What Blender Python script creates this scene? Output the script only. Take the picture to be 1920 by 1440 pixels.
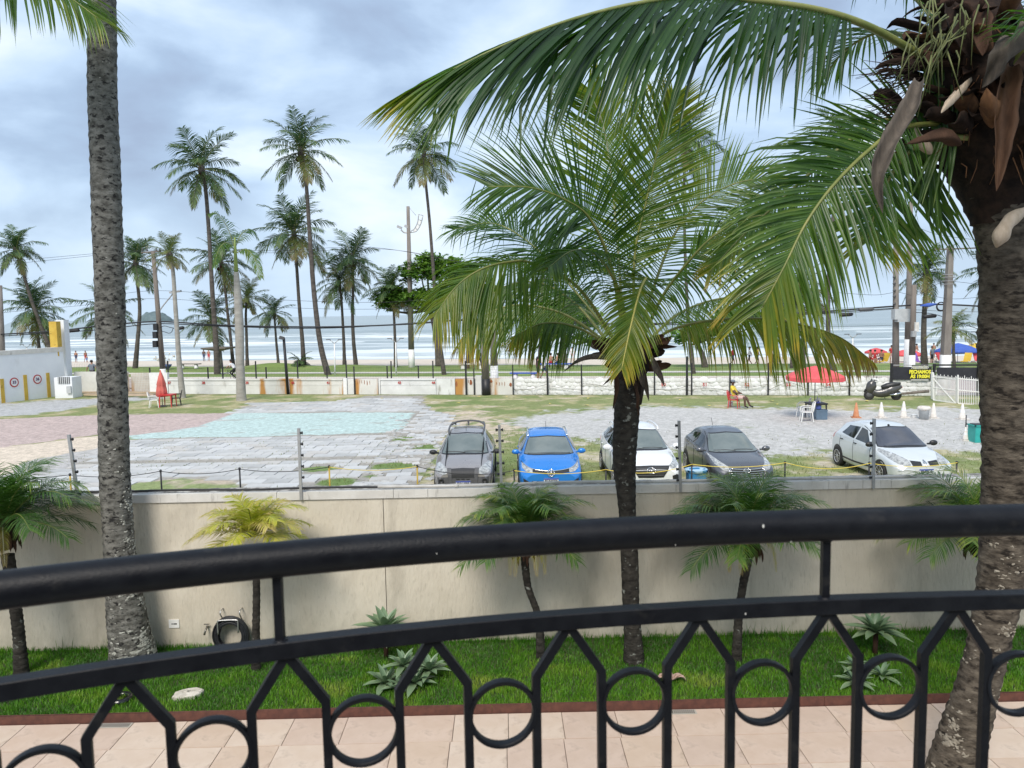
import bpy, bmesh, math, random
import numpy as np
from mathutils import Vector, Matrix
from mathutils.bvhtree import BVHTree
R = math.radians
random.seed(7); RNG = np.random.default_rng(7)
sc = bpy.context.scene
for o in list(bpy.data.objects): bpy.data.objects.remove(o)
COL = sc.collection
# ---------------------------------------------------------------- camera
CH, PITCH, ROLL, FPX = 4.65, math.atan(133/1440), R(1.0), 1440.0
cF = Vector((0, math.cos(PITCH), -math.sin(PITCH)))
_u0 = Vector((0, math.sin(PITCH), math.cos(PITCH))); _x = Vector((1, 0, 0))
cR = math.cos(ROLL)*_x - math.sin(ROLL)*_u0
cU = math.sin(ROLL)*_x + math.cos(ROLL)*_u0
CAM = Vector((0, 0, CH))
cd = bpy.data.cameras.new('camera'); cam = bpy.data.objects.new('camera', cd); COL.objects.link(cam)
M = Matrix.Identity(4)
for i in range(3): M[i][0], M[i][1], M[i][2], M[i][3] = cR[i], cU[i], -cF[i], CAM[i]
cam.matrix_world = M
cd.sensor_width = 36; cd.lens = 27; cd.clip_start = 0.05; cd.clip_end = 40000
cd.dof.use_dof = True; cd.dof.focus_distance = 26; cd.dof.aperture_fstop = 9
sc.camera = cam
# ---------------------------------------------------------------- sky, sun, exposure
SUN_EL, SUN_ROT = R(48), R(195)
w = bpy.data.worlds.new('World'); sc.world = w; w.use_nodes = True
nt = w.node_tree; nt.nodes.clear()
def nd(nt, t, **k):
    n = nt.nodes.new(t)
    for a, b in k.items():
        if a.startswith('i_'):
            key = a[2:]; key = int(key) if key.isdigit() else key.replace('_', ' ')
            n.inputs[key].default_value = b
        else: setattr(n, a, b)
    return n
def lk(nt, a, b): nt.links.new(a, b)
def mathn(nt, op, a, b=None, clamp=False):
    n = nt.nodes.new('ShaderNodeMath'); n.operation = op; n.use_clamp = clamp
    for i, v in enumerate((a, b)):
        if v is None: continue
        if isinstance(v, (int, float)): n.inputs[i].default_value = v
        else: nt.links.new(v, n.inputs[i])
    return n.outputs[0]
def ramp(nt, fac, stops, interp='LINEAR'):
    n = nt.nodes.new('ShaderNodeValToRGB'); e = n.color_ramp.elements; n.color_ramp.interpolation = interp
    while len(e) < len(stops): e.new(0.5)
    for q, (p, c) in zip(e, stops):
        q.position = p; q.color = tuple(c)+(1,) if len(c) == 3 else c
    nt.links.new(fac, n.inputs[0]); return n.outputs[0]
def mixc(nt, fac, a, b, mode='MIX'):
    n = nt.nodes.new('ShaderNodeMix'); n.data_type = 'RGBA'; n.blend_type = mode
    for s, v in ((n.inputs[0], fac), (n.inputs[6], a), (n.inputs[7], b)):
        if hasattr(v, 'is_output') or isinstance(v, bpy.types.NodeSocket): nt.links.new(v, s)
        elif isinstance(v, (int, float)): s.default_value = v
        else: s.default_value = tuple(v)+(1,) if len(v) == 3 else v
    return n.outputs[2]
sky = nd(nt, 'ShaderNodeTexSky', sky_type='NISHITA', sun_disc=False, sun_elevation=SUN_EL, sun_rotation=SUN_ROT, air_density=1.2, dust_density=1.5)
tc = nd(nt, 'ShaderNodeTexCoord')
sx = nd(nt, 'ShaderNodeSeparateXYZ'); lk(nt, tc.outputs['Generated'], sx.inputs[0])
mp = nd(nt, 'ShaderNodeMapping'); mp.inputs['Location'].default_value = (1.3, 0.55, 0); mp.inputs['Scale'].default_value = (1.0, 1.0, 2.1); lk(nt, tc.outputs['Generated'], mp.inputs[0])
n1 = nd(nt, 'ShaderNodeTexNoise', i_Scale=4.6, i_Detail=7.0, i_Roughness=.50, i_Distortion=.25); lk(nt, mp.outputs[0], n1.inputs[0])
n2 = nd(nt, 'ShaderNodeTexNoise', i_Scale=1.9, i_Detail=4.0, i_Roughness=.5); lk(nt, mp.outputs[0], n2.inputs[0])
cl = mathn(nt, 'ADD', mathn(nt, 'MULTIPLY', n1.outputs[0], .62), mathn(nt, 'MULTIPLY', n2.outputs[0], .38))
SKY_S = .062
K = 10
def kk(r, g, b, m=1.0): return (r*K*m, g*K*m, b*K*m)
ccol = ramp(nt, cl, [(.36, kk(.27, .34, .47)), (.43, kk(.32, .42, .57)), (.49, kk(.42, .54, .70)), (.545, kk(.52, .63, .77)), (.615, kk(.68, .75, .82)), (.70, kk(.84, .86, .87))])
mixn = mixc(nt, .88, sky.outputs[0], ccol)
hz = mathn(nt, 'MULTIPLY', mathn(nt, 'SUBTRACT', .16, mathn(nt, 'MAXIMUM', sx.outputs[2], 0.0)), 6.0, True)
fin = mixc(nt, mathn(nt, 'MULTIPLY', hz, .85), mixn, kk(.46, .575, .70))
bg = nd(nt, 'ShaderNodeBackground', i_Strength=SKY_S); lk(nt, fin, bg.inputs[0])
wo = nd(nt, 'ShaderNodeOutputWorld'); lk(nt, bg.outputs[0], wo.inputs[0])
sl = bpy.data.lights.new('sun', 'SUN'); sl.energy = 1.5; sl.angle = R(24); sl.color = (1, .93, .84)
so = bpy.data.objects.new('sun', sl); COL.objects.link(so)
sd = Vector((math.cos(SUN_EL)*math.sin(SUN_ROT), math.cos(SUN_EL)*math.cos(SUN_ROT), math.sin(SUN_EL)))
so.rotation_euler = (-sd).to_track_quat('-Z', 'Y').to_euler(); so.location = (0, 0, 50)
vs = sc.view_settings
vs.view_transform = 'Standard'; vs.look = 'None'; vs.gamma = 1; vs.use_curve_mapping = False; vs.exposure = 1.26
# ---------------------------------------------------------------- measuring helpers (survey of the place from the camera)
def ray(u, v): return cF + cR*((u-960)/FPX) - cU*((v-720)/FPX)
def G(u, v, z):
    d = ray(u, v); return CAM + d*((z-CH)/d.z)
def W(u, v, y):
    d = ray(u, v); return CAM + d*(y/d.y)
ZL = -.35                                   # level of the parking lot
def wall_y(x): return 10.56 + .012*x        # garden wall face
# ---------------------------------------------------------------- objects
def tag(o, label=None, cat=None, group=None, kind=None):
    if label: o['label'] = label
    if cat: o['category'] = cat
    if group: o['group'] = group
    if kind: o['kind'] = kind
    return o
def thing(name, label, cat, loc=(0, 0, 0), rz=0, group=None, scale=1):
    o = bpy.data.objects.new(name, None); COL.objects.link(o); o.empty_display_size = .2
    o.location = loc; o.rotation_euler = (0, 0, rz); o.scale = (scale,)*3
    return tag(o, label, cat, group)
def kids(o): return [c for c in o.children]
def copy_tree(o, parent=None):
    c = o.copy(); COL.objects.link(c)
    if parent: c.parent = parent
    for ch in list(o.children): copy_tree(ch, c)
    return c
def base_of(o):
    p = Vector((0, 0, 0))
    while o: p = p + Vector(o.location); o = o.parent
    return p
def link(name, mesh, parent=None, loc=(0, 0, 0), rot=(0, 0, 0), scale=(1, 1, 1)):
    o = bpy.data.objects.new(name, mesh); COL.objects.link(o)
    o.location = loc; o.rotation_euler = rot; o.scale = scale
    if parent: o.parent = parent
    return o
class MB:
    def __init__(s): s.v = []; s.f = []; s.m = []; s.sm = []; s.t = []
    def add(s, vs, fs, mi=0, smooth=False, M=None, tint=0.0):
        b = len(s.v)
        for p in vs: s.v.append(tuple(M @ Vector(p)) if M else tuple(p))
        s.t += list(tint) if hasattr(tint, '__len__') else [tint]*len(vs)
        for f in fs: s.f.append(tuple(b+i for i in f)); s.m.append(mi); s.sm.append(smooth)
        return s
    def box(s, c, d, mi=0, M=None, rz=0, taper=1.0, bev=0.0):
        x, y, z = d[0]/2, d[1]/2, d[2]/2
        vs = [(-x, -y, -z), (x, -y, -z), (x, y, -z), (-x, y, -z), (-x*taper, -y*taper, z), (x*taper, -y*taper, z), (x*taper, y*taper, z), (-x*taper, y*taper, z)]
        T = Matrix.Translation(c) @ Matrix.Rotation(rz, 4, 'Z')
        if M: T = M @ T
        return s.add(vs, [(0, 3, 2, 1), (4, 5, 6, 7), (0, 1, 5, 4), (1, 2, 6, 5), (2, 3, 7, 6), (3, 0, 4, 7)], mi, False, T)
    def tube(s, pts, r, n=8, mi=0, cap=True, smooth=True, M=None, flat=None, tint=0.0):
        pts = [Vector(p) for p in pts]; rs = r if hasattr(r, '__len__') else [r]*len(pts)
        T0 = (pts[1]-pts[0]).normalized()
        ref = Vector((0, 0, 1)) if abs(T0.z) < .9 else Vector((1, 0, 0))
        A = T0.cross(ref).normalized(); vs = []; tt = []
        for i, p in enumerate(pts):
            T = (pts[min(i+1, len(pts)-1)]-pts[max(i-1, 0)])
            T = T.normalized() if T.length > 1e-9 else T0
            A = (A - T*A.dot(T)).normalized(); B = T.cross(A)
            for k in range(n):
                a = 2*math.pi*(k+.5)/n
                vs.append(p + A*(math.cos(a)*rs[i]) + B*(math.sin(a)*rs[i]*(flat or 1)))
                tt.append(tint[i] if hasattr(tint, '__len__') else tint)
        fs = []
        for i in range(len(pts)-1):
            for k in range(n):
                k2 = (k+1) % n; fs.append((i*n+k, i*n+k2, (i+1)*n+k2, (i+1)*n+k))
        if cap: fs.append(tuple(range(n-1, -1, -1))); fs.append(tuple((len(pts)-1)*n+k for k in range(n)))
        return s.add(vs, fs, mi, smooth, M, tt)
    def bar(s, a, b, wd, mi=0, M=None): return s.tube([a, b], wd*.7071, 4, mi, True, False, M)
    def lathe(s, prof, n=16, mi=0, M=None, smooth=True, lump=None, closed=False):
        vs = []; fs = []
        for (r, z) in prof:
            for k in range(n):
                a = 2*math.pi*k/n; rr = r*(lump(k, z) if lump else 1)
                vs.append((rr*math.cos(a), rr*math.sin(a), z))
        for i in range(len(prof)-1):
            for k in range(n):
                k2 = (k+1) % n; fs.append((i*n+k, i*n+k2, (i+1)*n+k2, (i+1)*n+k))
        if prof[0][0] > 1e-4 and not closed: fs.append(tuple(range(n-1, -1, -1)))
        if prof[-1][0] > 1e-4 and not closed: fs.append(tuple((len(prof)-1)*n+k for k in range(n)))
        return s.add(vs, fs, mi, smooth, M)
    def grid(s, P, mi=0, smooth=True, M=None, closed=False, tint=0.0):
        r = len(P); c = len(P[0]); vs = [p for row in P for p in row]; fs = []
        for i in range(r-1):
            for j in range(c-1): fs.append((i*c+j, i*c+j+1, (i+1)*c+j+1, (i+1)*c+j))
        return s.add(vs, fs, mi, smooth, M, tint)
    def ball(s, c, rad, n=10, mi=0, M=None):
        rad = rad if hasattr(rad, '__len__') else (rad,)*3; m = n//2+1; P = []
        for i in range(m+1):
            t = math.pi*i/m
            P.append([(c[0]+rad[0]*math.sin(t)*math.cos(2*math.pi*k/n), c[1]+rad[1]*math.sin(t)*math.sin(2*math.pi*k/n), c[2]-rad[2]*math.cos(t)) for k in range(n+1)])
        return s.grid(P, mi, True, M)
    def torus(s, c, R_, r, n=24, k=8, mi=0, M=None, ax='Z', flat=1.0):
        P = []
        for i in range(n+1):
            a = 2*math.pi*i/n; row = []
            for j in range(k+1):
                b = 2*math.pi*j/k; q = R_+r*math.cos(b); h = r*math.sin(b)*flat
                x, y, z = q*math.cos(a), q*math.sin(a), h
                if ax == 'Y': x, y, z = x, z, y
                if ax == 'X': x, y, z = z, x, y
                row.append((c[0]+x, c[1]+y, c[2]+z))
            P.append(row)
        return s.grid(P, mi, True, M)
    def mesh(s, name, mats, off=None):
        me = bpy.data.meshes.new(name); v = s.v
        if off is not None: v = [(p[0]-off[0], p[1]-off[1], p[2]-off[2]) for p in v]
        me.from_pydata(v, [], s.f); me.polygons.foreach_set('material_index', s.m); me.polygons.foreach_set('use_smooth', s.sm)
        if any(s.t):
            at = me.attributes.new('tint', 'FLOAT', 'POINT'); at.data.foreach_set('value', s.t)
        for m in (mats if isinstance(mats, (list, tuple)) else [mats]): me.materials.append(m)
        me.update(); return me
    def build(s, name, mats, parent=None, world=False, loc=(0, 0, 0)):
        off = base_of(parent) if (world and parent) else None
        return link(name, s.mesh(name, mats, off), parent, loc)
def solo(name, mb, mats, label, cat, group=None, loc=None, kind=None):
    "a thing that is one mesh; verts given in world coordinates, origin moved to loc"
    off = Vector(loc) if loc is not None else None
    o = link(name, mb.mesh(name, mats, off), None, loc if loc is not None else (0, 0, 0)); return tag(o, label, cat, group, kind)
def catmull(pts, n):
    pts = [np.array(p, float) for p in pts]; P = [2*pts[0]-pts[1]] + pts + [2*pts[-1]-pts[-2]]; out = []
    m = len(pts)-1
    for i in range(n+1):
        t = i/n*m; k = min(int(t), m-1); t -= k; a, b, c, d = P[k:k+4]
        out.append(.5*((2*b)+(c-a)*t+(2*a-5*b+4*c-d)*t*t+(3*b-a-3*c+d)*t**3))
    return out
def text_mb(mb, txt, size, M, mi=0, depth=.004, bold=0.0, sx=1.0):
    "flat lettering as real extruded mesh, centred, in the local XZ plane facing -Y"
    cu = bpy.data.curves.new('lettering', 'FONT'); cu.body = txt; cu.size = size; cu.align_x = 'CENTER'; cu.align_y = 'CENTER'; cu.extrude = depth; cu.offset = bold; cu.resolution_u = 2
    ob = bpy.data.objects.new('lettering', cu); COL.objects.link(ob)
    me = bpy.data.meshes.new_from_object(ob.evaluated_get(bpy.context.evaluated_depsgraph_get()))
    T = M @ Matrix.Rotation(R(90), 4, 'X') @ Matrix.Diagonal((sx, 1, 1, 1))
    mb.add([v.co for v in me.vertices], [tuple(p.vertices) for p in me.polygons], mi, False, T)
    bpy.data.objects.remove(ob); bpy.data.curves.remove(cu); bpy.data.meshes.remove(me)
# ---------------------------------------------------------------- materials
def mat(name, c1, c2=None, scale=4, lo=.35, hi=.65, stretch=(1, 1, 1), rough=.6, metal=0, bump=0, bscale=30, bstretch=None, c3=None, s3=9, lo3=.55, hi3=.65, st3=None, coat=0, spec=.5, detail=5, rvar=0, stain=0):
    m = bpy.data.materials.new(name); m.use_nodes = True; nt = m.node_tree; b = nt.nodes['Principled BSDF']
    b.inputs['Roughness'].default_value = rough; b.inputs['Metallic'].default_value = metal
    b.inputs['Coat Weight'].default_value = coat; b.inputs['Specular IOR Level'].default_value = spec
    b.inputs['Base Color'].default_value = tuple(c1)+(1,)
    if c2 is None and not bump: return m
    tc = nt.nodes.new('ShaderNodeTexCoord')
    def noise(sc_, st):
        mp = nt.nodes.new('ShaderNodeMapping'); mp.inputs['Scale'].default_value = st; lk(nt, tc.outputs['Object'], mp.inputs[0])
        n = nd(nt, 'ShaderNodeTexNoise', i_Scale=float(sc_), i_Detail=float(detail), i_Roughness=.6); lk(nt, mp.outputs[0], n.inputs[0]); return n.outputs[0]
    if c2 is not None:
        nz = noise(scale, stretch)
        col = ramp(nt, nz, [(lo, c1), (hi, c2)])
        if c3 is not None: col = mixc(nt, ramp(nt, noise(s3, st3 or stretch), [(lo3, (0, 0, 0)), (hi3, (1, 1, 1))]), col, c3)
        if stain:                                     # drip streaks, fine trowel marks and soil splash of an old outdoor wall
            col = mixc(nt, mathn(nt, 'MULTIPLY', ramp(nt, noise(5.5, (1, 1, .045)), [(.58, (0, 0, 0)), (.76, (1, 1, 1))]), .40), col, tuple(x*.66 for x in c1))
            col = mixc(nt, mathn(nt, 'MULTIPLY', ramp(nt, noise(34, (1, 1, .22)), [(.56, (0, 0, 0)), (.70, (1, 1, 1))]), .35), col, tuple(x*.60 for x in c1))
            sp = nt.nodes.new('ShaderNodeSeparateXYZ'); lk(nt, tc.outputs['Object'], sp.inputs[0])
            h = mathn(nt, 'SUBTRACT', .42, sp.outputs[2]); spl = mathn(nt, 'MULTIPLY', mathn(nt, 'ADD', h, mathn(nt, 'MULTIPLY', mathn(nt, 'SUBTRACT', noise(6, (1, 1, .6)), .5), .9)), 1.8, True)
            col = mixc(nt, mathn(nt, 'MULTIPLY', spl, .55), col, (.25, .235, .175))
            col = mixc(nt, ramp(nt, noise(2.3, (.22, 1, 3.5)), [(.70, (0, 0, 0)), (.72, (1, 1, 1))]), col, tuple(x*.86 for x in c1))
        lk(nt, col, b.inputs['Base Color'])
        if rvar: lk(nt, mathn(nt, 'ADD', mathn(nt, 'MULTIPLY', nz, rvar), rough-rvar/2), b.inputs['Roughness'])
    if bump:
        bp = nd(nt, 'ShaderNodeBump', i_Strength=1.0, i_Distance=float(bump)); lk(nt, noise(bscale, bstretch or stretch), bp.inputs['Height']); lk(nt, bp.outputs[0], b.inputs['Normal'])
    return m
def leafmat(name, stops, trans, rough=.42, tfac=.3, nscale=6):
    m = bpy.data.materials.new(name); m.use_nodes = True; nt = m.node_tree; b = nt.nodes['Principled BSDF']; out = nt.nodes['Material Output']
    at = nd(nt, 'ShaderNodeAttribute', attribute_name='tint'); tc = nt.nodes.new('ShaderNodeTexCoord')
    n = nd(nt, 'ShaderNodeTexNoise', i_Scale=float(nscale), i_Detail=3.0); lk(nt, tc.outputs['Object'], n.inputs[0])
    v = mathn(nt, 'ADD', at.outputs['Fac'], mathn(nt, 'MULTIPLY', mathn(nt, 'SUBTRACT', n.outputs[0], .5), .3))
    col = ramp(nt, v, stops); lk(nt, col, b.inputs['Base Color']); b.inputs['Roughness'].default_value = rough
    t = nd(nt, 'ShaderNodeBsdfTranslucent'); lk(nt, mixc(nt, 1.0, col, trans, 'MULTIPLY'), t.inputs[0])
    mx = nd(nt, 'ShaderNodeMixShader'); mx.inputs[0].default_value = tfac
    lk(nt, b.outputs[0], mx.inputs[1]); lk(nt, t.outputs[0], mx.inputs[2]); lk(nt, mx.outputs[0], out.inputs[0]); return m
MT = {}
MT['iron'] = mat('black_painted_iron', (.004, .0045, .007), (.008, .009, .012), 30, rough=.45, bump=.0006, bscale=220, rvar=.2, spec=.2, c3=(.026, .025, .024), s3=18, lo3=.60, hi3=.78)
MT['plaster'] = mat('beige_plaster', (.55, .495, .40), (.63, .578, .48), 1.1, rough=.95, bump=.012, bscale=26, bstretch=(1, 1, .28), c3=(.41, .37, .30), s3=1.6, lo3=.54, hi3=.78, st3=(1, 1, .35), spec=.2, stain=1)
MT['coping'] = mat('coping_paint', (.55, .53, .49), (.66, .64, .60), 3, rough=.85, bump=.003, bscale=40, c3=(.22, .21, .19), s3=5, lo3=.60, hi3=.72, st3=(1.6, 1, .25))
MT['rubble'] = mat('broken_mortar', (.16, .145, .13), (.50, .48, .45), 9, lo=.40, hi=.62, rough=.95, bump=.02, bscale=24)
MT['pvc'] = mat('grey_conduit', (.42, .41, .39), (.52, .51, .49), 6, rough=.5)
MT['blackrubber'] = mat('black_rubber', (.012, .013, .016), (.022, .023, .028), 30, rough=.5)
MT['tyre'] = mat('tyre_rubber', (.014, .014, .015), (.025, .024, .023), 30, rough=.8)
MT['alu'] = mat('aluminium_post', (.36, .36, .36), (.46, .46, .46), 14, rough=.45, metal=.4)
MT['steel'] = mat('galvanised_steel', (.5, .5, .5), (.6, .6, .6), 20, rough=.35, metal=.8)
MT['white'] = mat('white_paint', (.70, .70, .69), (.78, .78, .77), 5, rough=.7, c3=(.55, .54, .51), s3=4, lo3=.6, hi3=.8)
MT['whiteplastic'] = mat('white_plastic', (.72, .72, .70), (.80, .80, .78), 6, rough=.35)
MT['corten'] = mat('rusty_edging', (.075, .028, .020), (.12, .045, .030), 12, rough=.8, bump=.001, bscale=90)
MT['soil'] = mat('lawn_soil', (.035, .05, .016), (.055, .085, .022), 8, rough=.95)
def tilemat(n, a, b):
    return mat(n, a, b, 3.2, lo=.3, hi=.7, rough=.62, bump=.0015, bscale=40, c3=tuple(x*.72 for x in a), s3=4.5, lo3=.56, hi3=.76, rvar=.2)
TILES = [tilemat('patio_tile_pink', (.51, .385, .29), (.58, .455, .36)), tilemat('patio_tile_sand', (.52, .39, .30), (.60, .475, .39)), tilemat('patio_tile_rose', (.50, .38, .30), (.575, .45, .37)), tilemat('patio_tile_cream', (.55, .43, .335), (.62, .51, .42))]
MT['grout'] = mat('patio_grout', (.20, .16, .13), (.26, .21, .17), 20, rough=.95)
MT['bark_left'] = mat('palm_bark_lichen', (.06, .058, .05), (.19, .185, .165), 9, lo=.34, hi=.62, stretch=(1, 1, 1.6), rough=.95, bump=.014, bscale=22, bstretch=(1, 1, 2.2), c3=(.022, .021, .02), s3=13, lo3=.53, hi3=.62, st3=(1, 1, 1.7), detail=8, spec=.2)
MT['bark_mid'] = mat('palm_bark_dark', (.018, .016, .014), (.055, .05, .042), 9, stretch=(1, 1, 1.4), detail=8, spec=.2, rough=.95, bump=.018, bscale=14, bstretch=(1, 1, 3), c3=(.26, .27, .24), s3=9, lo3=.60, hi3=.68, st3=(1, 1, 1.3))
MT['bark_right'] = mat('palm_bark_brown', (.022, .017, .013), (.135, .112, .086), 8, lo=.32, hi=.64, stretch=(1, 1, 2), detail=8, spec=.2, rough=.95, bump=.02, bscale=12, bstretch=(1, 1, 3), c3=(.02, .016, .013), s3=6, lo3=.56, hi3=.64, st3=(1, 1, 2.6))
MT['lichen'] = mat('pale_lichen', (.24, .24, .21), (.42, .42, .37), 24, rough=.95, bump=.004, bscale=60)
MT['bark_far'] = mat('palm_bark_far', (.055, .047, .040), (.115, .10, .085), 3, stretch=(1, 1, 2), rough=.95, bump=.03, bscale=5, bstretch=(1, 1, 4))
MT['bark_grey'] = mat('royal_palm_bark', (.26, .245, .22), (.35, .335, .30), 2, stretch=(1, 1, 3), rough=.9, bump=.01, bscale=5, bstretch=(1, 1, 4))
MT['bark_tree'] = mat('tree_bark', (.07, .06, .05), (.14, .12, .10), 3, rough=.95, bump=.04, bscale=6)
MT['boot'] = mat('dry_leaf_base', (.028, .015, .010), (.085, .045, .028), 7, lo=.3, hi=.7, spec=.2, stretch=(1, 1, .4), rough=.85, bump=.006, bscale=40, bstretch=(3, 3, .4))
MT['bootdark'] = mat('dark_leaf_base', (.010, .007, .006), (.038, .023, .016), 9, spec=.2, rough=.9, bump=.008, bscale=35)
MT['fibre'] = mat('orange_fibre', (.085, .036, .014), (.19, .085, .032), 14, stretch=(1, 1, .2), rough=.95, bump=.006, bscale=60, bstretch=(4, 4, .3))
MT['spathe'] = mat('grey_spathe', (.045, .037, .029), (.13, .105, .082), 8, lo=.3, hi=.7, stretch=(2, 2, .5), rough=.8, bump=.004, bscale=50, bstretch=(4, 4, .4), c3=(.06, .05, .045), s3=14, lo3=.6, hi3=.7)
MT['spathe_warm'] = mat('warm_spathe', (.08, .038, .019), (.19, .095, .05), 6, stretch=(2, 2, .5), rough=.7, bump=.003, bscale=50, bstretch=(4, 4, .4))
MT['spathe_pale'] = mat('pale_spathe', (.40, .31, .22), (.52, .42, .32), 9, stretch=(2, 2, .5), rough=.8, bump=.006, bscale=40, bstretch=(5, 5, .4))
PALM = [(0, (.012, .034, .012)), (.3, (.032, .082, .017)), (.52, (.085, .16, .022)), (.72, (.19, .22, .022)), (.88, (.44, .32, .035)), (1, (.26, .15, .07))]
MT['leaf'] = leafmat('coconut_leaflet', PALM, (1.3, 1.6, .5), .36, .44)
MT['leaf_far'] = leafmat('far_palm_leaflet', [(0, (.019, .046, .021)), (.35, (.045, .094, .029)), (.6, (.11, .155, .036)), (.8, (.16, .135, .045)), (1, (.17, .115, .06))], (1.2, 1.4, .6), .6, .22, 1)
MT['leaf_date'] = leafmat('date_palm_leaflet', [(0, (.014, .042, .014)), (.4, (.05, .12, .02)), (.6, (.13, .22, .035)), (.8, (.46, .45, .04)), (1, (.52, .40, .18))], (1.2, 1.4, .6), .4, .3, 3)
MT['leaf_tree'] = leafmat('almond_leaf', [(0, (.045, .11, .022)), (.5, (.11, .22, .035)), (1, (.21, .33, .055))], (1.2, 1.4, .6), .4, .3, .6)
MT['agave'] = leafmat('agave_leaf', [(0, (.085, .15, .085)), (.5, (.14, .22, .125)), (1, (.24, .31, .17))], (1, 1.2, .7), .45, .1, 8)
MT['rachis'] = mat('palm_rachis', (.13, .16, .035), (.22, .22, .06), 6, rough=.5)
MT['rachis_pale'] = mat('palm_rachis_pale', (.34, .34, .20), (.42, .42, .28), 6, rough=.5)
MT['rachis_yellow'] = mat('palm_rachis_yellow', (.42, .38, .08), (.52, .46, .14), 6, rough=.5)
MT['crownshaft'] = mat('green_crownshaft', (.14, .20, .04), (.21, .27, .06), 3, rough=.5)
MT['rust'] = mat('rusty_stain', (.42, .22, .08), (.60, .42, .22), 6, rough=.9)
MT['glass'] = mat('car_glass', (.012, .015, .016), rough=.04, spec=.9)
MT['glass_skytone'] = mat('windscreen_glass', (.10, .125, .12), (.16, .185, .175), 1.3, rough=.05, spec=1.0)  # pale sky reflection painted into the windscreen base colour
MT['blackplastic'] = mat('black_plastic', (.014, .014, .015), (.024, .024, .026), 20, rough=.45)
MT['greyplastic'] = mat('grey_plastic', (.075, .075, .078), (.10, .10, .105), 12, rough=.6)
MT['chrome'] = mat('chrome', (.75, .75, .76), rough=.12, metal=1)
MT['alloy'] = mat('alloy_wheel', (.42, .42, .43), (.5, .5, .51), 9, rough=.3, metal=.6)
MT['lamp'] = mat('headlamp_lens', (.20, .205, .205), (.46, .47, .46), 14, lo=.4, hi=.6, rough=.08, coat=1)
MT['red'] = mat('red_plastic', (.50, .03, .03), (.58, .05, .045), 4, rough=.4)
MT['redlamp'] = mat('tail_lamp', (.45, .02, .02), rough=.15, coat=1)
MT['canopyred'] = mat('red_parasol_cloth', (.60, .075, .085), (.70, .115, .12), 3, rough=.75)
MT['foldred'] = mat('faded_red_cloth', (.52, .11, .09), (.64, .17, .14), 3, rough=.8)
MT['blue'] = mat('blue_cloth', (.04, .09, .38), (.06, .13, .46), 3, rough=.8)
MT['yellowcloth'] = mat('yellow_cloth', (.66, .42, .04), (.72, .50, .07), 3, rough=.8)
MT['yellow'] = mat('yellow_paint', (.50, .32, .045), (.58, .40, .07), 3, rough=.8, c3=(.25, .16, .04), s3=4, lo3=.64, hi3=.72)
MT['yellowtape'] = mat('yellow_tape', (.68, .50, .06), (.74, .58, .12), 9, rough=.6)
MT['concrete'] = mat('pole_concrete', (.16, .14, .125), (.25, .225, .20), 2, stretch=(1, 1, .4), rough=.95, bump=.008, bscale=14)
MT['wood'] = mat('old_plank', (.34, .25, .17), (.50, .40, .29), 5, stretch=(.3, 3, 3), rough=.9)
MT['woodgrey'] = mat('weathered_wood_pole', (.13, .11, .095), (.21, .18, .155), 3, stretch=(2, 2, .3), rough=.95)
MT['blackpaint'] = mat('black_fence_paint', (.010, .010, .012), (.018, .018, .02), 12, rough=.5)
MT['wire'] = mat('black_wire', (.03, .03, .032), rough=.6)
MT['cable'] = mat('black_cable', (.014, .014, .016), rough=.6)
MT['orange'] = mat('faded_orange_cone', (.46, .19, .09), (.56, .26, .14), 6, rough=.8)
MT['conewhite'] = mat('faded_white_cone', (.58, .54, .49), (.70, .67, .63), 8, rough=.8, c3=(.50, .34, .24), s3=5, lo3=.60, hi3=.70)
MT['greybin'] = mat('grey_bucket', (.42, .44, .45), (.50, .52, .53), 6, rough=.5)
MT['tealbin'] = mat('teal_plastic', (.02, .30, .27), (.03, .36, .32), 4, rough=.45)
MT['bluebin'] = mat('blue_plastic', (.03, .17, .36), (.05, .23, .44), 5, rough=.45)
MT['skin_dark'] = mat('dark_skin', (.085, .043, .028), (.11, .058, .038), 8, rough=.55)
MT['skin_tan'] = mat('tanned_skin', (.30, .155, .095), (.36, .195, .125), 8, rough=.55)
MT['skin_pale'] = mat('light_skin', (.46, .28, .20), (.52, .33, .24), 8, rough=.55)
MT['hair'] = mat('dark_hair', (.012, .009, .007), (.022, .016, .013), 30, rough=.6)
def cloth(n, c): return mat('cloth_'+n, tuple(x*.88 for x in c), c, 14, rough=.85)
CL = {k: cloth(k, c) for k, c in dict(yellow=(.72, .55, .06), pink=(.60, .42, .38), black=(.018, .018, .02), white=(.74, .74, .74), grey=(.16, .19, .22), brown=(.06, .035, .035), navy=(.035, .05, .11), blue=(.05, .12, .4), red=(.5, .05, .05), green=(.06, .22, .1), teal=(.06, .25, .28)).items()}
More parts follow.
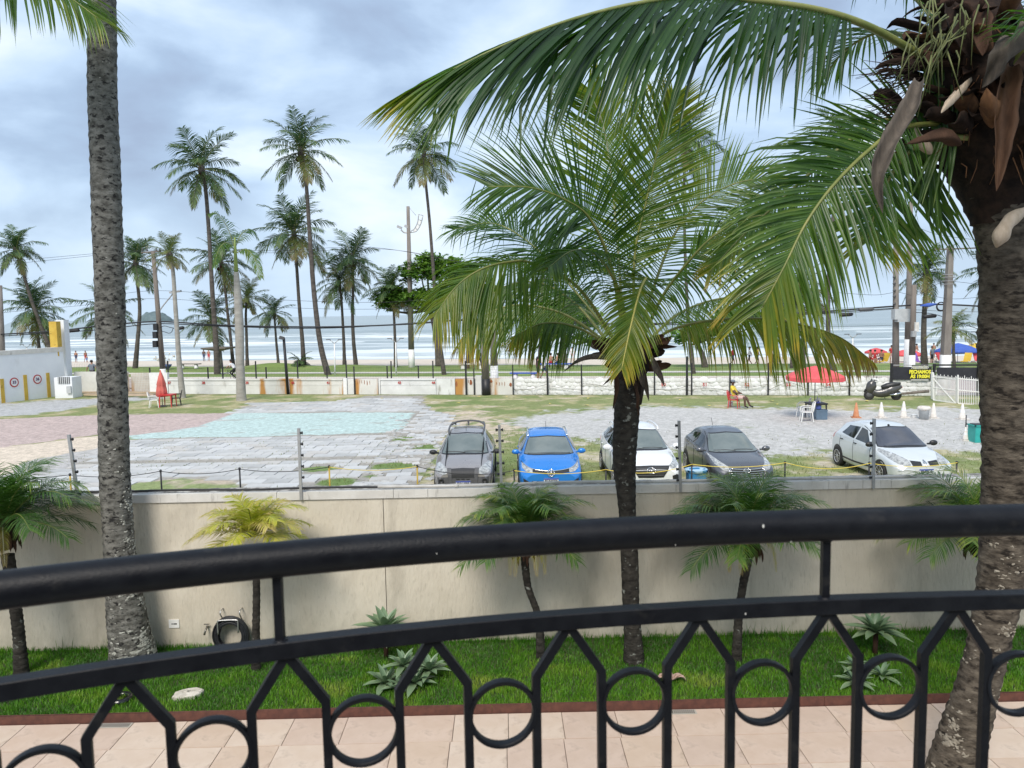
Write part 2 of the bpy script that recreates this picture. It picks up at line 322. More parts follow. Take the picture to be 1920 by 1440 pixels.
# ================================================================ SETTING
def vnoise(x, y, seed=0, n=256):
    g = np.random.default_rng(seed).random((n, n)); xi = np.floor(x).astype(int); yi = np.floor(y).astype(int); fx = x-xi; fy = y-yi
    fx = fx*fx*(3-2*fx); fy = fy*fy*(3-2*fy); a = lambda i, j: g[(xi+i) % n, (yi+j) % n]
    return (a(0, 0)*(1-fx)+a(1, 0)*fx)*(1-fy)+(a(0, 1)*(1-fx)+a(1, 1)*fx)*fy
def fbm(x, y, seed=0, o=4):
    s = 0; t = 0; A = 1
    for i in range(o): s = s+A*vnoise(x*2**i, y*2**i, seed+i); t += A; A *= .55
    return s/t
def inpoly(x, y, poly):
    r = np.zeros(np.shape(x), bool); n = len(poly)
    for i in range(n):
        x1, y1 = poly[i]; x2, y2 = poly[(i+1) % n]
        c = ((y1 > y) != (y2 > y)) & (x < (x2-x1)*(y-y1)/((y2-y1) if y2 != y1 else 1e-9)+x1); r ^= c
    return r
def sstep(a, b, x): t = np.clip((x-a)/(b-a), 0, 1); return t*t*(3-2*t)
def np_mesh(name, X, Y, Z, mats, smooth=True, attrs=None):
    r, c = X.shape; me = bpy.data.meshes.new(name); me.vertices.add(r*c)
    me.vertices.foreach_set('co', np.stack([X, Y, Z], -1).astype(np.float32).ravel())
    i = np.arange((r-1)*c).reshape(r-1, c)[:, :-1].ravel(); q = np.stack([i, i+1, i+c+1, i+c], -1)
    me.loops.add(q.size); me.loops.foreach_set('vertex_index', q.ravel().astype(np.int32)); me.polygons.add(len(q))
    me.polygons.foreach_set('loop_start', np.arange(0, q.size, 4, dtype=np.int32)); me.polygons.foreach_set('use_smooth', np.full(len(q), smooth))
    for k, (ty, a) in (attrs or {}).items():
        at = me.attributes.new(k, ty, 'POINT')
        if ty == 'FLOAT': at.data.foreach_set('value', a.astype(np.float32).ravel())
        else: at.data.foreach_set('color', np.concatenate([a, np.ones(a.shape[:-1]+(1,))], -1).astype(np.float32).ravel())
    me.materials.append(mats); me.update(calc_edges=True); me.validate(); return me
def blades(name, P, Hh, Wd, lean, tints, mat_):
    "grass: every blade a bent three-vertex-pair strip ending in a point"
    n = len(P); a = RNG.random(n)*6.283; la = RNG.random(n)*6.283; ca, sa = np.cos(a)*Wd/2, np.sin(a)*Wd/2
    lx, ly = np.cos(la)*lean, np.sin(la)*lean; V = np.zeros((n, 5, 3)); V[:, :, :] = P[:, None, :]
    V[:, 0, 0] -= ca; V[:, 0, 1] -= sa; V[:, 1, 0] += ca; V[:, 1, 1] += sa
    for j, sg in ((2, 1), (3, -1)): V[:, j, 0] += sg*ca*.8+lx*.35; V[:, j, 1] += sg*sa*.8+ly*.35; V[:, j, 2] += Hh*.6
    V[:, 4, 0] += lx; V[:, 4, 1] += ly; V[:, 4, 2] += Hh
    me = bpy.data.meshes.new(name); me.vertices.add(n*5); me.vertices.foreach_set('co', V.astype(np.float32).ravel())
    b = np.arange(n)[:, None]*5; L = np.concatenate([b+np.array([[0, 1, 2, 3]]), b+np.array([[3, 2, 4]])], 1)
    me.loops.add(L.size); me.loops.foreach_set('vertex_index', L.ravel().astype(np.int32)); me.polygons.add(2*n)
    st = (np.arange(n)[:, None]*7+np.array([[0, 4]])).ravel(); me.polygons.foreach_set('loop_start', st.astype(np.int32))
    at = me.attributes.new('tint', 'FLOAT', 'POINT'); at.data.foreach_set('value', np.repeat(tints, 5).astype(np.float32))
    me.materials.append(mat_); me.update(calc_edges=True); return me
# ---- patio of stone tiles
mb = MB(); mb.grid([[(-16, .3, -.035), (16, .3, -.035)], [(-16, 8.72, -.035), (16, 8.72, -.035)]], 0, False)
patio = tag(mb.build('patio', MT['grout']), kind='structure')
def edge_y(x): return 8.60+.012*x
tw, td = .62, .56
tm = []
for k, m_ in enumerate(TILES):
    t = MB(); t.box((0, 0, -.02), (tw-.007, td-.007, .04)); t.box((0, 0, .0005), (tw-.013, td-.013, .001)); tm.append(t.mesh('tile', m_))
cnt = 0
for j in range(5):
    for i in range(-14, 15):
        x = i*tw+.19+(.0 if j % 2 else .012); y = edge_y(x)-.03-td*(j+.5)
        if abs(x) > 8.4 or y < 6.2: continue
        link('tile', tm[RNG.integers(0, 4)], patio, (x, y, -.0015+RNG.normal()*.0012), (RNG.normal()*.0025, RNG.normal()*.0025, .012))
for (u, v) in ((212, 1361), (1272, 1336)):
    p = G(u, v, 0); g = MB(); g.box((0, 0, .004), (.42, .10, .004), 0); 
    for k in range(17): g.box((-.18+k*.0225, 0, .007), (.009, .075, .003), 1)
    o = g.build('drain_grate', [mat('grate_frame', (.42, .39, .34), rough=.6), MT['blackplastic']]); o.location = (p.x, edge_y(p.x)-.095, 0)
    tag(o, 'slotted drain grate in the patio edge near the ' + ('leaning lichened trunk at left' if u < 900 else 'middle of the railing'), 'drain', 'drain grates along the lawn edge')
# ---- lawn
xs = np.linspace(-16, 16, 120); ys = np.linspace(0, 1, 14); X, T = np.meshgrid(xs, ys); Y = edge_y(X)+.03+T*(wall_y(X)-edge_y(X)-.03)
lawn = tag(link('lawn', np_mesh('lawn', X, Y, .0+.03*fbm(X*2, Y*2, 5)*T, MT['soil'])), kind='structure')
MT['grass'] = leafmat('lawn_grass', [(0, (.018, .070, .005)), (.35, (.048, .165, .008)), (.65, (.115, .275, .014)), (1, (.26, .34, .05))], (1.1, 1.5, .5), .5, .25, 2)
n = 125000; gx = RNG.uniform(-10.4, 10.4, n); gt = RNG.random(n); gy = edge_y(gx)+.012+gt*(wall_y(gx)-edge_y(gx)-.03)
cl_ = fbm(gx*2.2, gy*2.2, 11); Hh = (.03+.045*cl_+.018*RNG.random(n))*(1+.5*(gt > .93)); 
blend = .36+.85*(cl_-.5)+.35*sstep(.62, .75, fbm(gx*.9, gy*1.4, 17))+.26*(1-gt)+RNG.normal(0, .09, n)
lawn_g = link('grass', blades('grass', np.stack([gx, gy, np.zeros(n)], -1), Hh, .0065+.004*RNG.random(n), .012+.03*RNG.random(n), np.clip(blend, 0, 1), MT['grass']))
tag(lawn_g, 'mown bright green grass of the garden lawn in front of the beige wall', 'grass', kind='stuff')
n = 1500; gx = RNG.uniform(-8, 8, n); k_ = fbm(gx*3, gx*0, 3); keep = RNG.random(n) < sstep(.35, .75, k_); gx = gx[keep]; n = len(gx)
tall = link('tall_grass', blades('tall_grass', np.stack([gx, wall_y(gx)-.03-.06*RNG.random(n), np.zeros(n)], -1), .08+.16*RNG.random(n)**2, np.full(n, .007), .02+.05*RNG.random(n), np.clip(.25+.2*RNG.normal(size=n), 0, 1), MT['grass']))
tag(tall, 'uncut wispy grass standing along the foot of the beige garden wall', 'grass', kind='stuff')
# ---- rusty steel edging of the lawn, in lengths
ed = thing('lawn_edging', 'rust brown metal edging strip between the lawn and the patio tiles', 'edging', (0, 8.6, 0))
xx = -12.0
while xx < 12:
    L = 1.95; t = MB(); t.box((0, 0, .045), (L-.004, .012, .11)); t.box((0, .012, .098), (L-.004, .024, .004))
    o = t.build('edging_strip', MT['corten'], ed); o.location = (xx+L/2, edge_y(xx+L/2)-8.6-.012, 0); o.rotation_euler.z = .012; xx += L
# ---- garden wall with coping
gw = thing('garden_wall', 'long beige plastered garden wall with a pale stained coping', 'wall', (0, 10.56, 0))
ZC, ZT = 2.11, 2.245
def slab(x0, x1, z0, z1, t0, t1): 
    vs = []
    for x in (x0, x1):
        for (t, z) in ((t0, z0), (t1, z0), (t1, z1), (t0, z1)): vs.append((x, wall_y(x)+t-10.56, z))
    return vs, [(0, 4, 5, 1), (1, 5, 6, 2), (2, 6, 7, 3), (3, 7, 4, 0), (0, 1, 2, 3), (4, 7, 6, 5)]
xj = G(721, 1100, 1.0).x*10.56/G(721, 1100, 1.0).y; xj = W(723, 1060, 10.57).x
for (a, b) in ((-14, xj-.005), (xj+.005, 14)):
    t = MB(); t.add(*slab(a, b, -.2, ZC+.01, 0, .3)); t.build('wall_panel', MT['plaster'], gw)
cuts = [-14, -8.1, -5.42, -3.3, -1.68, -1.2, .4, 2.27, 3.42, 3.78, 4.42, 4.9, 5.3, 6.1, 8, 14]
for a, b in zip(cuts[:-1], cuts[1:]):
    t = MB(); t.add(*slab(a+.003, b-.003, ZC, ZT-.02+random.uniform(-.004, .004), -.022+random.uniform(-.002, .002), .08)); t.build('coping', MT['coping'], gw)
X, T = np.meshgrid(np.linspace(-14, 14, 700), np.linspace(0, 1, 9)); Yw = wall_y(X)+.06+T*.30-10.56
Z = ZT-.03+.045*fbm(X*7, T*4, 21, 3)*np.sin(np.pi*np.clip(T*1.05, 0, 1))-.5*(T > .95)
link('mortar_crest', np_mesh('mortar_crest', X, Yw, Z, MT['rubble']), gw)
# conduits running on the wall crest
def crest(x, t, z): return (x, wall_y(x)+t, z)
cp = thing('conduit_pipe', 'grey plastic conduit lying along the right crest of the garden wall', 'pipe', crest(2, .06, ZT))
t = MB(); t.tube([crest(x, .035+.02*math.sin(x*1.3), ZT+.018+.006*math.sin(x*2.1)) for x in np.linspace(-1.9, 5.6, 40)], .021, 8); t.build('pipe', MT['pvc'], cp, True)
for x in (-.8, .3, 1.9, 3.1, 4.2):
    t = MB(); t.tube([crest(x-.03, .035+.02*math.sin(x*1.3), ZT+.018+.006*math.sin(x*2.1)), crest(x+.03, .035+.02*math.sin(x*1.3), ZT+.018+.006*math.sin(x*2.1))], .027, 8); t.build('pipe_clip', MT['pvc'], cp, True)
t = MB(); t.tube([crest(x, .05+.025*math.sin(x*.9+1), ZT+.012+.012*abs(math.sin(x*1.7))) for x in np.linspace(-8, -1.75, 46)], .016, 8)
solo('cable', t, MT['cable'], 'black cable lying along the left crest of the garden wall', 'cable', loc=crest(-4, .05, ZT))
# ---- electric fence posts on the wall
for (u0, v0, u1, v1, side, lab) in ((129, 815, 148, 946, 1, 'leaning insulator post on the wall left of the big lichened trunk'), (560, 803, 565, 937, 1, 'insulator post on the wall above the yellow palm'), (936, 797, 941, 931, 0, 'insulator post on the wall between the grey car and the blue car'), (1273, 789, 1276, 921, -1, 'insulator post on the wall beside the blue crate'), (1639, 785, 1637, 916, -1, 'insulator post on the wall in front of the silver hatchback')):
    b = W(u1, v1, wall_y(W(u1, v1, 10.6).x)-.03); tp = W(u0, v0, b.y)
    po = thing('fence_post', lab, 'fence post', b, 0, 'electric fence posts on the garden wall')
    t = MB(); t.tube([b, tp], .026, 4, 0, True, False); t.build('post', MT['alu'], po, True)
    for k in range(6):
        c = b.lerp(tp, .16+.155*k); ks = (side,) if side else (1, -1)
        for s in ks:
            t = MB(); t.lathe([(.004, 0), (.018, .006), (.012, .016), (.022, .022), (.022, .032), (.006, .038)], 8, 0, Matrix.Translation(c+Vector((.018*s, 0, 0))) @ Matrix.Rotation(R(90*s), 4, 'Y')); t.build('insulator', MT['blackplastic'], po, True)
# ---- sea-front frame: p along the shore, q towards the sea
SA = math.atan(.188); E1 = Vector((math.cos(SA), -math.sin(SA), 0)); E2 = Vector((math.sin(SA), math.cos(SA), 0)); SO = Vector((0, 47.0, 0))
def S(p, q, z): v = SO+E1*p+E2*q; return Vector((v.x, v.y, z))
def pq(P): d = Vector((P[0], P[1], 0))-SO; return d.dot(E1), d.dot(E2)
def Gs(u, q, z):
    "point on line q seen at column u (solved by the ground line), at height z"
    d = ray(u, 640); n = E2; t = ((SO+E2*q)-Vector((0, 0, 0))).dot(n)/Vector((d.x, d.y, 0)).dot(n); return Vector((d.x*t, d.y*t, z))
def Wq(u, v, q):
    d = ray(u, v); t = (SO+E2*q).dot(E2)/Vector((d.x, d.y, 0)).dot(E2); return CAM+d*t
QK, QP0, QP1, QG = 11.9, 15.9, 17.4, 24.6
# ---- lot ground
nx, ny = 640, 250
xs = np.linspace(-52, 46, nx); T = np.linspace(0, 1, ny)**.85; X, T = np.meshgrid(xs, T); Y0 = wall_y(X)+.28; Y1 = 47.3-.188*X; Y = Y0+(Y1-Y0)*T
def wp(pp, z=ZL): return [(G(u, v, z).x, G(u, v, z).y) for u, v in pp]
dx = (fbm(X*.55, Y*.55, 31)-.5)*2.2+(fbm(X*2.4, Y*2.4, 35)-.5)*.7; dy = (fbm(X*.55, Y*.55, 41)-.5)*2.2+(fbm(X*2.4, Y*2.4, 45)-.5)*.8
P_slab = wp([(-700, 1010), (-60, 925), (60, 895), (185, 842), (245, 826), (430, 776), (480, 757), (640, 752), (690, 741), (800, 741), (790, 757), (845, 778), (850, 800), (815, 850), (790, 905), (760, 960), (760, 1100), (-700, 1100)])
P_teal = wp([(240, 823), (500, 818), (748, 810), (776, 773), (438, 775), (380, 798), (320, 809), (240, 816)])
P_pink = wp([(-700, 800), (0, 786), (200, 777), (470, 774), (375, 806), (245, 815), (190, 814), (0, 838), (-700, 900)])
P_beige = wp([(-700, 900), (0, 838), (192, 816), (190, 839), (60, 862), (0, 892), (-700, 985)])
P_conc = wp([(-700, 985), (0, 892), (60, 862), (190, 839), (190, 852), (60, 900), (-60, 928), (-700, 1020)])
P_grav = wp([(935, 806), (1050, 772), (1200, 762), (1420, 762), (1600, 768), (1840, 768), (2300, 780), (2300, 870), (1850, 850), (1760, 842), (1560, 848), (1460, 856), (1300, 850), (1255, 842), (1150, 830), (1000, 812)])
P_grav2 = wp([(-600, 770), (0, 757), (100, 750), (330, 741), (290, 750), (180, 756), (90, 774), (0, 782), (-600, 810)])
P_soil = wp([(800, 772), (900, 768), (965, 792), (960, 815), (905, 835), (850, 845), (835, 800)])
P_mound = wp([(150, 925), (250, 906), (330, 896), (420, 900), (446, 912), (430, 930), (150, 940)])
C = np.zeros(X.shape+(3,))
n1 = fbm(X*.9, Y*.9, 51); n2 = fbm(X*3.5, Y*3.5, 55); n3 = fbm(X*.28, Y*.28, 61)
grass = np.array((.185, .215, .075)); dry = np.array((.33, .30, .155)); sand = np.array((.50, .43, .345)); green = np.array((.13, .185, .05))
mx = lambda a, b, t: a*(1-t[..., None])+b*t[..., None]
C[:] = grass; C = mx(C, np.broadcast_to(green, C.shape), sstep(.5, .72, n3)*.8); C = mx(C, np.broadcast_to(dry, C.shape), sstep(.42, .66, n1)); C = mx(C, np.broadcast_to(sand, C.shape), sstep(.58, .72, n1*.6+n2*.4)*.8)
near = sstep(33, 24, Y)*(X > -3); C = mx(C, np.broadcast_to(np.array((.45, .40, .32)), C.shape), near*sstep(.50, .64, n1*.5+n2*.5)*.75)
n4 = fbm(X*9, Y*9, 57, 2)
def paint(poly, col, amp=1.0, hard=.95, soft=None, feather=0):
    global C
    m = inpoly(X+dx*amp, Y+dy*amp, poly).astype(float)*hard
    if feather: m = sum(inpoly(X+dx*amp+feather*a_, Y+dy*amp+feather*b_, poly).astype(float) for a_, b_ in ((0, 0), (1, 0), (-1, 0), (0, 1), (0, -1), (.6, .6), (-.6, -.6), (.6, -.6), (-.6, .6)))/9; m = sstep(.32, .68, m+(n2-.5)*.9+(n4-.5)*.5)*hard
    if soft is not None: m = m*soft
    col = np.broadcast_to(np.array(col), C.shape)*(.86+.28*n2[..., None]); C = mx(C, col, m); return m
gv = sstep(.18, .46, n1*.65+n2*.35+.1)
paint(P_grav, (.43, .42, .405), 1.5, 1, gv, 1.1); paint(P_grav2, (.38, .38, .38), 1.2, 1, gv, .8)
paint(P_soil, (.50, .41, .33), 1.4, .85, sstep(.3, .5, n2), .9); 
m_slab = paint(P_slab, (.30, .28, .25), .5, 1)
paint(P_pink, (.44, .345, .325), .5); paint(P_beige, (.58, .49, .40), .5); paint(P_conc, (.40, .385, .375), .3)
pk = sstep(.60, .66, fbm(X*.5, Y*2.2, 77)); 
mt = inpoly(X+dx*.28, Y+dy*.28, P_teal)*(1-sstep(.66, .72, fbm(X*.8, Y*1.6, 81))*.6); C = mx(C, np.broadcast_to(np.array((.41, .515, .495)), C.shape)*(.96+.08*n2[..., None]), mt.astype(float))
paint(P_mound, (.40, .335, .255), .25, 1); m_ = inpoly(X+dx*.4, Y+dy*.4, P_mound); C = mx(C, np.broadcast_to(green*1.25, C.shape), m_*sstep(.44, .56, n1)*.8)
isl = []
for (u, v, ru, rv) in ((596, 879, 32, 5.5), (736, 874, 42, 6.5), (634, 904, 36, 7), (700, 893, 12, 2), (800, 838, 30, 5), (755, 822, 26, 4)):
    c = G(u, v, ZL); ex = abs(G(u+ru, v, ZL).x-c.x); ey = abs(G(u, v+rv, ZL).y-c.y); isl.append((c.x, c.y, ex, ey))
    m_ = (((X-c.x+dx*.12)/ex)**2+((Y-c.y+dy*.12)/ey)**2) < 1; C = mx(C, np.broadcast_to(np.array((.12, .19, .04)), C.shape), m_*.95)
# dark foot of the boundary wall, fine joints between painted fields
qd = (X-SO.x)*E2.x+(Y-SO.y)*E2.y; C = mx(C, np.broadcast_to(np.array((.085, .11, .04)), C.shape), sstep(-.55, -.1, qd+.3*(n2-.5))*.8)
Zg = ZL+.035*(fbm(X*1.2, Y*1.2, 91)-.5)+.012*(n2-.5)+.30*np.where(inpoly(X, Y, P_mound), n1*.5, 0)*.6
Zg = np.where(m_slab > .5, np.minimum(Zg, ZL-.004), Zg)
m = bpy.data.materials.new('lot_surface'); m.use_nodes = True; nt = m.node_tree; bs = nt.nodes['Principled BSDF']; bs.inputs['Roughness'].default_value = .95
at = nd(nt, 'ShaderNodeAttribute', attribute_name='albedo'); tc = nt.nodes.new('ShaderNodeTexCoord')
na = nd(nt, 'ShaderNodeTexNoise', i_Scale=5.0, i_Detail=8.0, i_Roughness=.7); lk(nt, tc.outputs['Object'], na.inputs[0])
nb = nd(nt, 'ShaderNodeTexVoronoi', i_Scale=16.0); lk(nt, tc.outputs['Object'], nb.inputs[0])
f1 = ramp(nt, na.outputs[0], [(.3, (.66, .66, .64)), (.7, (1.28, 1.28, 1.28))]); f2 = ramp(nt, nb.outputs['Distance'], [(0, (.80, .80, .80)), (.55, (1.12, 1.12, 1.12))])
lk(nt, mixc(nt, 1, mixc(nt, 1, at.outputs['Color'], f1, 'MULTIPLY'), f2, 'MULTIPLY'), bs.inputs['Base Color'])
bp = nd(nt, 'ShaderNodeBump', i_Strength=.8, i_Distance=.04); lk(nt, na.outputs[0], bp.inputs['Height']); lk(nt, bp.outputs[0], bs.inputs['Normal'])
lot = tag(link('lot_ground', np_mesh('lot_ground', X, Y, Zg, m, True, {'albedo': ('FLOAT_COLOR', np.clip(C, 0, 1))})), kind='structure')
# ---- concrete paving slabs of the lot
SLM = [mat('slab_'+n_, tuple(.92*x for x in c_), c_, 3, rough=.9, bump=.004, bscale=30, c3=tuple(x*.70 for x in c_), s3=1.7, lo3=.50, hi3=.74) for n_, c_ in (('pale', (.52, .515, .50)), ('grey', (.475, .475, .465)), ('warm', (.50, .48, .45)), ('white', (.55, .55, .54)), ('dark', (.42, .42, .41)))]
sm_ = []
for m_ in SLM:
    t = MB(); t.box((0, 0, -.02), (.788, .588, .05), taper=.992); sm_.append(t.mesh('paving_slab', m_))
cand = []
yb0 = wall_y(0)+.5
for j in range(60):
    for i in range(-40, 20):
        x = (i+(.5 if j % 2 else 0))*.8; y = 11.2+j*.6+.012*x
        if y < 19.5 or y > 46: continue
        if j in (26, 35): continue
        A = np.array([x]); B = np.array([y]); ddx = (vnoise(A*.7, B*.7, 5)-.5)*.9; ddy = (vnoise(A*.7, B*.7, 6)-.5)*.9
        if not inpoly(A+ddx, B+ddy, P_slab)[0] or any(inpoly(A+q1_, B+q2_, P_teal)[0] for q1_ in (-.4, 0, .4) for q2_ in (-.3, .3)) or inpoly(A, B, P_pink)[0] or inpoly(A+ddx, B+ddy, P_mound)[0] or inpoly(A, B, P_beige)[0] or inpoly(A, B, P_conc)[0]: continue
        if any(((x-a)/(c+.3))**2+((y-b)/(d+.2))**2 < 1 for a, b, c, d in isl): continue
        if x > -3.2 and random.random() < .22*(1 if y < 30 else 1.4): continue
        if abs(x) > y*.72: continue
        cand.append((x, y))
cand.sort(key=lambda c: c[1])
for (x, y) in cand[:300]:
    link('paving_slab', sm_[RNG.choice(5, p=[.3, .25, .15, .2, .1])], lot, (x, y, ZL+.012+RNG.normal()*.006), (RNG.normal()*.006, RNG.normal()*.006, .012+RNG.normal()*.012))
if cand[300:]:
    t = MB()
    for (x, y) in cand[300:]: t.box((x, y, ZL-.008+RNG.normal()*.005), (.785, .585, .05), int(RNG.integers(0, 5)), rz=.012+RNG.normal()*.01)
    tag(t.build('far_paving', SLM, lot), kind='stuff')
t = MB(); rn = random.Random(19)
for k in range(240):
    x = rn.uniform(-4.4, -1.6); y = rn.uniform(21, 38); x += -.10*(y-21); l = rn.uniform(.06, .26); a = rn.uniform(0, 3.14); nn = rn.randint(4, 6); T_ = Matrix.Translation((x, y, ZL+.01)) @ Matrix.Rotation(a, 4, 'Z') @ Matrix.Rotation(rn.gauss(0, .12), 4, 'X'); R0 = [l*rn.uniform(.6, 1.2) for _ in range(nn)]
    t.add([(R0[j]*math.cos(6.283*j/nn), R0[j]*.7*math.sin(6.283*j/nn), z) for z in (-.03, .02) for j in range(nn)], [tuple(range(nn, 2*nn))]+[(j, (j+1) % nn, nn+(j+1) % nn, nn+j) for j in range(nn)], rn.randint(0, 4), False, T_)
tag(t.build('slab_rubble', SLM, lot), kind='stuff')
jx = RNG.integers(-24, 0, 5200)*.8+RNG.choice([0, .4], 5200); jy = RNG.uniform(20.5, 33, 5200); kp = inpoly(jx, jy, P_slab) & (vnoise(jx*.6, jy*.6, 93) > .52) & ~inpoly(jx, jy, P_teal); jx, jy = jx[kp], jy[kp]; hz_ = RNG.random(len(jx)) < .6; jx = np.where(hz_, RNG.uniform(-18, -2, len(jx)), jx); jy = np.where(hz_, 11.2+np.round((jy-11.2)/.6)*.6-.3+.012*jx, jy)
kp = inpoly(jx, jy, P_slab) & ~inpoly(jx, jy, P_teal); jx, jy = jx[kp], jy[kp]; n = len(jx)
MT['grasslot'] = leafmat('lot_grass', [(0, (.07, .11, .025)), (.5, (.17, .20, .06)), (1, (.36, .33, .16))], (1.1, 1.3, .6), .6, .2, 1)
tag(link('joint_weeds', blades('joint_weeds', np.stack([jx, jy, np.full(n, ZL)], -1), .03+.05*RNG.random(n), .014+.01*RNG.random(n), .02+.05*RNG.random(n), np.clip(.45+.3*RNG.normal(size=n), 0, 1), MT['grasslot']), lot), kind='stuff')
n = 26000; gx = RNG.uniform(-16, 20, n); gy = RNG.uniform(20.5, 33, n)
in_ = inpoly(gx, gy, P_slab) | (vnoise(gx*.9, gy*.9, 51) > .62) | (inpoly(gx, gy, P_grav) & (RNG.random(n) < .93))
isl_in = np.zeros(n, bool)
for a, b, c, d in isl: isl_in |= ((gx-a)/c)**2+((gy-b)/d)**2 < 1
k = (~in_) | isl_in; k &= (gx > -5) | isl_in; gx, gy = gx[k], gy[k]; n = len(gx)
MT['grasslot'] = leafmat('lot_grass', [(0, (.07, .11, .025)), (.5, (.17, .20, .06)), (1, (.36, .33, .16))], (1.1, 1.3, .6), .6, .2, 1)
tag(link('weeds', blades('weeds', np.stack([gx, gy, np.full(n, ZL)], -1), .03+.06*RNG.random(n), .012+.008*RNG.random(n), .02+.04*RNG.random(n), np.clip(.5+.25*RNG.normal(size=n), 0, 1), MT['grasslot'])), 'sparse short grass and weeds growing between the parked cars', 'grass', kind='stuff')
# ---- road, kerb, promenade lawns and path
def strip(name, q0, q1, z, m_, P=95, z1=None, n=2):
    t = MB(); t.grid([[S(-P, q0, z), S(P, q0, z)], [S(-P, q1, z if z1 is None else z1), S(P, q1, z if z1 is None else z1)]], 0, False); return tag(t.build(name, m_), kind='structure')
MT['roadm'] = mat('road_surface', (.36, .30, .285), (.43, .365, .345), 2, rough=.95, c3=(.30, .27, .26), s3=.5)
MT['pathm'] = mat('pale_path', (.56, .53, .49), (.64, .61, .57), 1.5, rough=.95)
MT['grassfar'] = mat('promenade_grass', (.13, .20, .045), (.20, .27, .07), .35, rough=.95, c3=(.30, .29, .12), s3=1.2, lo3=.55, hi3=.72, detail=8)
strip('road', .2, QK, ZL-.012, MT['roadm'])
t = MB(); t.add([S(-95, QK, ZL-.1), S(95, QK, ZL-.1), S(95, QK+.35, ZL-.1), S(-95, QK+.35, ZL-.1), S(-95, QK, ZL+.1), S(95, QK, ZL+.1), S(95, QK+.35, ZL+.1), S(-95, QK+.35, ZL+.1)], [(0, 1, 5, 4), (1, 2, 6, 5), (2, 3, 7, 6), (3, 0, 4, 7), (4, 5, 6, 7)]); tag(t.build('kerb', MT['pathm']), kind='structure')
P_, Q_ = np.meshgrid(np.linspace(-95, 95, 260), np.linspace(QK+.35, QG+1.2, 40)); XX = SO.x+E1.x*P_+E2.x*Q_; YY = SO.y+E1.y*P_+E2.y*Q_
hump = .55*np.exp(-((P_+27.5)/3.5)**2-((Q_-22.5)/2.2)**2)+.3*np.exp(-((P_+20)/3)**2-((Q_-22.5)/2)**2)
tag(link('promenade_lawn', np_mesh('promenade_lawn', XX, YY, ZL+.06+hump+.12*(fbm(P_*.3, Q_*.3, 8)-.5)*sstep(QP1, QG, Q_), MT['grassfar'])), kind='structure')
strip('promenade_path', QP0, QP1, ZL+.085, MT['pathm'])
ZSEA = -2.4
MT['sand'] = mat('beach_sand', (.55, .47, .38), (.63, .555, .465), .5, rough=.95, c3=(.46, .40, .33), s3=1.5, lo3=.6, hi3=.75, bump=.03, bscale=3)
q_ = np.array([QG-.3, QG+1, 30, 40, 50, 58, 64, 68, 71, 74, 78, 84, 100]); z_ = np.interp(q_, [24, 26, 60, 71, 100], [ZL-.1, ZL-.16, -1.75, ZSEA, -4.2])
P_, Q_ = np.meshgrid(np.linspace(-130, 130, 160), q_); Zb = np.repeat(z_[:, None], 160, 1)+.08*(fbm(P_*.25, Q_*.25, 14)-.5)
tag(link('beach', np_mesh('beach', SO.x+E1.x*P_+E2.x*Q_, SO.y+E1.y*P_+E2.y*Q_, Zb, MT['sand'])), kind='structure')
# ---- sea with breaking waves
q1 = np.arange(64, 300, .9); q2 = 300*np.exp(np.linspace(0, math.log(30000/300), 70)[1:]); qq = np.r_[q1, q2]
tt = np.linspace(-1, 1, 300); Q_, T_ = np.meshgrid(qq, tt, indexing='ij'); P_ = T_*(Q_+60)*.95
wq = Q_+6*(fbm(P_*.018, Q_*.012, 71)-.5)*2+2.2*(fbm(P_*.08, Q_*.05, 73)-.5)*2
sp = 20.0; ph = (wq/sp) % 1.0; kid = np.floor(wq/sp)
hv = vnoise(P_*.022+kid*7.3, kid*3.7, 75); amp = np.interp(Q_, [64, 80, 110, 170, 230, 400, 900], [.02, .10, .22, .55, .60, .25, 0])*(.25+1.1*hv)
prof = np.where(ph < .25, (ph/.25)**1.3, np.clip(1-(ph-.25)/.55, 0, 1)**1.5)
Zs = ZSEA+amp*prof+np.interp(Q_, [64, 200, 1200], [.01, .05, 0])*(fbm(P_*.5, Q_*.5, 79)-.5)*2
dens = np.interp(Q_, [64, 70, 78, 95, 120, 150, 178, 200, 235, 320], [.22, .30, .30, .25, .20, .16, .10, .0, -.22, -.5])
st = fbm(P_*.03, Q_*.22, 83, 5); crestf = np.clip(1-abs(ph-.16)/.16, 0, 1)*(hv > .48)*np.interp(Q_, [90, 150, 210, 260], [.3, .55, .65, 0])
foam = np.clip((dens+st*.75-.42)*2.6, 0, 1)*.9+crestf; face = np.clip(1-abs(ph-.10)/.11, 0, 1)*np.interp(Q_, [100, 150, 240, 300], [0, .35, .8, .2])*hv
foam = np.clip(foam-face*(crestf < .3), 0, 1)
m = bpy.data.materials.new('sea_water'); m.use_nodes = True; nt = m.node_tree; bs = nt.nodes['Principled BSDF']
at = nd(nt, 'ShaderNodeAttribute', attribute_name='foam'); tc = nt.nodes.new('ShaderNodeTexCoord'); mp = nd(nt, 'ShaderNodeMapping'); mp.inputs['Rotation'].default_value = (0, 0, SA); lk(nt, tc.outputs['Object'], mp.inputs[0])
mp2 = nd(nt, 'ShaderNodeMapping'); mp2.inputs['Scale'].default_value = (.10, .55, 1); lk(nt, mp.outputs[0], mp2.inputs[0])
na = nd(nt, 'ShaderNodeTexNoise', i_Scale=1.0, i_Detail=7.0, i_Roughness=.65); lk(nt, mp2.outputs[0], na.inputs[0])
mp3 = nd(nt, 'ShaderNodeMapping'); mp3.inputs['Scale'].default_value = (.006, .022, 1); lk(nt, mp.outputs[0], mp3.inputs[0])
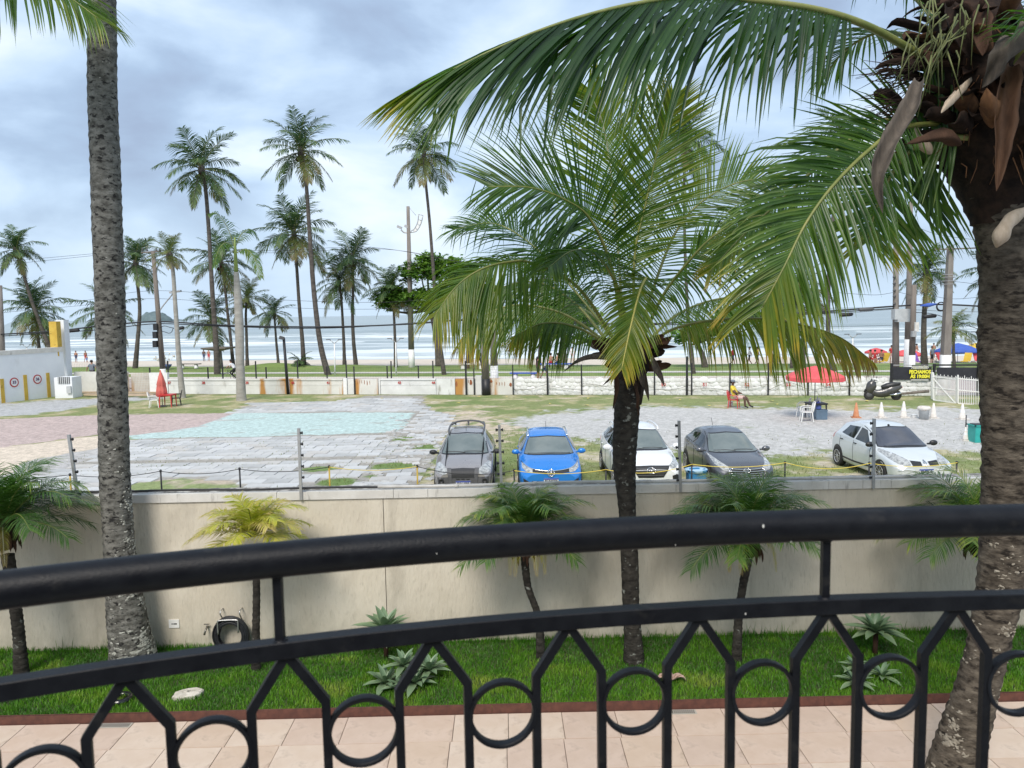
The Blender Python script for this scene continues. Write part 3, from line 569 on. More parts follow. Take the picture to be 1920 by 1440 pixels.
nbg = nd(nt, 'ShaderNodeTexNoise', i_Scale=1.0, i_Detail=8.0, i_Roughness=.7); lk(nt, mp3.outputs[0], nbg.inputs[0])
ff = mathn(nt, 'MULTIPLY', mathn(nt, 'SUBTRACT', mathn(nt, 'ADD', at.outputs['Fac'], mathn(nt, 'MULTIPLY', na.outputs[0], .8)), .62), 1.9, True)
wc = ramp(nt, nbg.outputs[0], [(.3, (.22, .275, .285)), (.7, (.33, .385, .395))])
lk(nt, mixc(nt, ff, wc, (.66, .71, .725)), bs.inputs['Base Color'])
lk(nt, mathn(nt, 'ADD', mathn(nt, 'MULTIPLY', ff, .5), .30), bs.inputs['Roughness']); bs.inputs['IOR'].default_value = 1.33
bp = nd(nt, 'ShaderNodeBump', i_Strength=1.0, i_Distance=.35); lk(nt, na.outputs[0], bp.inputs['Height']); lk(nt, bp.outputs[0], bs.inputs['Normal'])
tag(link('sea', np_mesh('sea', SO.x+E1.x*P_+E2.x*Q_, SO.y+E1.y*P_+E2.y*Q_, Zs, m, True, {'foam': ('FLOAT', foam)})), kind='structure')
# ---- island on the horizon
ic = W(293, 598, 2600); ic.z = ZSEA
P_, Q_ = np.meshgrid(np.linspace(-1, 1, 60), np.linspace(-1, 1, 24)); hh = np.clip(1-P_**2*1.02-Q_**2, 0, 1)**.62*(.62+.55*fbm(P_*3+9, Q_*3, 19))*(1-.25*P_)
isl_m = mat('hazy_island_forest', (.085, .125, .135), (.14, .185, .19), .05, rough=1)  # bluish distance haze mixed into the forest colour
tag(link('island', np_mesh('island', P_*52, Q_*60, hh*37-1.0, isl_m), None, ic), 'wooded island on the sea horizon at left', 'island', kind='structure')
ic2 = W(330, 600, 2900); P_, Q_ = np.meshgrid(np.linspace(-1, 1, 30), np.linspace(-1, 1, 10)); ic2.z = ZSEA
tag(link('islet', np_mesh('islet', P_*26, Q_*20, np.clip(1-P_**2-Q_**2, 0, 1)**.5*6, isl_m), None, ic2), 'small low rock islet beside the island', 'islet', kind='structure')
# ================================================================ VEGETATION
def frond(path, n=60, L=1.0, w=.03, s0=.12, vee=.35, droop=.5, fwd=(.45, 1.5), up=(0, 0, 1), base=.2, tip=.25, tipfrom=.6, seed=0, seg=3, fold=True, rr=.02, prof=None, lift=0, mb=None, broken=.03, left=1, right=1, tipL=.35, thin=0, dfade=0):
    "one pinnate palm leaf: a rachis along path with two ranks of drooping leaflets"
    rn = random.Random(seed); mb = mb or MB(); P = [Vector(p) for p in catmull(path, n)]
    up = Vector(up); g = Vector((0, 0, -1)); prevS = None
    mb.tube(P[::2] + ([P[-1]] if len(P) % 2 == 0 else []), [rr*(1-.85*i/(len(P[::2])))+.0015 for i in range(len(P[::2])+(len(P) % 2 == 0))], 5, 1, True, True, None, .8, 0)
    V = []; F = []; TT = []
    for i in range(n+1):
        s = i/n
        if s < s0: 
            T = (P[min(i+1, n)]-P[max(i-1, 0)]).normalized(); continue
        T = (P[min(i+1, n)]-P[max(i-1, 0)]).normalized()
        Sd = T.cross(up)
        if Sd.length < .25 and prevS: Sd = prevS - T*prevS.dot(T)
        elif prevS and Sd.dot(prevS) < 0: Sd = -Sd
        Sd.normalize(); prevS = Sd; N = Sd.cross(T)
        if N.dot(up) < 0 and not lift: N = -N
        q = (s-s0)/(1-s0); pr = prof(q) if prof else min(1, .45+1.9*q)*(1-(1-tipL)*max(0, (q-.35)/.65)**1.6)
        for sg in (-1, 1):
            if (sg < 0 and rn.random() > left) or (sg > 0 and rn.random() > right) or rn.random() < thin: continue
            ln = L*pr*rn.uniform(.88, 1.06); fw = fwd[0]+(fwd[1]-fwd[0])*q**1.4
            ck = 2.2*math.sin(i*.71+sg+seed)*math.sin(i*.23+seed*1.7); d = (Sd*sg + T*(fw+.09*ck+rn.uniform(-.09, .09)) + N*(vee*(1-max(.5, dfade)*q)+.06*ck+rn.uniform(-.13, .13))).normalized(); p = P[i].copy()
            brk = rn.random() < broken; bk = rn.randint(1, seg-1) if seg > 1 else 0
            b0 = len(V); ty = base+rn.uniform(-.10, .10); q_tip = max(0, (q-tipfrom)/(1-tipfrom)) if tipfrom < 1 else 0
            dr = droop*rn.uniform(.75, 1.25)*(1-dfade*q)
            for k in range(seg+1):
                t = k/seg; wd = w*(.55+.45*min(1, t*3))*(1-t**2.2)*(.7+.3*pr)+.0006
                W_ = T-d*T.dot(d); W_ = W_.normalized() if W_.length > .05 else Sd; Nn = d.cross(W_).normalized()
                if Nn.dot(N) < 0: Nn = -Nn
                tt = ty+tip*(t**1.5)*(.35+.65*q_tip)+(q_tip*tip*.6)
                if fold: V += [p-W_*wd*.5+Nn*wd*.22, p-Nn*wd*.05, p+W_*wd*.5+Nn*wd*.22]; TT += [tt, tt+.06, tt]
                else: V += [p-W_*wd*.5, p+W_*wd*.5]; TT += [tt, tt]
                d = (d+g*dr*((k+1)/seg)**1.3*(1.1/seg)*3*.5).normalized()
                if brk and k == bk: d = (d*.35+g*.9+Sd*sg*rn.uniform(-.2, .3)).normalized()
                p = p+d*ln/seg
            c = 3 if fold else 2
            for k in range(seg):
                for j in range(c-1):
                    a = b0+k*c+j; F.append((a, a+1, a+c+1, a+c))
    mb.add(V, F, 0, True, None, TT); return mb
def trunk_mb(path, radii, n=18, rings=80, ridge=.03, seed=1, mi=0, lump=.04):
    rn = random.Random(seed); P = catmull(path, rings); Rr = np.interp(np.linspace(0, 1, rings+1), np.linspace(0, 1, len(radii)), radii)
    mb = MB(); vs = []; fs = []; ph = [rn.uniform(0, 6.28) for _ in range(4)]
    for i, p in enumerate(P):
        rg = ridge*(1 if i % 3 == 0 else (-.3 if i % 3 == 1 else 0))*rn.uniform(.4, 1.3)
        for k in range(n):
            a = 2*math.pi*k/n; r = Rr[i]*(1+rg+lump*(math.sin(2*a+ph[0]+i*.13)+.7*math.sin(3*a+ph[1]-i*.21))*.5+rn.uniform(-.014, .014))
            vs.append((p[0]+r*math.cos(a), p[1]+r*math.sin(a), p[2]+rn.uniform(-.004, .004)))
    for i in range(rings):
        for k in range(n): k2 = (k+1) % n; fs.append((i*n+k, i*n+k2, (i+1)*n+k2, (i+1)*n+k))
    fs.append(tuple(rings*n+k for k in range(n)))
    return mb.add(vs, fs, mi, True)
def blade_mb(path, wid, thick=.3, n=10, curl=.4, mb=None, mi=0, side=None, seed=0):
    "a boat-shaped bract: lens cross-section swept along path"
    mb = mb or MB(); P = [Vector(p) for p in catmull(path, n)]; rows = []
    for i, p in enumerate(P):
        T = (P[min(i+1, n)]-P[max(i-1, 0)]).normalized(); A = Vector(side) if side else T.cross(Vector((0, 1, 0))); A = (A-T*A.dot(T)).normalized(); B = T.cross(A)
        t = i/n; wd = wid*(1+.06*math.sin(i*2.3+seed+wid*90)+.05*math.sin(i*5.1+wid*300))*(math.sin(math.pi*min(1, .12+.88*t**.8)))**.75+.003; row = []
        for k in range(9):
            a = -1+2*k/8; row.append(tuple(p+A*wd*.5*a+B*wd*curl*(a*a-.5)))
        for k in range(8, -1, -1):
            a = -1+2*k/8; row.append(tuple(p+A*wd*.5*a*.97+B*(wd*curl*(a*a-.5)+wd*thick*.25*(1-a*a)+.002)))
        row.append(row[0]); rows.append(row)
    return mb.grid(rows, mi, True)
LF = [MT['leaf'], MT['rachis']]; LFP = [MT['leaf'], MT['rachis_pale']]; LFY = [MT['leaf'], MT['rachis_yellow']]
def px(path): return [W(u, v, y) for (u, v, y) in path]
# ---------------------------------------------------------------- big lichened coconut palm at left
b = G(250, 1243, 0)
lp = thing('coconut_palm', 'tall grey lichened palm trunk rising from the lawn at left', 'palm tree', b)
pth = [W(252, 1250, b.y), W(243, 1190, b.y), W(232, 1110, b.y), W(222, 1000, b.y), W(215, 880, b.y), W(210, 700, b.y), W(204, 500, b.y), W(198, 330, b.y), W(192, 160, b.y), W(191, 0, b.y), W(188, -90, b.y)]
pth[0].z = -.05
trunk_mb(pth, [.315, .27, .22, .195, .185, .185, .175, .182, .168, .165, .16], 26, 230, .035, 3).build('trunk', MT['bark_left'], lp, True)
t = MB(); rn = random.Random(5)
def lichen(t, rn, pth, RR, ncl, nfl, hmax, hp, a0, a1, smin, smax):
    "crusty flakes growing in clusters on a trunk"
    for q_ in range(ncl):
        h = rn.random()**hp*hmax; a_ = rn.uniform(a0, a1); sp = rn.uniform(.05, .16)
        for k in range(int(nfl*rn.uniform(.4, 1.5)*(1.2-.8*h/hmax))+2):
            i = max(0, h+rn.gauss(0, sp*.7)); k0 = min(int(i), len(pth)-2); c = pth[k0].lerp(pth[k0+1], i-k0); rr = np.interp(i, range(len(RR)), RR)
            a = a_+rn.gauss(0, sp*3); sz = rn.uniform(smin, smax)*(1.2-.6*h/hmax); nrm = Vector((math.cos(a), math.sin(a), 0)); tg = Vector((-nrm.y, nrm.x, 0)); p = c+nrm*(rr*1.014); m_ = 8; V = [p+nrm*.004]
            for q in range(m_): b_ = 6.283*q/m_; e = sz*rn.uniform(.35, 1.35); V.append(p+tg*math.cos(b_)*e*1.4+Vector((0, 0, math.sin(b_)*e))-nrm*.007)
            t.add(V, [(0, 1+q, 1+(q+1) % m_) for q in range(m_)], 0, False)
LR = [.315, .27, .22, .195, .185, .185, .175, .182, .168, .165, .16]
lichen(t, rn, pth, LR, 60, 14, 4.2, 1.5, -1.7, .5, .006, .026); lichen(t, rn, pth, LR, 34, 5, 8.5, .9, -3.1, .6, .004, .014)
o = t.build('lichen', MT['lichen'], lp, True); tag(o, kind='stuff')
top = pth[-1]; y_ = top.y
for k, (pp, L, sd_, drp) in enumerate((([(190, -100, y_), (215, -200, y_), (330, -300, y_+.2), (480, -330, y_+.4)], 1.0, 5, .5), ([(188, -100, y_), (150, -260, y_), (60, -360, y_+.3), (-60, -380, y_+.5)], 1.0, 6, .5), ([(190, -100, y_), (230, -240, y_+.8), (260, -300, y_+2), (280, -280, y_+3.6)], 1.0, 7, .5), ([(190, -100, y_), (170, -230, y_-.8), (150, -330, y_-2), (120, -330, y_-3.2)], 1.0, 8, .5))):
    frond(px(pp), 80, L, .034, .16, .2, drp, (.25, 1.1), base=.34 if k < 2 else .2, tip=.3, tipfrom=.5, seed=sd_, rr=.03).build('frond', LF, lp, True)
t = MB(); t.lathe([(.16, -.3), (.22, 0), (.25, .2), (.16, .5), (.05, .8)], 12, 0, Matrix.Translation(top), lump=lambda k, z: 1+.15*math.sin(k*2.3)); t.build('crown_base', MT['bootdark'], lp, True)
b = Vector((-9.4, 9.2, 0)); lq = thing('coconut_palm', 'coconut palm beyond the left edge showing only one hanging frond at top left', 'palm tree', b)
c = W(-330, -150, 9.2); trunk_mb([b, b.lerp(c, .5)+Vector((.1, 0, 0)), c], [.25, .18, .16], 16, 90, .03, 4).build('trunk', MT['bark_left'], lq, True)
for k, (pp, L) in enumerate((([(-330, -160, 9.2), (-200, -150, 9.1), (-80, -100, 9.0), (30, -52, 8.95), (110, -18, 8.9), (185, 35, 8.9)], 1.22), ([(-330, -160, 9.2), (-450, -260, 9.4), (-600, -240, 9.6), (-720, -120, 9.8)], 1.0), ([(-330, -160, 9.2), (-330, -330, 9.0), (-300, -420, 8.2), (-260, -400, 7.2)], 1.0), ([(-330, -160, 9.2), (-360, -330, 9.8), (-380, -430, 10.8), (-400, -420, 11.8)], 1.0), ([(-330, -160, 9.2), (-430, -170, 8.8), (-520, -100, 8.3), (-580, 30, 8.0)], 1.0))):
    frond(px(pp), 90, L, .034, .16, -.15, 1.0, (.55, 1.7), base=.36, tip=.22, tipfrom=.5, seed=400+k, rr=.03, seg=4, up=(0, -.5, 1)).build('frond', LF, lq, True)
# ---------------------------------------------------------------- young coconut palm in the centre
b = G(1189, 1243, 0); yc = b.y
cp_ = thing('coconut_palm', 'young coconut palm with a dark trunk and full low crown right of centre', 'palm tree', b)
pth = [W(1189, 1250, yc), W(1187, 1200, yc), W(1183, 1130, yc), W(1180, 1040, yc), W(1176, 960, yc), W(1171, 860, yc), W(1175, 770, yc), W(1178, 710, yc), W(1182, 660, yc)]
pth[0].z = -.05
trunk_mb(pth, [.142, .12, .11, .113, .112, .150, .165, .175, .15], 20, 150, .04, 8).build('trunk', MT['bark_mid'], cp_, True)
cr = (1182, 640)
FR = [  # path px + depth offset, L, vee, droop, base tint, tip tint, materials, extras
 ([(1168, 640, .1), (1161, 500, .2), (1149, 360, .35), (1132, 240, .3), (1102, 165, .1)], 1.12, .25, .10, .50, .15, LFP, dict(up=(0, -1, .2), fwd=(.40, 1.5))),
 ([(1188, 640, .0), (1190, 480, .0), (1211, 380, .0), (1236, 270, -.1), (1262, 185, -.3)], 1.05, .25, .12, .48, .2, LF, dict(up=(.3, -1, .2), fwd=(.42, 1.5))),
 ([(1172, 640, -.2), (1146, 500, -.6), (1107, 412, -.9), (1060, 375, -1.1), (995, 352, -1.3), (915, 350, -1.4)], 1.22, .2, .24, .28, .12, LF, dict(up=(-.2, -.9, .6), fwd=(.35, 1.4), n=100)),
 ([(1160, 650, -.2), (1085, 540, -.9), (1000, 494, -1.3), (950, 492, -1.5), (900, 506, -1.6), (855, 538, -1.7), (815, 592, -1.8)], 1.05, -.35, 1.1, .42, .25, LF, dict(up=(-.1, -.75, .8), fwd=(.3, 1.4), n=105)),
 ([(1155, 655, .1), (1060, 590, .3), (970, 572, .5), (905, 595, .6), (862, 645, .6)], .88, -.7, 1.1, .44, .42, LF, dict(n=90, tipfrom=.35, up=(0, -.5, 1))),
 ([(1172, 650, -.3), (1190, 575, -1.1), (1212, 522, -1.7), (1200, 545, -2.1), (1183, 610, -2.4), (1166, 690, -2.5)], .56, .05, .5, .50, .20, LFY, dict(up=(0, -.9, .5), fwd=(.6, 1.7), s0=.36, n=95, rr=.022)),
 ([(1205, 655, .0), (1260, 618, -.2), (1340, 600, -.4), (1440, 598, -.6), (1512, 611, -.8), (1576, 633, -.9), (1632, 674, -1.0)], .92, -.85, 1.1, .58, .3, LF, dict(fwd=(.2, 1.8), tipL=.22, n=115, up=(0, -.4, 1))),
 ([(1196, 645, .3), (1225, 540, .6), (1270, 430, .8), (1330, 368, .9), (1405, 338, 1.0), (1475, 350, 1.0)], 1.05, .1, .25, .38, .25, LF, dict(up=(.2, -.8, .6), fwd=(.5, 1.5))),
 ([(1200, 648, -.2), (1240, 560, -.5), (1290, 492, -.8), (1345, 438, -.9), (1420, 405, -1.0), (1490, 418, -1.0)], .98, -.4, 1.0, .38, .2, LF, dict(fwd=(.4, 1.5), up=(.1, -.6, .9))),
 ([(1160, 648, .4), (1090, 560, .9), (1010, 470, 1.2), (930, 420, 1.4), (850, 430, 1.5)], .9, .3, .4, .22, .15, LF, dict(up=(0, -.6, 1), broken=.14)),
 ([(1158, 660, -.1), (1085, 615, -.4), (1020, 606, -.6), (965, 630, -.7)], .74, -.8, 1.1, .38, .4, LF, dict(n=70, up=(0, -.4, 1))),
 ([(1200, 655, .5), (1270, 590, 1.0), (1350, 560, 1.3), (1430, 560, 1.5), (1500, 590, 1.6)], .82, -.6, 1.0, .42, .3, LF, dict(up=(0, -.4, 1))),
 ([(1165, 650, .8), (1110, 590, 1.8), (1060, 570, 2.6), (1010, 600, 3.2)], .85, -.5, .9, .3, .3, LF, dict(n=60)),
 ([(1180, 645, -.1), (1160, 545, -.9), (1120, 480, -1.6), (1075, 470, -2.1), (1030, 500, -2.4)], .8, .0, .9, .3, .1, LF, dict(n=85, up=(-.2, -.6, 1))),
 ([(1150, 655, .3), (1080, 570, .8), (1010, 530, 1.1), (940, 540, 1.2), (890, 590, 1.2)], .85, -.5, 1.1, .32, .3, LF, dict(n=85, up=(0, -.5, 1))),
]
for k, (pp, L, ve, dr, ba, ti, mm, ex) in enumerate(FR):
    L *= 1.08; ba += .035; ex = dict(ex)
    if 'n' in ex: ex['n'] = int(ex['n']*1.18)
    kw = dict(n=122, w=.027, s0=.2, fwd=(.4, 1.3), seed=100+k, rr=.026, tipfrom=.45, broken=.025); kw.update(ex)
    frond([W(u, v, yc+d) for u, v, d in pp], L=L, vee=ve, droop=dr, base=ba, tip=ti, **kw).build('frond', mm, cp_, True)
t = MB(); t.lathe([(.13, -.62), (.17, -.40), (.215, -.15), (.25, .05), (.20, .28), (.10, .5)], 14, 0, Matrix.Translation(W(1182, 668, yc)), lump=lambda k, z: 1+.16*math.sin(k*2.1+z*9)); t.build('crown_base', MT['bootdark'], cp_, True)
rn = random.Random(12)
for k in range(26):
    a = rn.uniform(0, 6.28); h = rn.uniform(-.30, .18); c = W(1182, 668, yc)+Vector((math.cos(a)*.16, math.sin(a)*.16, h)); o_ = Vector((math.cos(a), math.sin(a), 0)); l = rn.uniform(.2, .42); e = rn.uniform(-.1, .9)
    blade_mb([c, c+o_*l*.4+Vector((0, 0, l*.25*e)), c+o_*l*.8+Vector((0, 0, l*.5*e)), c+o_*l+Vector((0, 0, l*.65*e))], rn.uniform(.09, .15), .5, 6).build('leaf_base', MT['boot'] if rn.random() < .6 else MT['bootdark'], cp_, True)
for pp, wd in (([(1150, 674, -.2), (1112, 670, -.45), (1082, 678, -.6), (1056, 698, -.7)], .10), ([(1222, 668, -.15), (1232, 690, -.3), (1240, 705, -.35), (1246, 724, -.4)], .10), ([(1205, 690, -.2), (1211, 715, -.25), (1217, 752, -.25)], .09), ([(1155, 690, -.25), (1158, 730, -.3), (1149, 768, -.3)], .08), ([(1160, 690, -.2), (1146, 708, -.3), (1130, 723, -.35)], .07), ([(1225, 650, 0), (1250, 649, -.1), (1270, 650, -.15)], .06), ([(1120, 655, 0), (1108, 645, .0), (1100, 636, 0)], .10), ([(1200, 690, -.22), (1204, 705, -.3), (1206, 726, -.3)], .12)):
    blade_mb([W(u, v, yc+d) for u, v, d in pp], wd, .4, 8, side=(.5, -.6, .6)).build('dry_bract', MT['spathe'] if wd > .085 else MT['boot'], cp_, True)
t = MB(); t.tube([W(1191, 700, yc-.3), W(1193, 735, yc-.32), W(1197, 778, yc-.3)], .008, 5); t.tube([W(1190, 715, yc-.3), W(1197, 745, yc-.33), W(1195, 765, yc-.3)], .02, 5); t.build('dry_stalk', MT['boot'], cp_, True)
# ---------------------------------------------------------------- mature coconut palm at right
yr = 7.25; b = G(1772, 1480, 0); yb = b.y
rp = thing('coconut_palm', 'mature coconut palm curving up from the patio at the right edge with brown husks', 'palm tree', b)
pth = [W(1768, 1490, yb), W(1800, 1400, yb+.05), W(1828, 1300, yb+.1), W(1858, 1190, yb+.2), W(1876, 1090, yb+.25), W(1888, 960, yb+.3), W(1893, 800, yb+.3), W(1893, 650, yb+.3), W(1892, 520, yb+.3), W(1886, 400, yb+.3), W(1872, 310, yb+.3), W(1850, 230, yb+.3), W(1830, 120, yb+.3)]
pth[0].z = -.05; RR = [.235, .215, .195, .185, .20, .225, .245, .255, .26, .28, .30, .30, .24]
trunk_mb(pth, RR, 26, 190, .045, 21, lump=.06).build('trunk', MT['bark_right'], rp, True)
t = MB(); rn = random.Random(15); lichen(t, rn, pth, RR, 46, 12, 5.2, 1.1, -3.0, .0, .006, .026)
tag(t.build('lichen', mat('brown_grey_lichen', (.19, .165, .125), (.31, .275, .22), 20, rough=.95), rp, True), kind='stuff')
y0 = yb+.3
FR = [
 ([(1800, 130, 0), (1723, 100, -.2), (1630, 50, -.4), (1540, 20, -.5), (1430, 3, -.6), (1300, -6, -.7), (1190, 8, -.8), (1090, 32, -.9), (1000, 62, -1.0), (920, 96, -1.05), (850, 130, -1.1)], 1.72, -.70, 1.5, .12, .5, LF, dict(n=165, w=.046, s0=.24, fwd=(.25, 3.4), tipL=.50, dfade=.75, rr=.045, tipfrom=.70, seg=6, broken=.05, up=(-.15, -.55, 1))),
 ([(1790, 230, -.1), (1690, 240, -.4), (1625, 285, -.6), (1560, 350, -.8), (1510, 420, -.9), (1470, 500, -1.0), (1430, 575, -1.0)], 1.06, .10, .70, .32, .40, LF, dict(n=100, w=.034, s0=.12, fwd=(.45, 1.5), rr=.03, up=(.1, -.9, .4), tipfrom=.40, seg=4, tipL=.55)),
 ([(1780, 240, .3), (1660, 225, .5), (1560, 290, .6), (1470, 370, .7), (1390, 445, .7), (1330, 510, .7)], .72, .25, .6, .30, .45, LF, dict(n=90, w=.03, fwd=(.55, 1.7), up=(-.2, -.6, 1), tipfrom=.4)),
 ([(1815, 258, -.3), (1750, 258, -.2), (1700, 290, 0), (1662, 345, .1), (1640, 400, .1), (1628, 450, .1)], 1.18, .08, .28, .34, .35, LF, dict(n=62, w=.040, s0=.06, fwd=(.10, .9), up=(0, -1, .1))),
 ([(1820, 110, .3), (1740, 20, .6), (1640, -70, .9), (1520, -110, 1.2), (1400, -90, 1.4)], 1.0, .2, 1.1, .2, .25, LF, dict(n=80, w=.036)),
 ([(1850, 90, 0), (1860, -90, .2), (1800, -260, .4), (1700, -380, .6)], 1.0, .4, .3, .2, .2, LF, dict(n=60, w=.034)),
 ([(1880, 110, .2), (1990, -40, .2), (2120, -120, .1), (2280, -90, 0)], 1.0, .3, .7, .2, .2, LF, dict(n=60, w=.034)),
 ([(1870, 150, -.3), (1950, 60, -.9), (2050, 40, -1.5), (2160, 120, -1.9)], .9, .3, .8, .22, .3, LF, dict(n=60, w=.034)),
 ([(1830, 120, .5), (1800, -20, 1.4), (1790, -90, 2.4), (1780, -60, 3.4)], 1.0, .3, .7, .2, .2, LF, dict(n=60, w=.034)),
 ([(1810, 150, .3), (1740, 90, .8), (1660, 60, 1.4), (1590, 90, 1.8), (1540, 150, 2.0)], .85, .2, 1.0, .22, .25, LF, dict(n=60, w=.032)),
]
for k, (pp, L, ve, dr, ba, ti, mm, ex) in enumerate(FR):
    kw = dict(n=70, w=.034, s0=.2, fwd=(.4, 1.4), seed=200+k, rr=.036, tipfrom=.5, broken=.04, seg=4); kw.update(ex)
    frond([W(u, v, y0+d) for u, v, d in pp], L=L, vee=ve, droop=dr, base=ba, tip=ti, **kw).build('frond', mm, rp, True)
trunk_mb([W(1886, 420, y0), W(1876, 340, y0), W(1858, 260, y0), W(1842, 170, y0), W(1830, 60, y0), W(1822, -60, y0)], [.275, .36, .47, .50, .42, .2], 22, 40, .05, 44, lump=.22).build('crown_base', MT['bootdark'], rp, True)
rn = random.Random(33)
for k in range(84):
    a = rn.uniform(0, 6.28); h = rn.uniform(-.50, .95); r_ = .40; c = W(1850, 215, y0)+Vector((math.cos(a)*r_, math.sin(a)*r_, h)); o_ = Vector((math.cos(a), math.sin(a), 0)); l = rn.uniform(.28, .60); e = rn.uniform(-.45, .9)
    blade_mb([c-o_*.08, c+o_*l*.4+Vector((0, 0, l*.22*e)), c+o_*l*.75+Vector((0, 0, l*.5*e)), c+o_*l+Vector((0, 0, l*.6*e))], rn.uniform(.04, .17), .55, 9, side=(-o_.y, o_.x, rn.uniform(-.4, .4))).build('leaf_base', rn.choice((MT['boot'], MT['bootdark'], MT['bootdark'], MT['fibre'])), rp, True)
for pp, wd, m_, nm, sd_ in (([(1724, 150, -1.0), (1702, 215, -1.15), (1665, 275, -1.25), (1644, 335, -1.25), (1655, 400, -1.2)], .145, 'spathe', 'dry_spathe', (.9, -.3, .3)), ([(1898, 122, -.65), (1884, 190, -.7), (1878, 270, -.7), (1868, 358, -.65)], .18, 'spathe_warm', 'dry_spathe', (1, -.2, .1)), ([(1990, 30, -.9), (1930, 55, -.9), (1882, 105, -.85), (1841, 165, -.7)], .24, 'spathe', 'dry_spathe', (.5, -.6, .6)), ([(1935, 250, -.45), (1930, 310, -.5), (1925, 370, -.45)], .20, 'bootdark', 'dry_spathe', (1, 0, 0)), ([(1820, 150, -.5), (1788, 185, -.7), (1765, 212, -.75)], .08, 'spathe_pale', 'leaf_base', (.6, -.6, .6)), ([(1748, 290, -.2), (1722, 262, -.3), (1718, 235, -.3)], .10, 'spathe_pale', 'leaf_base', (.8, -.4, .3)), ([(1690, 190, -.2), (1660, 180, -.3), (1638, 173, -.35)], .13, 'bootdark', 'leaf_base', (.2, -.4, 1)), ([(1840, 20, -.55), (1835, 70, -.7), (1842, 105, -.75)], .16, 'boot', 'leaf_base', (1, -.1, 0)), ([(1780, 10, -.4), (1795, 60, -.6), (1820, 110, -.6)], .15, 'bootdark', 'leaf_base', (1, -.1, .2)), ([(1860, 235, -.55), (1858, 200, -.75), (1850, 165, -.8)], .15, 'fibre', 'leaf_base', (1, -.1, 0)), ([(1800, 270, -.5), (1770, 255, -.6), (1700, 270, -.6)], .12, 'boot', 'leaf_base', (.1, -.5, 1))):
    blade_mb([W(u, v, y0+d) for u, v, d in pp], wd, .25 if 'spathe' in m_ else .5, 14, .75, side=sd_).build(nm, MT[m_], rp, True)
t = MB(); t.tube(catmull([W(1940, 388, y0-.42), W(1912, 400, y0-.48), W(1890, 418, y0-.52), W(1876, 444, y0-.53), W(1868, 464, y0-.50)], 14), [.018, .024, .03, .04, .052, .06, .062, .056, .056, .066, .072, .066, .05, .03, .008], 10); t.build('seed_pod', MT['spathe_pale'], rp, True)
rn = random.Random(91)
for k in range(46):
    a = rn.uniform(2.2, 4.3); h = rn.uniform(-.35, 1.0); o_ = Vector((math.cos(a), math.sin(a)*.8, 0)); c = W(1842, 190, y0)+o_*.40+Vector((0, 0, h)); l = rn.uniform(.3, .62); e = rn.uniform(-.5, .8)
    blade_mb([c, c+o_*l*.45+Vector((0, 0, l*.3*e)), c+o_*l*.8+Vector((rn.gauss(0, .03), 0, l*.5*e)), c+o_*l+Vector((0, 0, l*.5*e-.05))], rn.uniform(.05, .19), .5, 9, side=(-o_.y, o_.x, rn.uniform(-1, 1))).build('leaf_base', rn.choice((MT['bootdark'], MT['bootdark'], MT['boot'])), rp, True)
t = MB(); rn = random.Random(3)
for k in range(44):
    u0, v0 = rn.choice(((1750, 30), (1790, 60), (1765, 90), (1720, 100), (1820, 30))); u0 += rn.uniform(-30, 30); v0 += rn.uniform(-40, 10); d = -.6-rn.random()*.3
    du = rn.uniform(-70, 30); dv = rn.uniform(30, 120)
    t.tube([W(u0, v0, y0+d), W(u0+du*.5+rn.uniform(-8, 8), v0+dv*.3, y0+d-.05), W(u0+du, v0+dv, y0+d)], [.008, .006, .003], 4, 0, tint=0)
t.build('flower_stalk', mat('green_flower_stalk', (.07, .085, .02), (.14, .15, .045), 8, rough=.6), rp, True)
t = MB()
for k in range(40):
    u0, v0 = 1700+rn.uniform(-10, 40), 130+rn.uniform(-25, 35); du = rn.uniform(-110, -20); dv = rn.uniform(-15, 50)
    t.tube([W(u0, v0, y0-.4), W(u0+du*.5, v0+dv*.5+rn.uniform(-12, 6), y0-.45), W(u0+du, v0+dv, y0-.4+rn.uniform(-.1, .1))], [.006, .005, .002], 4)
for k in range(26):
    u0, v0 = 1690+rn.uniform(-10, 30), 205+rn.uniform(-20, 20); du = rn.uniform(-80, -20); dv = rn.uniform(-10, 40)
    t.tube([W(u0, v0, y0-.4), W(u0+du*.5, v0+dv*.4, y0-.45), W(u0+du, v0+dv, y0-.4)], [.006, .005, .002], 4)
t.build('dead_stalk', MT['bootdark'], rp, True)
t = MB(); rn = random.Random(71)
for k in range(150):
    a = rn.uniform(-3.14, .3); c = W(1852, 230, y0)+Vector((math.cos(a)*rn.uniform(.36, .55), math.sin(a)*rn.uniform(.36, .55), rn.uniform(-.45, .8))); d = Vector((math.cos(a)*rn.uniform(0, .25), math.sin(a)*rn.uniform(0, .25), -rn.uniform(.08, .34)))
    t.tube([c, c+d*.5+Vector((rn.gauss(0, .03), 0, .03)), c+d], [.006, .005, .002], 4)
tag(t.build('fibre_strands', MT['fibre'], rp, True), kind='stuff')
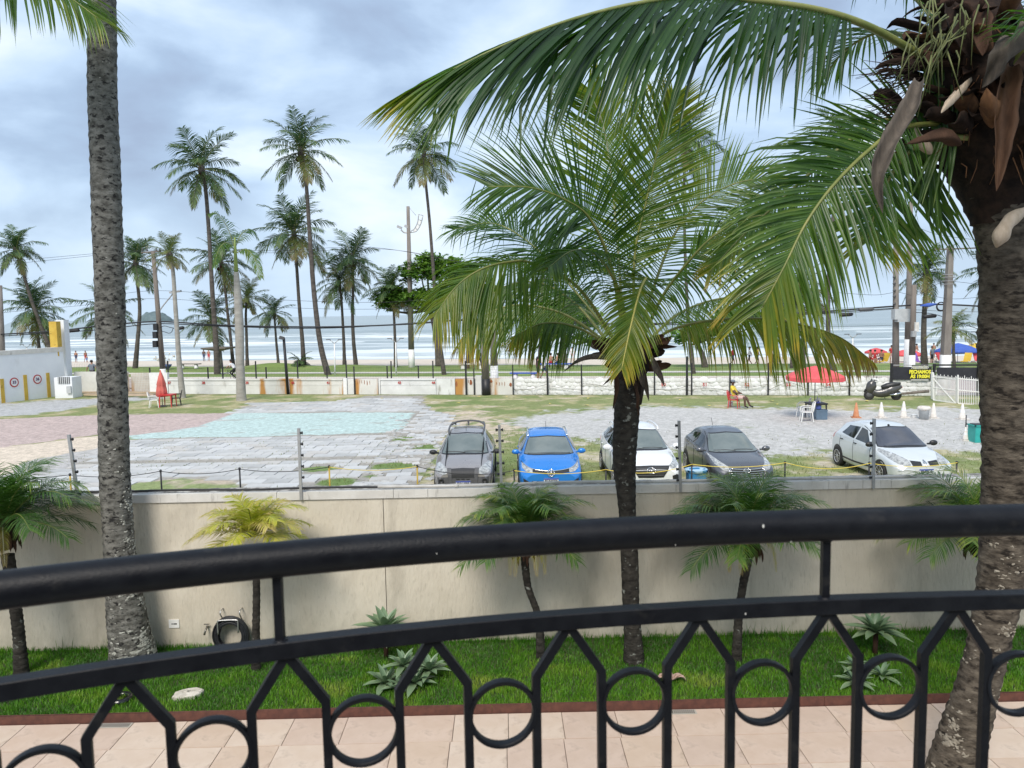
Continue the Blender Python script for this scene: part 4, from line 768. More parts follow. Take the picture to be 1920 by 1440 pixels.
# ---------------------------------------------------------------- pygmy date palms along the wall
def date_palm(ub, vb, path, crown, rad, tint, label, nf, seed, tr=.05, boots=True, dead=3, m_=None):
    b = G(ub, vb, 0); y = b.y; o = thing('date_palm', label, 'palm tree', b, 0, 'small date palms planted along the wall')
    P = [W(u, v, y) for u, v in path]; P[0].z = -.03; trunk_mb(P, [tr*1.25, tr, tr*.95, tr*1.05], 12, 60, .09, seed).build('trunk', m_ or MT['bark_mid'], o, True)
    c = W(crown[0], crown[1], y); rn = random.Random(seed); s = rad/FPX*y
    if boots:
        t = MB(); t.lathe([(tr, -.32), (.13, -.22), (.16, -.08), (.13, .06), (.05, .16)], 12, 0, Matrix.Translation(c), lump=lambda k, z: 1+.2*math.sin(k*2.7)); t.build('crown_base', MT['bootdark'], o, True)
        for k in range(16):
            a = 6.283*k/16+rn.random()*.3; d = Vector((math.cos(a), math.sin(a), 0)); p = c+d*.11+Vector((0, 0, -.12+rn.uniform(-.06, .06)))
            blade_mb([p, p+d*.06+Vector((0, 0, -.08)), p+d*.07+Vector((0, 0, -.2))], .05, .4, 5, side=(-d.y, d.x, 0)).build('leaf_base', MT['boot'], o, True)
    for k in range(nf):
        a = 2.399*k+rn.uniform(-.25, .25); f = k/nf; e = 1.35-1.25*f**.8+rn.uniform(-.12, .12); L = s*(.80+.25*rn.random())*(.80 if e > 1.0 else .95); d = Vector((math.cos(a), math.sin(a)*.85, 0)); p = [c+Vector((0, 0, -.02))]; q_ = p[0].copy(); dd = (d*math.cos(e)+Vector((0, 0, math.sin(e)))).normalized()
        for j in range(5): q_ = q_+dd*L*.27; p.append(q_.copy()); dd = (dd+Vector((0, 0, -1))*(.07+.12*j)*(1.1 if e > .5 else .8)+d*.05).normalized()
        frond(p, 52, .26*s/.55, .017, .12, .3, .5, (.45, 1.3), base=tint+rn.uniform(-.10, .06)-(.16 if tint < .7 else .04)*f, tip=.2 if tint < .7 else .05, tipfrom=.5, seed=seed*50+k, seg=2, fold=False, rr=.008, broken=.01, tipL=.5).build('frond', [MT['leaf_date'], MT['rachis']], o, True)
    for k in range(dead):
        a = rn.uniform(-2.6, -.4); d = Vector((math.cos(a), math.sin(a), 0)); p = [c, c+d*.2+Vector((0, 0, .0)), c+d*.32+Vector((0, 0, -.16)), c+d*.36+Vector((0, 0, -.42))]
        frond(p, 26, .14, .008, .2, .1, 1.0, (.5, 1.2), base=.85, tip=.15, seed=seed*70+k, seg=2, fold=False, rr=.007).build('dry_frond', [MT['leaf_date'], MT['rachis_pale']], o, True)
    return o
date_palm(40, 1267, [(41, 1272), (36, 1200), (28, 1130), (14, 1040)], (6, 985), 144, .40, 'small date palm at the left edge with a shaggy brown crown base and dried frond', 30, 1, .075)
date_palm(480, 1258, [(480, 1264), (480, 1180), (481, 1100), (478, 1025)], (474, 1003), 92, .86, 'small date palm with yellow fronds beside the coiled hose', 22, 2, .05, False, 0)
date_palm(1012, 1236, [(1014, 1242), (1010, 1160), (990, 1100), (983, 1040)], (985, 1003), 116, .46, 'small green date palm with a bent trunk below the blue car', 34, 3, .05, True, 5)
date_palm(1382, 1241, [(1381, 1246), (1384, 1170), (1391, 1110), (1402, 1050)], (1404, 1000), 132, .44, 'small green date palm with a ball of brown leaf bases below the dark grey car', 36, 4, .055, True, 5)
date_palm(1862, 1232, [(1862, 1238), (1860, 1150), (1850, 1090), (1842, 1030)], (1838, 1000), 140, .50, 'small date palm half hidden by the right coconut trunk below the silver car', 34, 5, .055, True, 4)
# ---------------------------------------------------------------- agaves
def agave(label, u, v, h, rad, nl, seed, heads=((0, 0, 0, 1),), stem=0, group='agaves in the lawn'):
    b = G(u, v, 0); o = thing('agave', label, 'plant', b, 0, group); rn = random.Random(seed)
    if stem: t = MB(); t.tube([b, b+Vector((.01, 0, stem))], [.035, .03], 8); t.build('stem', MT['boot'], o, True)
    for (hx, hy, hz, hs) in heads:
        c = b+Vector((hx, hy, stem+hz))
        for k in range(nl):
            a = 2.399*k; e = 1.35-1.25*(k/nl)**.8; L = rad*hs*(.75+.3*(k/nl))*rn.uniform(.9, 1.1); d = Vector((math.cos(a), math.sin(a), 0)); rows = []; s_ = Vector((-d.y, d.x, 0))
            for i in range(8):
                t_ = i/7; ee = e-.5*t_*t_; p = c+d*(L*t_*math.cos(e-.25*t_))+Vector((0, 0, L*t_*math.sin(e-.30*t_)+.02)); wd = L*.34*(.42+1.6*t_*(1-t_)**.8)*(1 if t_ < .99 else .05)*(1-t_**4)+.001; n_ = Vector((-d.x*math.sin(ee), -d.y*math.sin(ee), math.cos(ee)))
                rows.append([tuple(p-s_*wd*.5+n_*wd*.16), tuple(p-s_*wd*.25+n_*wd*.02), tuple(p), tuple(p+s_*wd*.25+n_*wd*.02), tuple(p+s_*wd*.5+n_*wd*.16)])
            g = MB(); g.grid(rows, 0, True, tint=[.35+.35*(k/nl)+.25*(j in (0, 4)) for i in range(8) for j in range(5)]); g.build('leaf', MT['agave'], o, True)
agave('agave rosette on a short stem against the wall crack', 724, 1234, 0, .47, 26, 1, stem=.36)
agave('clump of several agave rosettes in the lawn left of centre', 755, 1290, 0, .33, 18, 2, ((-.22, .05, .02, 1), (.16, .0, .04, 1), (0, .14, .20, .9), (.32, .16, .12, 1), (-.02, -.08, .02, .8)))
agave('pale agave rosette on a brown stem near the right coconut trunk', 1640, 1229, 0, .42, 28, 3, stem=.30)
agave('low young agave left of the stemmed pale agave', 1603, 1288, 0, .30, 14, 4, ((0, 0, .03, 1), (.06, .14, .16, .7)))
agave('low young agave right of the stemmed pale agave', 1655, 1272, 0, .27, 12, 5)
# ================================================================ FAR VEGETATION
CLS = (82, 62, 42, 22, 2, -22, -50)
FARM = {}
for ci, el in enumerate(CLS):
    for v in range(2):
        for tint, nm in ((.24, 0), (.54, 1)):
            e = R(el+v*6-3); L = 1.0; p = [Vector((0, 0, 0))]; d = Vector((math.cos(e), 0, math.sin(e)))
            for k in range(6):
                p.append(p[-1]+d*L/6); d = (d+Vector((0, 0, -1))*(.17+.06*v if el < 70 else .10)+Vector((.14 if el > 70 else 0, 0, 0))).normalized()
            mb = frond(p, 36, .31+.04*v, .026, .12, .35, .9 if el < 60 else .4, (.35, 1.2), up=(0, 0, 1) if el < 70 else (-1, 0, .3), base=tint+(.10 if el < -10 else 0), tip=.20, tipfrom=.4, seed=ci*9+v, seg=2, fold=False, rr=.011, broken=.05, tipL=.4, thin=.04)
            FARM[ci, v, nm] = mb.mesh('frond', [MT['leaf_far'], MT['bark_far'] if el < 0 else MT['rachis']])
def far_palm(label, path, rpx, seed, nf=17, tint=0, tw=9, depth=None, bark='bark_far', coconuts=True, base_z=ZL, skirt=3, group='coconut palms along the promenade', top=1.0, name='coconut_palm', cat='palm tree', wind=.18):
    rn = random.Random(seed); u, v = path[-1]
    b = G(u, v, base_z) if depth is None else W(u, v, depth); y = b.y
    if depth is not None: b.z = base_z
    o = thing(name, label, cat, b, 0, group)
    P = [W(u_, v_, y) for u_, v_ in path[::-1]]; P[0] = b+Vector((0, 0, -.15)); r = tw*.78*y/FPX/2
    trunk_mb(P, [r*1.5, r*1.12, r, r*.86, r*.8, r*.74], 9, 40, .03, seed).build('trunk', MT[bark], o, True)
    c = P[-1]; s = rpx*y/FPX*1.12
    t = MB(); t.lathe([(r*.7, -.9*s/3.4), (r*1.3, -.35), (r*1.5, 0), (r*.9, .5*s/3.4), (.02, .8*s/3.4)], 9, 0, Matrix.Translation(c), lump=lambda k, z: 1+.15*math.sin(k*2.2)); t.build('crown_base', MT['bark_far'], o, True)
    if coconuts:
        for k in range(7):
            a = rn.uniform(0, 6.28); t = MB(); t.ball(c+Vector((math.cos(a)*.34, math.sin(a)*.34, -.45-rn.random()*.35)), (.13, .13, .16), 7); t.build('coconut', MT['boot'] if rn.random() < .5 else MT['crownshaft'], o, True)
    nf += 4; tot = nf+skirt
    for k in range(tot):
        t_ = k/(tot-1); ci = min(6, int(t_**.9*6.99)); a = 2.399*k+rn.uniform(-.35, .35)
        if ci == 6 and k < nf: ci = 5
        l = link('frond', FARM[ci, rn.randint(0, 1), 1 if (tint or (ci >= 5 and rn.random() < .5)) else 0], o, c-b, (rn.uniform(-.35, .35), rn.uniform(-.1, .1)-wind*.4, a), (s*rn.uniform(.85, 1.1)*top,)*3)
    return o
far_palm('tall coconut palm left of the two tallest, its trunk crossing the royal palm leaf', [(377, 318), (385, 350), (392, 440), (399, 560), (405, 640), (408, 703)], 76, 1, 18, 0, 11)
far_palm('tallest coconut palm, its long trunk leaning right to a thick foot by the road', [(564, 285), (574, 345), (580, 430), (588, 540), (600, 640), (616, 704)], 76, 2, 18, 0, 11)
far_palm('full coconut palm just left of the tallest leaning trunk, half its height', [(551, 440), (556, 495), (561, 570), (567, 640), (570, 691)], 74, 3, 20, 0, 9)
far_palm('coconut palm with a yellowing skirt left of the tall white-footed lamp pole', [(660, 488), (662, 530), (661, 590), (663, 640), (668, 690)], 58, 4, 17, 0, 8)
far_palm('slim coconut palm behind the one with yellowing skirt', [(636, 530), (640, 560), (643, 610), (645, 650), (646, 690)], 56, 5, 14, 0, 7)
far_palm('small rounded coconut palm standing alone before the surf', [(514, 588), (516, 612), (518, 640), (521, 670), (523, 690)], 40, 6, 16, 0, 6, coconuts=False)
far_palm('tall coconut palm with a curved bare trunk right of the lamp pole', [(795, 290), (797, 330), (805, 410), (812, 500), (819, 600), (833, 704)], 66, 7, 18, 0, 8)
far_palm('dense dark coconut palm right behind the big lichened trunk', [(254, 495), (257, 525), (262, 580), (258, 640), (253, 692)], 56, 8, 20, 0, 9)
far_palm('pale green fan-headed palm rooted in the lot beside the folded red parasol', [(317, 478), (324, 505), (328, 560), (332, 620), (336, 680), (343, 746)], 40, 9, 18, 1, 11, bark='bark_grey', coconuts=False, skirt=0, wind=0, group='palms rooted in the parking lot')
far_palm('dark shaggy coconut palm between the tall palm and the royal palm', [(414, 492), (420, 520), (426, 580), (433, 640), (438, 690)], 62, 11, 18, 0, 7)
far_palm('yellowish coconut palm right behind the royal palm trunk', [(463, 562), (461, 590), (462, 620), (463, 660), (464, 690)], 44, 12, 16, 1, 7)
far_palm('low coconut palm hidden behind the foot of the tall left palm', [(396, 600), (399, 625), (402, 650), (404, 670), (406, 689)], 56, 13, 15, 0, 6)
far_palm('bushy coconut palm behind the white building at far left', [(66, 585), (70, 615), (72, 640), (74, 665), (76, 692)], 62, 14, 20, 0, 8, skirt=4)
far_palm('leaning coconut palm with drooping dead fronds at the far left edge', [(30, 470), (40, 500), (58, 560), (76, 610), (92, 650), (108, 694)], 48, 15, 18, 0, 9, skirt=7)
far_palm('coconut palm whose trunk is hidden behind the big lichened trunk', [(206, 585), (207, 615), (208, 640), (208, 665), (208, 690)], 66, 16, 17, 0, 8)
far_palm('coconut palm with a dead lower crown in front of the broad leafy tree', [(735, 545), (738, 580), (740, 620), (741, 655), (742, 690)], 50, 17, 16, 0, 7, skirt=6)
far_palm('coconut palm mostly hidden behind the central young palm crown', [(1284, 262), (1283, 340), (1284, 450), (1288, 560), (1293, 640), (1301, 702)], 66, 18, 18, 0, 8)
far_palm('tall coconut palm showing between the two big right fronds', [(1580, 262), (1572, 330), (1558, 450), (1553, 560), (1554, 640), (1563, 698)], 62, 19, 18, 0, 10)
far_palm('coconut palm among the utility poles at right', [(1738, 512), (1736, 545), (1733, 590), (1732, 640), (1734, 688)], 60, 20, 18, 0, 12)
far_palm('short young palm beside the blue beach umbrella', [(1788, 618), (1788, 640), (1788, 660), (1789, 680), (1789, 692)], 44, 21, 11, 1, 7, coconuts=False, skirt=0)
far_palm('yellow green coconut palm under the right yellow fronds', [(1500, 548), (1502, 580), (1505, 620), (1506, 655), (1507, 692)], 60, 22, 16, 1, 9)
far_palm('dark trunked palm beside the yellow green palm at right', [(1486, 560), (1486, 590), (1485, 620), (1485, 655), (1484, 692)], 48, 23, 14, 0, 6)
far_palm('coconut palm showing beside the right coconut trunk edge', [(1868, 520), (1869, 560), (1870, 610), (1871, 650), (1872, 690)], 62, 24, 16, 0, 8)
far_palm('slim bare palm trunk behind the left fronds of the central palm', [(1018, 520), (1016, 570), (1014, 620), (1012, 655), (1011, 688)], 50, 25, 14, 0, 7)
far_palm('coconut palm with a pale trunk behind the hanging yellowish frond', [(884, 560), (881, 590), (878, 620), (877, 660), (876, 692)], 50, 26, 14, 1, 8)
# royal palm
b = G(453, 751, ZL); y = b.y; o = thing('royal_palm', 'royal palm with a thick smooth grey trunk and green crownshaft in the lot', 'palm tree', b, 0, 'palms rooted in the parking lot')
P = [b+Vector((0, 0, -.1))]+[W(u, v, y) for u, v in ((452, 735), (450, 680), (449, 620), (446, 560), (443, 510))]; k_ = y/FPX/2
trunk_mb(P, [20*k_, 17.5*k_, 15.5*k_, 16*k_, 14.5*k_, 9*k_], 14, 60, .012, 10, lump=.015).build('trunk', MT['bark_grey'], o, True)
t = MB(); t.tube([W(443, 512, y), W(442, 490, y), W(441, 465, y), W(440, 445, y)], [8*k_, 7*k_, 5*k_, 3*k_], 10); t.build('crownshaft', MT['crownshaft'], o, True)
for k, (pp, bs_) in enumerate((([(441, 470, 0), (432, 440, 0), (420, 415, -.2), (405, 400, -.4), (394, 400, -.5)], .36), ([(441, 475, 0), (462, 468, 0), (478, 486, -.2), (490, 520, -.3)], .52), ([(441, 465, 0), (452, 440, .5), (470, 430, 1.0), (484, 446, 1.4)], .36), ([(441, 470, 0), (425, 455, -.8), (410, 468, -1.4), (402, 500, -1.6)], .40))):
    frond([W(u, v, y+d) for u, v, d in pp], 44, .85, .06, .10, .1, 1.1, (.4, 1.0), base=bs_, tip=.1, seed=300+k, seg=2, fold=False, rr=.03, up=(0, -.5, 1)).build('frond', [MT['leaf'], MT['rachis']], o, True)
# shrub palm
b = G(563, 692, ZL); o = thing('fan_palm', 'low bushy fan palm at the foot of the full coconut palm', 'palm tree', b)
t = MB(); t.tube([b, b+Vector((0, 0, .8))], [.2, .16], 8); t.build('trunk', MT['bark_far'], o, True)
for k in range(16): link('frond', FARM[(k % 4)+1, k % 2, 0], o, (0, 0, .7), (0, 0, 2.4*k), (1.5,)*3)
# broad-leaved sea almonds
def almond(label, base, trunkp, blobs, depth, seed, tr=.22, nleaf=2600):
    b = G(base[0], base[1], ZL); y = depth or b.y; rn = random.Random(seed); o = thing('almond_tree', label, 'tree', b, 0, 'broad leaved trees on the promenade')
    P = [b]+[W(u, v, y) for u, v in trunkp]; t = MB(); t.tube(catmull(P, 16), list(np.linspace(tr*1.5, tr*.7, 17)), 9, 0)
    for (u, v, ru, rv, dz) in blobs:
        e = W(u, v+rv*.3, y+dz); m_ = P[-1].lerp(e, .5)+Vector((0, 0, -.4)); t.tube(catmull([P[-1], m_, e], 6), list(np.linspace(tr*.6, tr*.15, 7)), 6, 0)
    t.build('trunk', MT['bark_tree'], o, True)
    V = []; F = []; TT = []; k_ = y/FPX; tot = sum(b_[2]*b_[3] for b_ in blobs)
    for (u, v, ru, rv, dz) in blobs:
        c = W(u, v, y+dz); n_ = int(nleaf*ru*rv/tot)
        cl = [(rn.uniform(0, 6.28), rn.uniform(-.7, 1), rn.uniform(.55, 1)) for _ in range(max(6, n_//26))]
        for q in range(n_):
            a, zc, rr = rn.choice(cl); x_ = rr*math.sqrt(max(0, 1-zc*zc)); p = c+Vector((x_*math.cos(a)*ru*k_, x_*math.sin(a)*ru*k_*.8, zc*rr*rv*k_))+Vector((rn.gauss(0, .34), rn.gauss(0, .34), rn.gauss(0, .16)))
            d1 = Vector((rn.gauss(0, 1), rn.gauss(0, 1), rn.gauss(0, .35))).normalized(); d2 = d1.cross(Vector((rn.gauss(0, .4), rn.gauss(0, .4), 1))).normalized(); l = rn.uniform(.20, .36); w_ = l*.6; i = len(V)
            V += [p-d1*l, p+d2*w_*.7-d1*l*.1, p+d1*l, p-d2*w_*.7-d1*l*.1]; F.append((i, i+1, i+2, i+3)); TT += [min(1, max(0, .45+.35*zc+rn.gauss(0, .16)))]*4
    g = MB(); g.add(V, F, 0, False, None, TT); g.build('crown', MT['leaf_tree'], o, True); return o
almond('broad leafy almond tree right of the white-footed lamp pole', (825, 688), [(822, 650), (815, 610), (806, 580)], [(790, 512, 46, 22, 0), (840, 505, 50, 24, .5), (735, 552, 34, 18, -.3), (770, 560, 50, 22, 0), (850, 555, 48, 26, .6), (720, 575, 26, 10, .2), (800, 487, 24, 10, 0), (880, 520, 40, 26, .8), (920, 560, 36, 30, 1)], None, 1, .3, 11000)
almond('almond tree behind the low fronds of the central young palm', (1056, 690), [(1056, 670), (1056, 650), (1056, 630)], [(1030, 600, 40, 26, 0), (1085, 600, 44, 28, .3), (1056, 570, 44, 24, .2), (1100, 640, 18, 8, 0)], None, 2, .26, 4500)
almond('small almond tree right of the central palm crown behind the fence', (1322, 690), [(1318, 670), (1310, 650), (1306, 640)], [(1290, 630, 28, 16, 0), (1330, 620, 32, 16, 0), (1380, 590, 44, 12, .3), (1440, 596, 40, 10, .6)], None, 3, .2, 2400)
# ================================================================ BALCONY RAILING
RC = (.0036967, .028, -.141, .169, 1.129)
pc = np.polyfit([-.95, -.66, -.45, -.11, .23, .78, 1.25], [.82, .95, 1.02, 1.11, 1.16, 1.19, 1.185], 4)
_x = np.linspace(-1.25, 1.75, 900); _y = np.polyval(pc, np.clip(_x, -1.0, 1.3))+np.where(_x > 1.3, -.03*(_x-1.3), 0)+np.where(_x < -1, .52*(_x+1), 0); _s = np.r_[0, np.cumsum(np.hypot(np.diff(_x), np.diff(_y)))]; _s -= np.interp(0, _x, _s)
def rail(s, z, off=0):
    x = np.interp(s, _s, _x); y = np.interp(s, _s, _y); x2 = np.interp(s+.01, _s, _x); y2 = np.interp(s+.01, _s, _y); l = math.hypot(x2-x, y2-y); return Vector((x-(y2-y)/l*off, y+(x2-x)/l*off, z))
rl = thing('balcony_railing', 'black wrought iron balcony railing with a thick round handrail and ring ornaments', 'railing', rail(0, 3.25))
SS = np.linspace(-1.15, 1.55, 90); ZH = 4.31; ZB = 4.18
t = MB(); t.tube([rail(s, ZH) for s in SS], .0252, 28); t.build('handrail', MT['iron'], rl, True)
def ribbon(SS, z0, z1, o0, o1):
    t = MB(); rows = []
    for s in SS:
        c = [(o0, z0), (o1, z0), (o1, z1), (o0, z1)]; e = .0015; q = [(o0+e, z0), (o1-e, z0), (o1, z0+e), (o1, z1-e), (o1-e, z1), (o0+e, z1), (o0, z1-e), (o0, z0+e), (o0+e, z0)]
        rows.append([tuple(rail(s, z, o)) for o, z in q])
    t.grid(rows, 0, False); return t
ribbon(SS, ZB-.0125, ZB+.0125, -.0125, .0125).build('mid_rail', MT['iron'], rl, True)
ribbon(SS, 3.32, 3.335, -.0125, .0125).build('bottom_rail', MT['iron'], rl, True)
for s in (-.344-.837, -.344, .493, .493+.837):
    t = MB(); ribbon([s-.006, s+.006], ZB+.012, ZH-.02, -.006, .006)
    a, b_ = rail(s, ZB+.011), rail(s, ZH-.02); t.tube([a, b_], .0085, 4, 0, True, False); t.ball(a, (.012, .012, .005), 8); t.ball(b_+Vector((0, 0, -.002)), (.012, .012, .006), 8); t.build('spacer_bar', MT['iron'], rl, True)
for k in range(-6, 8):
    s0 = .081+.2087*k
    if s0 < -1.1 or s0 > 1.45: continue
    for sg in (-1, 1):
        t = MB(); w_ = .0064; pr = [(s0+sg*.001, ZB-.010), (s0+sg*.0515, 4.094), (s0+sg*.0525, 3.33)]; rows = []
        dirs = [(sg*.0505, -.076), (sg*.03, -.85), (0, -1)]
        for i, (s, z) in enumerate(pr):
            d = [(sg*.0505, -.076), (sg*.35, -1), (0, -1)][i]; l = math.hypot(*d); nx, nz = -d[1]/l, d[0]/l; h = w_*(1.05 if i == 1 else 1)
            rows.append([tuple(rail(s+nx*h*a, z+nz*h*a, w_*b_)) for a, b_ in ((-1, -1), (1, -1), (1, 1), (-1, 1), (-1, -1))])
        t.grid(rows, 0, False); t.build('baluster', MT['iron'], rl, True)
    sc_ = s0+.10435; t = MB(); rows = []
    for i in range(49):
        a = 2*math.pi*i/48; rows.append([tuple(rail(sc_+math.cos(a)*r_, 4.040+math.sin(a)*r_, o_)) for r_, o_ in ((.0530, -.0075), (.0535, -.006), (.0535, .006), (.0530, .0075), (.0470, .0075), (.0465, .006), (.0465, -.006), (.0470, -.0075), (.0530, -.0075))])
    t.grid(rows, 0, True); t.build('ring', MT['iron'], rl, True)
t = MB()
for (s, z, o_, r_) in ((.382, ZH+.008, -.024, .0022), (.36, ZB-.004, -.0128, .0014), (-.12, ZH-.004, -.0252, .0008), (.245, ZH-.016, -.0196, .001), (.43, ZH-.02, -.0155, .0016)):
    t.ball(rail(s, z, o_), (r_*.8, r_*.5, r_*1.5), 7)
t.build('bird_spot', mat('bird_dropping', (.6, .6, .56), rough=.9), rl, True)
# balcony floor slab that carries the railing
t = MB(); rows = [[tuple(rail(s, 3.25, -.9)), tuple(rail(s, 3.25, .05)), tuple(rail(s, 3.10, .05)), tuple(rail(s, 3.10, -.9))] for s in np.linspace(-1.1, 1.5, 40)]; t.grid(rows, 0, False)
tag(t.build('balcony_floor', MT['plaster']), kind='structure')

# the house the balcony belongs to stands behind the camera; the railing reflects it
hs = MB(); hs.box((0, -2.1, 2.9), (18, .3, 6.0)); hs.box((0, -1.94, 4.4), (2.4, .06, 2.2), 1)
tag(hs.build('house_facade', [MT['plaster'], MT['glass']]), kind='structure')
# ================================================================ BOUNDARY WALLS, FENCES, POLES
def wbase(u): return Gs(u, 0, ZL)
def pof(u): return pq(wbase(u))[0]
bw = thing('boundary_wall', 'low white boundary wall with rust streaks and painted bay numbers along the sea road', 'wall', wbase(800))
MT['oldwhite'] = mat('old_whitewash', (.60, .60, .58), (.72, .72, .70), 1.2, rough=.9, bump=.01, bscale=5, c3=(.36, .35, .31), s3=2.0, lo3=.60, hi3=.72, st3=(1, 1, .35))
MT['rustwhite'] = mat('rust_streaked_whitewash', (.58, .57, .53), (.68, .67, .63), 1.2, rough=.9, c3=(.46, .23, .065), s3=.75, lo3=.50, hi3=.60, st3=(1, 1, .16), bump=.008, bscale=6)
MT['brownpaint'] = mat('peeling_brown', (.20, .06, .03), (.36, .14, .05), 5, rough=.9)
MT['num'] = mat('red_number_paint', (.42, .04, .035), rough=.8)
def seg(u0, u1, h, m_, q0=0., q1=.18, z0=-.15, parent=bw, nm='wall_panel', h0=None, cap=None):
    p0, p1 = pof(u0), pof(u1); t = MB(); vs = [S(p, q, ZL+z) for z in (z0, h) for p, q in ((p0, q0), (p1, q0), (p1, q1), (p0, q1))]
    t.add(vs, [(0, 1, 5, 4), (1, 2, 6, 5), (2, 3, 7, 6), (3, 0, 4, 7), (4, 5, 6, 7)]); return t.build(nm, m_, parent, True)
seg(134, 234, 1.50, MT['rustwhite']); seg(276, 310, 1.42, MT['white'], -.02, .2)
for (a, b_, m_) in ((311, 447, MT['oldwhite']), (448, 533, MT['rustwhite']), (539, 640, MT['rustwhite']), (711, 815, MT['oldwhite'])):
    seg(a, b_, .96, m_); seg(a, b_, 1.0, m_, -.05, .22, .90, nm='wall_cap'); seg(a, b_, .62, m_, -.018, 0, .60, nm='wall_ledge')
seg(641, 648, 1.02, MT['white'], -.06, .24); seg(649, 663, .98, MT['oldwhite']); seg(664, 706, .98, MT['rustwhite'], -.03, .2); seg(707, 710, 1.0, MT['oldwhite'])
seg(816, 851, .99, MT['oldwhite'], -.02, .2); seg(852, 889, .97, MT['rustwhite'], -.02, .2); seg(890, 901, 1.18, MT['oldwhite'], -.05, .24); seg(917, 960, 1.0, MT['rustwhite'], -.02, .2); seg(961, 1755, .98, MT['oldwhite'], .06, .3)
for (u, w_, z0, z1) in ((668, 1.0, .62, .92), (672, .8, .7, .93), (676, .9, .66, .93), (681, 1.2, .6, .92), (686, 1.4, .55, .92), (691, 1.0, .6, .9), (854, 3, .45, .85), (872, 1, .7, .93), (877, 1, .7, .93), (881, 5, .55, .93), (920, 4, .72, .95), (930, 1, .6, .8), (935, 1, .55, .8), (940, 1, .55, .8), (945, 1, .5, .8), (956, 4, .5, .75), (1025, 4, .55, .8)):
    k_ = w_*.0165; p = pof(u); t = MB(); n_ = 9; rn = random.Random(int(u))
    vs = [S(p, -.036 if u < 960 else .05, ZL+(z0+z1)/2)]+[S(p+k_*1.3*math.cos(6.28*i/n_)*rn.uniform(.6, 1.2), -.0345 if u < 960 else .052, ZL+(z0+z1)/2+(z1-z0)/2*math.sin(6.28*i/n_)*rn.uniform(.7, 1.2)) for i in range(n_)]
    t.add(vs, [(0, 1+i, 1+(i+1) % n_) for i in range(n_)]); t.build('peeled_patch', MT['brownpaint'], bw, True)
# painted stones of the right half
STN = []
for k in range(6):
    rn = random.Random(k+40); t = MB(); P = []
    for i in range(5):
        th = math.pi*i/4
        P.append([(.5*math.sin(th)*math.cos(6.283*j/7)*rn.uniform(.82, 1.15), .22*math.sin(th)*math.sin(6.283*j/7), -.5*math.cos(th)*rn.uniform(.85, 1.1)) for j in range(7)])
        P[-1].append(P[-1][0])
    t.grid(P, 0, True); STN.append(t.mesh('stone', [MT['oldwhite'] if k % 3 else MT['white']]))
rn = random.Random(77); ph_, pe_ = pof(962), pof(1752); row = 0; z = .06
cnt = 0
while z < .95 and cnt < 298:
    p = ph_+rn.uniform(0, .2)
    while p < pe_ and cnt < 298:
        w_ = rn.uniform(.30, .55); h_ = rn.uniform(.22, .32)
        pos = S(p+w_/2, .06+rn.uniform(-.02, .02), ZL+z+h_/2-.05)-base_of(bw)
        link('stone', STN[rn.randint(0, 5)], bw, pos, (rn.uniform(-.1, .1), rn.uniform(-.25, .25), -SA), (w_*1.18, .17, h_*1.22)); p += w_*1.02; cnt += 1
    z += .24
def numtxt(u, s, h=.22, z=.74, q=-.055, o=bw):
    t = MB(); text_mb(t, s, h, Matrix.Translation(S(pof(u), q, ZL+z)) @ Matrix.Rotation(-SA, 4, 'Z'), 0, .004, .008); t.build('painted_number', MT['num'], o, True)
for u, s in ((313.5, '37'), (378, '38'), (460, '39'), (546, '40'), (613, '41'), (747, '43'), (811, '44')): numtxt(u, s)
for u, s in ((1244, '50'), (1322, '51'), (1401, '52'), (1479, '53'), (1554, '54')): numtxt(u, s, .27, .62, -.10)
# grille in the gap of the wall
gr = thing('wire_gate', 'rusty wire mesh panel closing a gap between white wall pieces behind the planks', 'gate', wbase(255)); t = MB()
p0, p1 = pof(235), pof(275)
for k in range(15): p = p0+(p1-p0)*k/14; t.bar(S(p, .05, ZL+.1), S(p, .05, ZL+1.42), .018 if k in (0, 14) else .010)
for k in range(12): z = .1+1.32*k/11; t.bar(S(p0, .06, ZL+z), S(p1, .06, ZL+z), .010)
t.build('wire_panel', mat('rusty_wire', (.42, .30, .20), (.55, .45, .36), 3, rough=.9), gr, True)
t = MB(); t.add([S(p0, .32, ZL), S(p1, .32, ZL), S(p1, .32, ZL+1.38), S(p0, .32, ZL+1.38)], [(0, 1, 2, 3)]); t.add([S(p0, .40, ZL), S(p1, .40, ZL), S(p1, .40, ZL+1.38), S(p0, .40, ZL+1.38)], [(0, 3, 2, 1)]); t.build('back_board', MT['rustwhite'], gr, True)
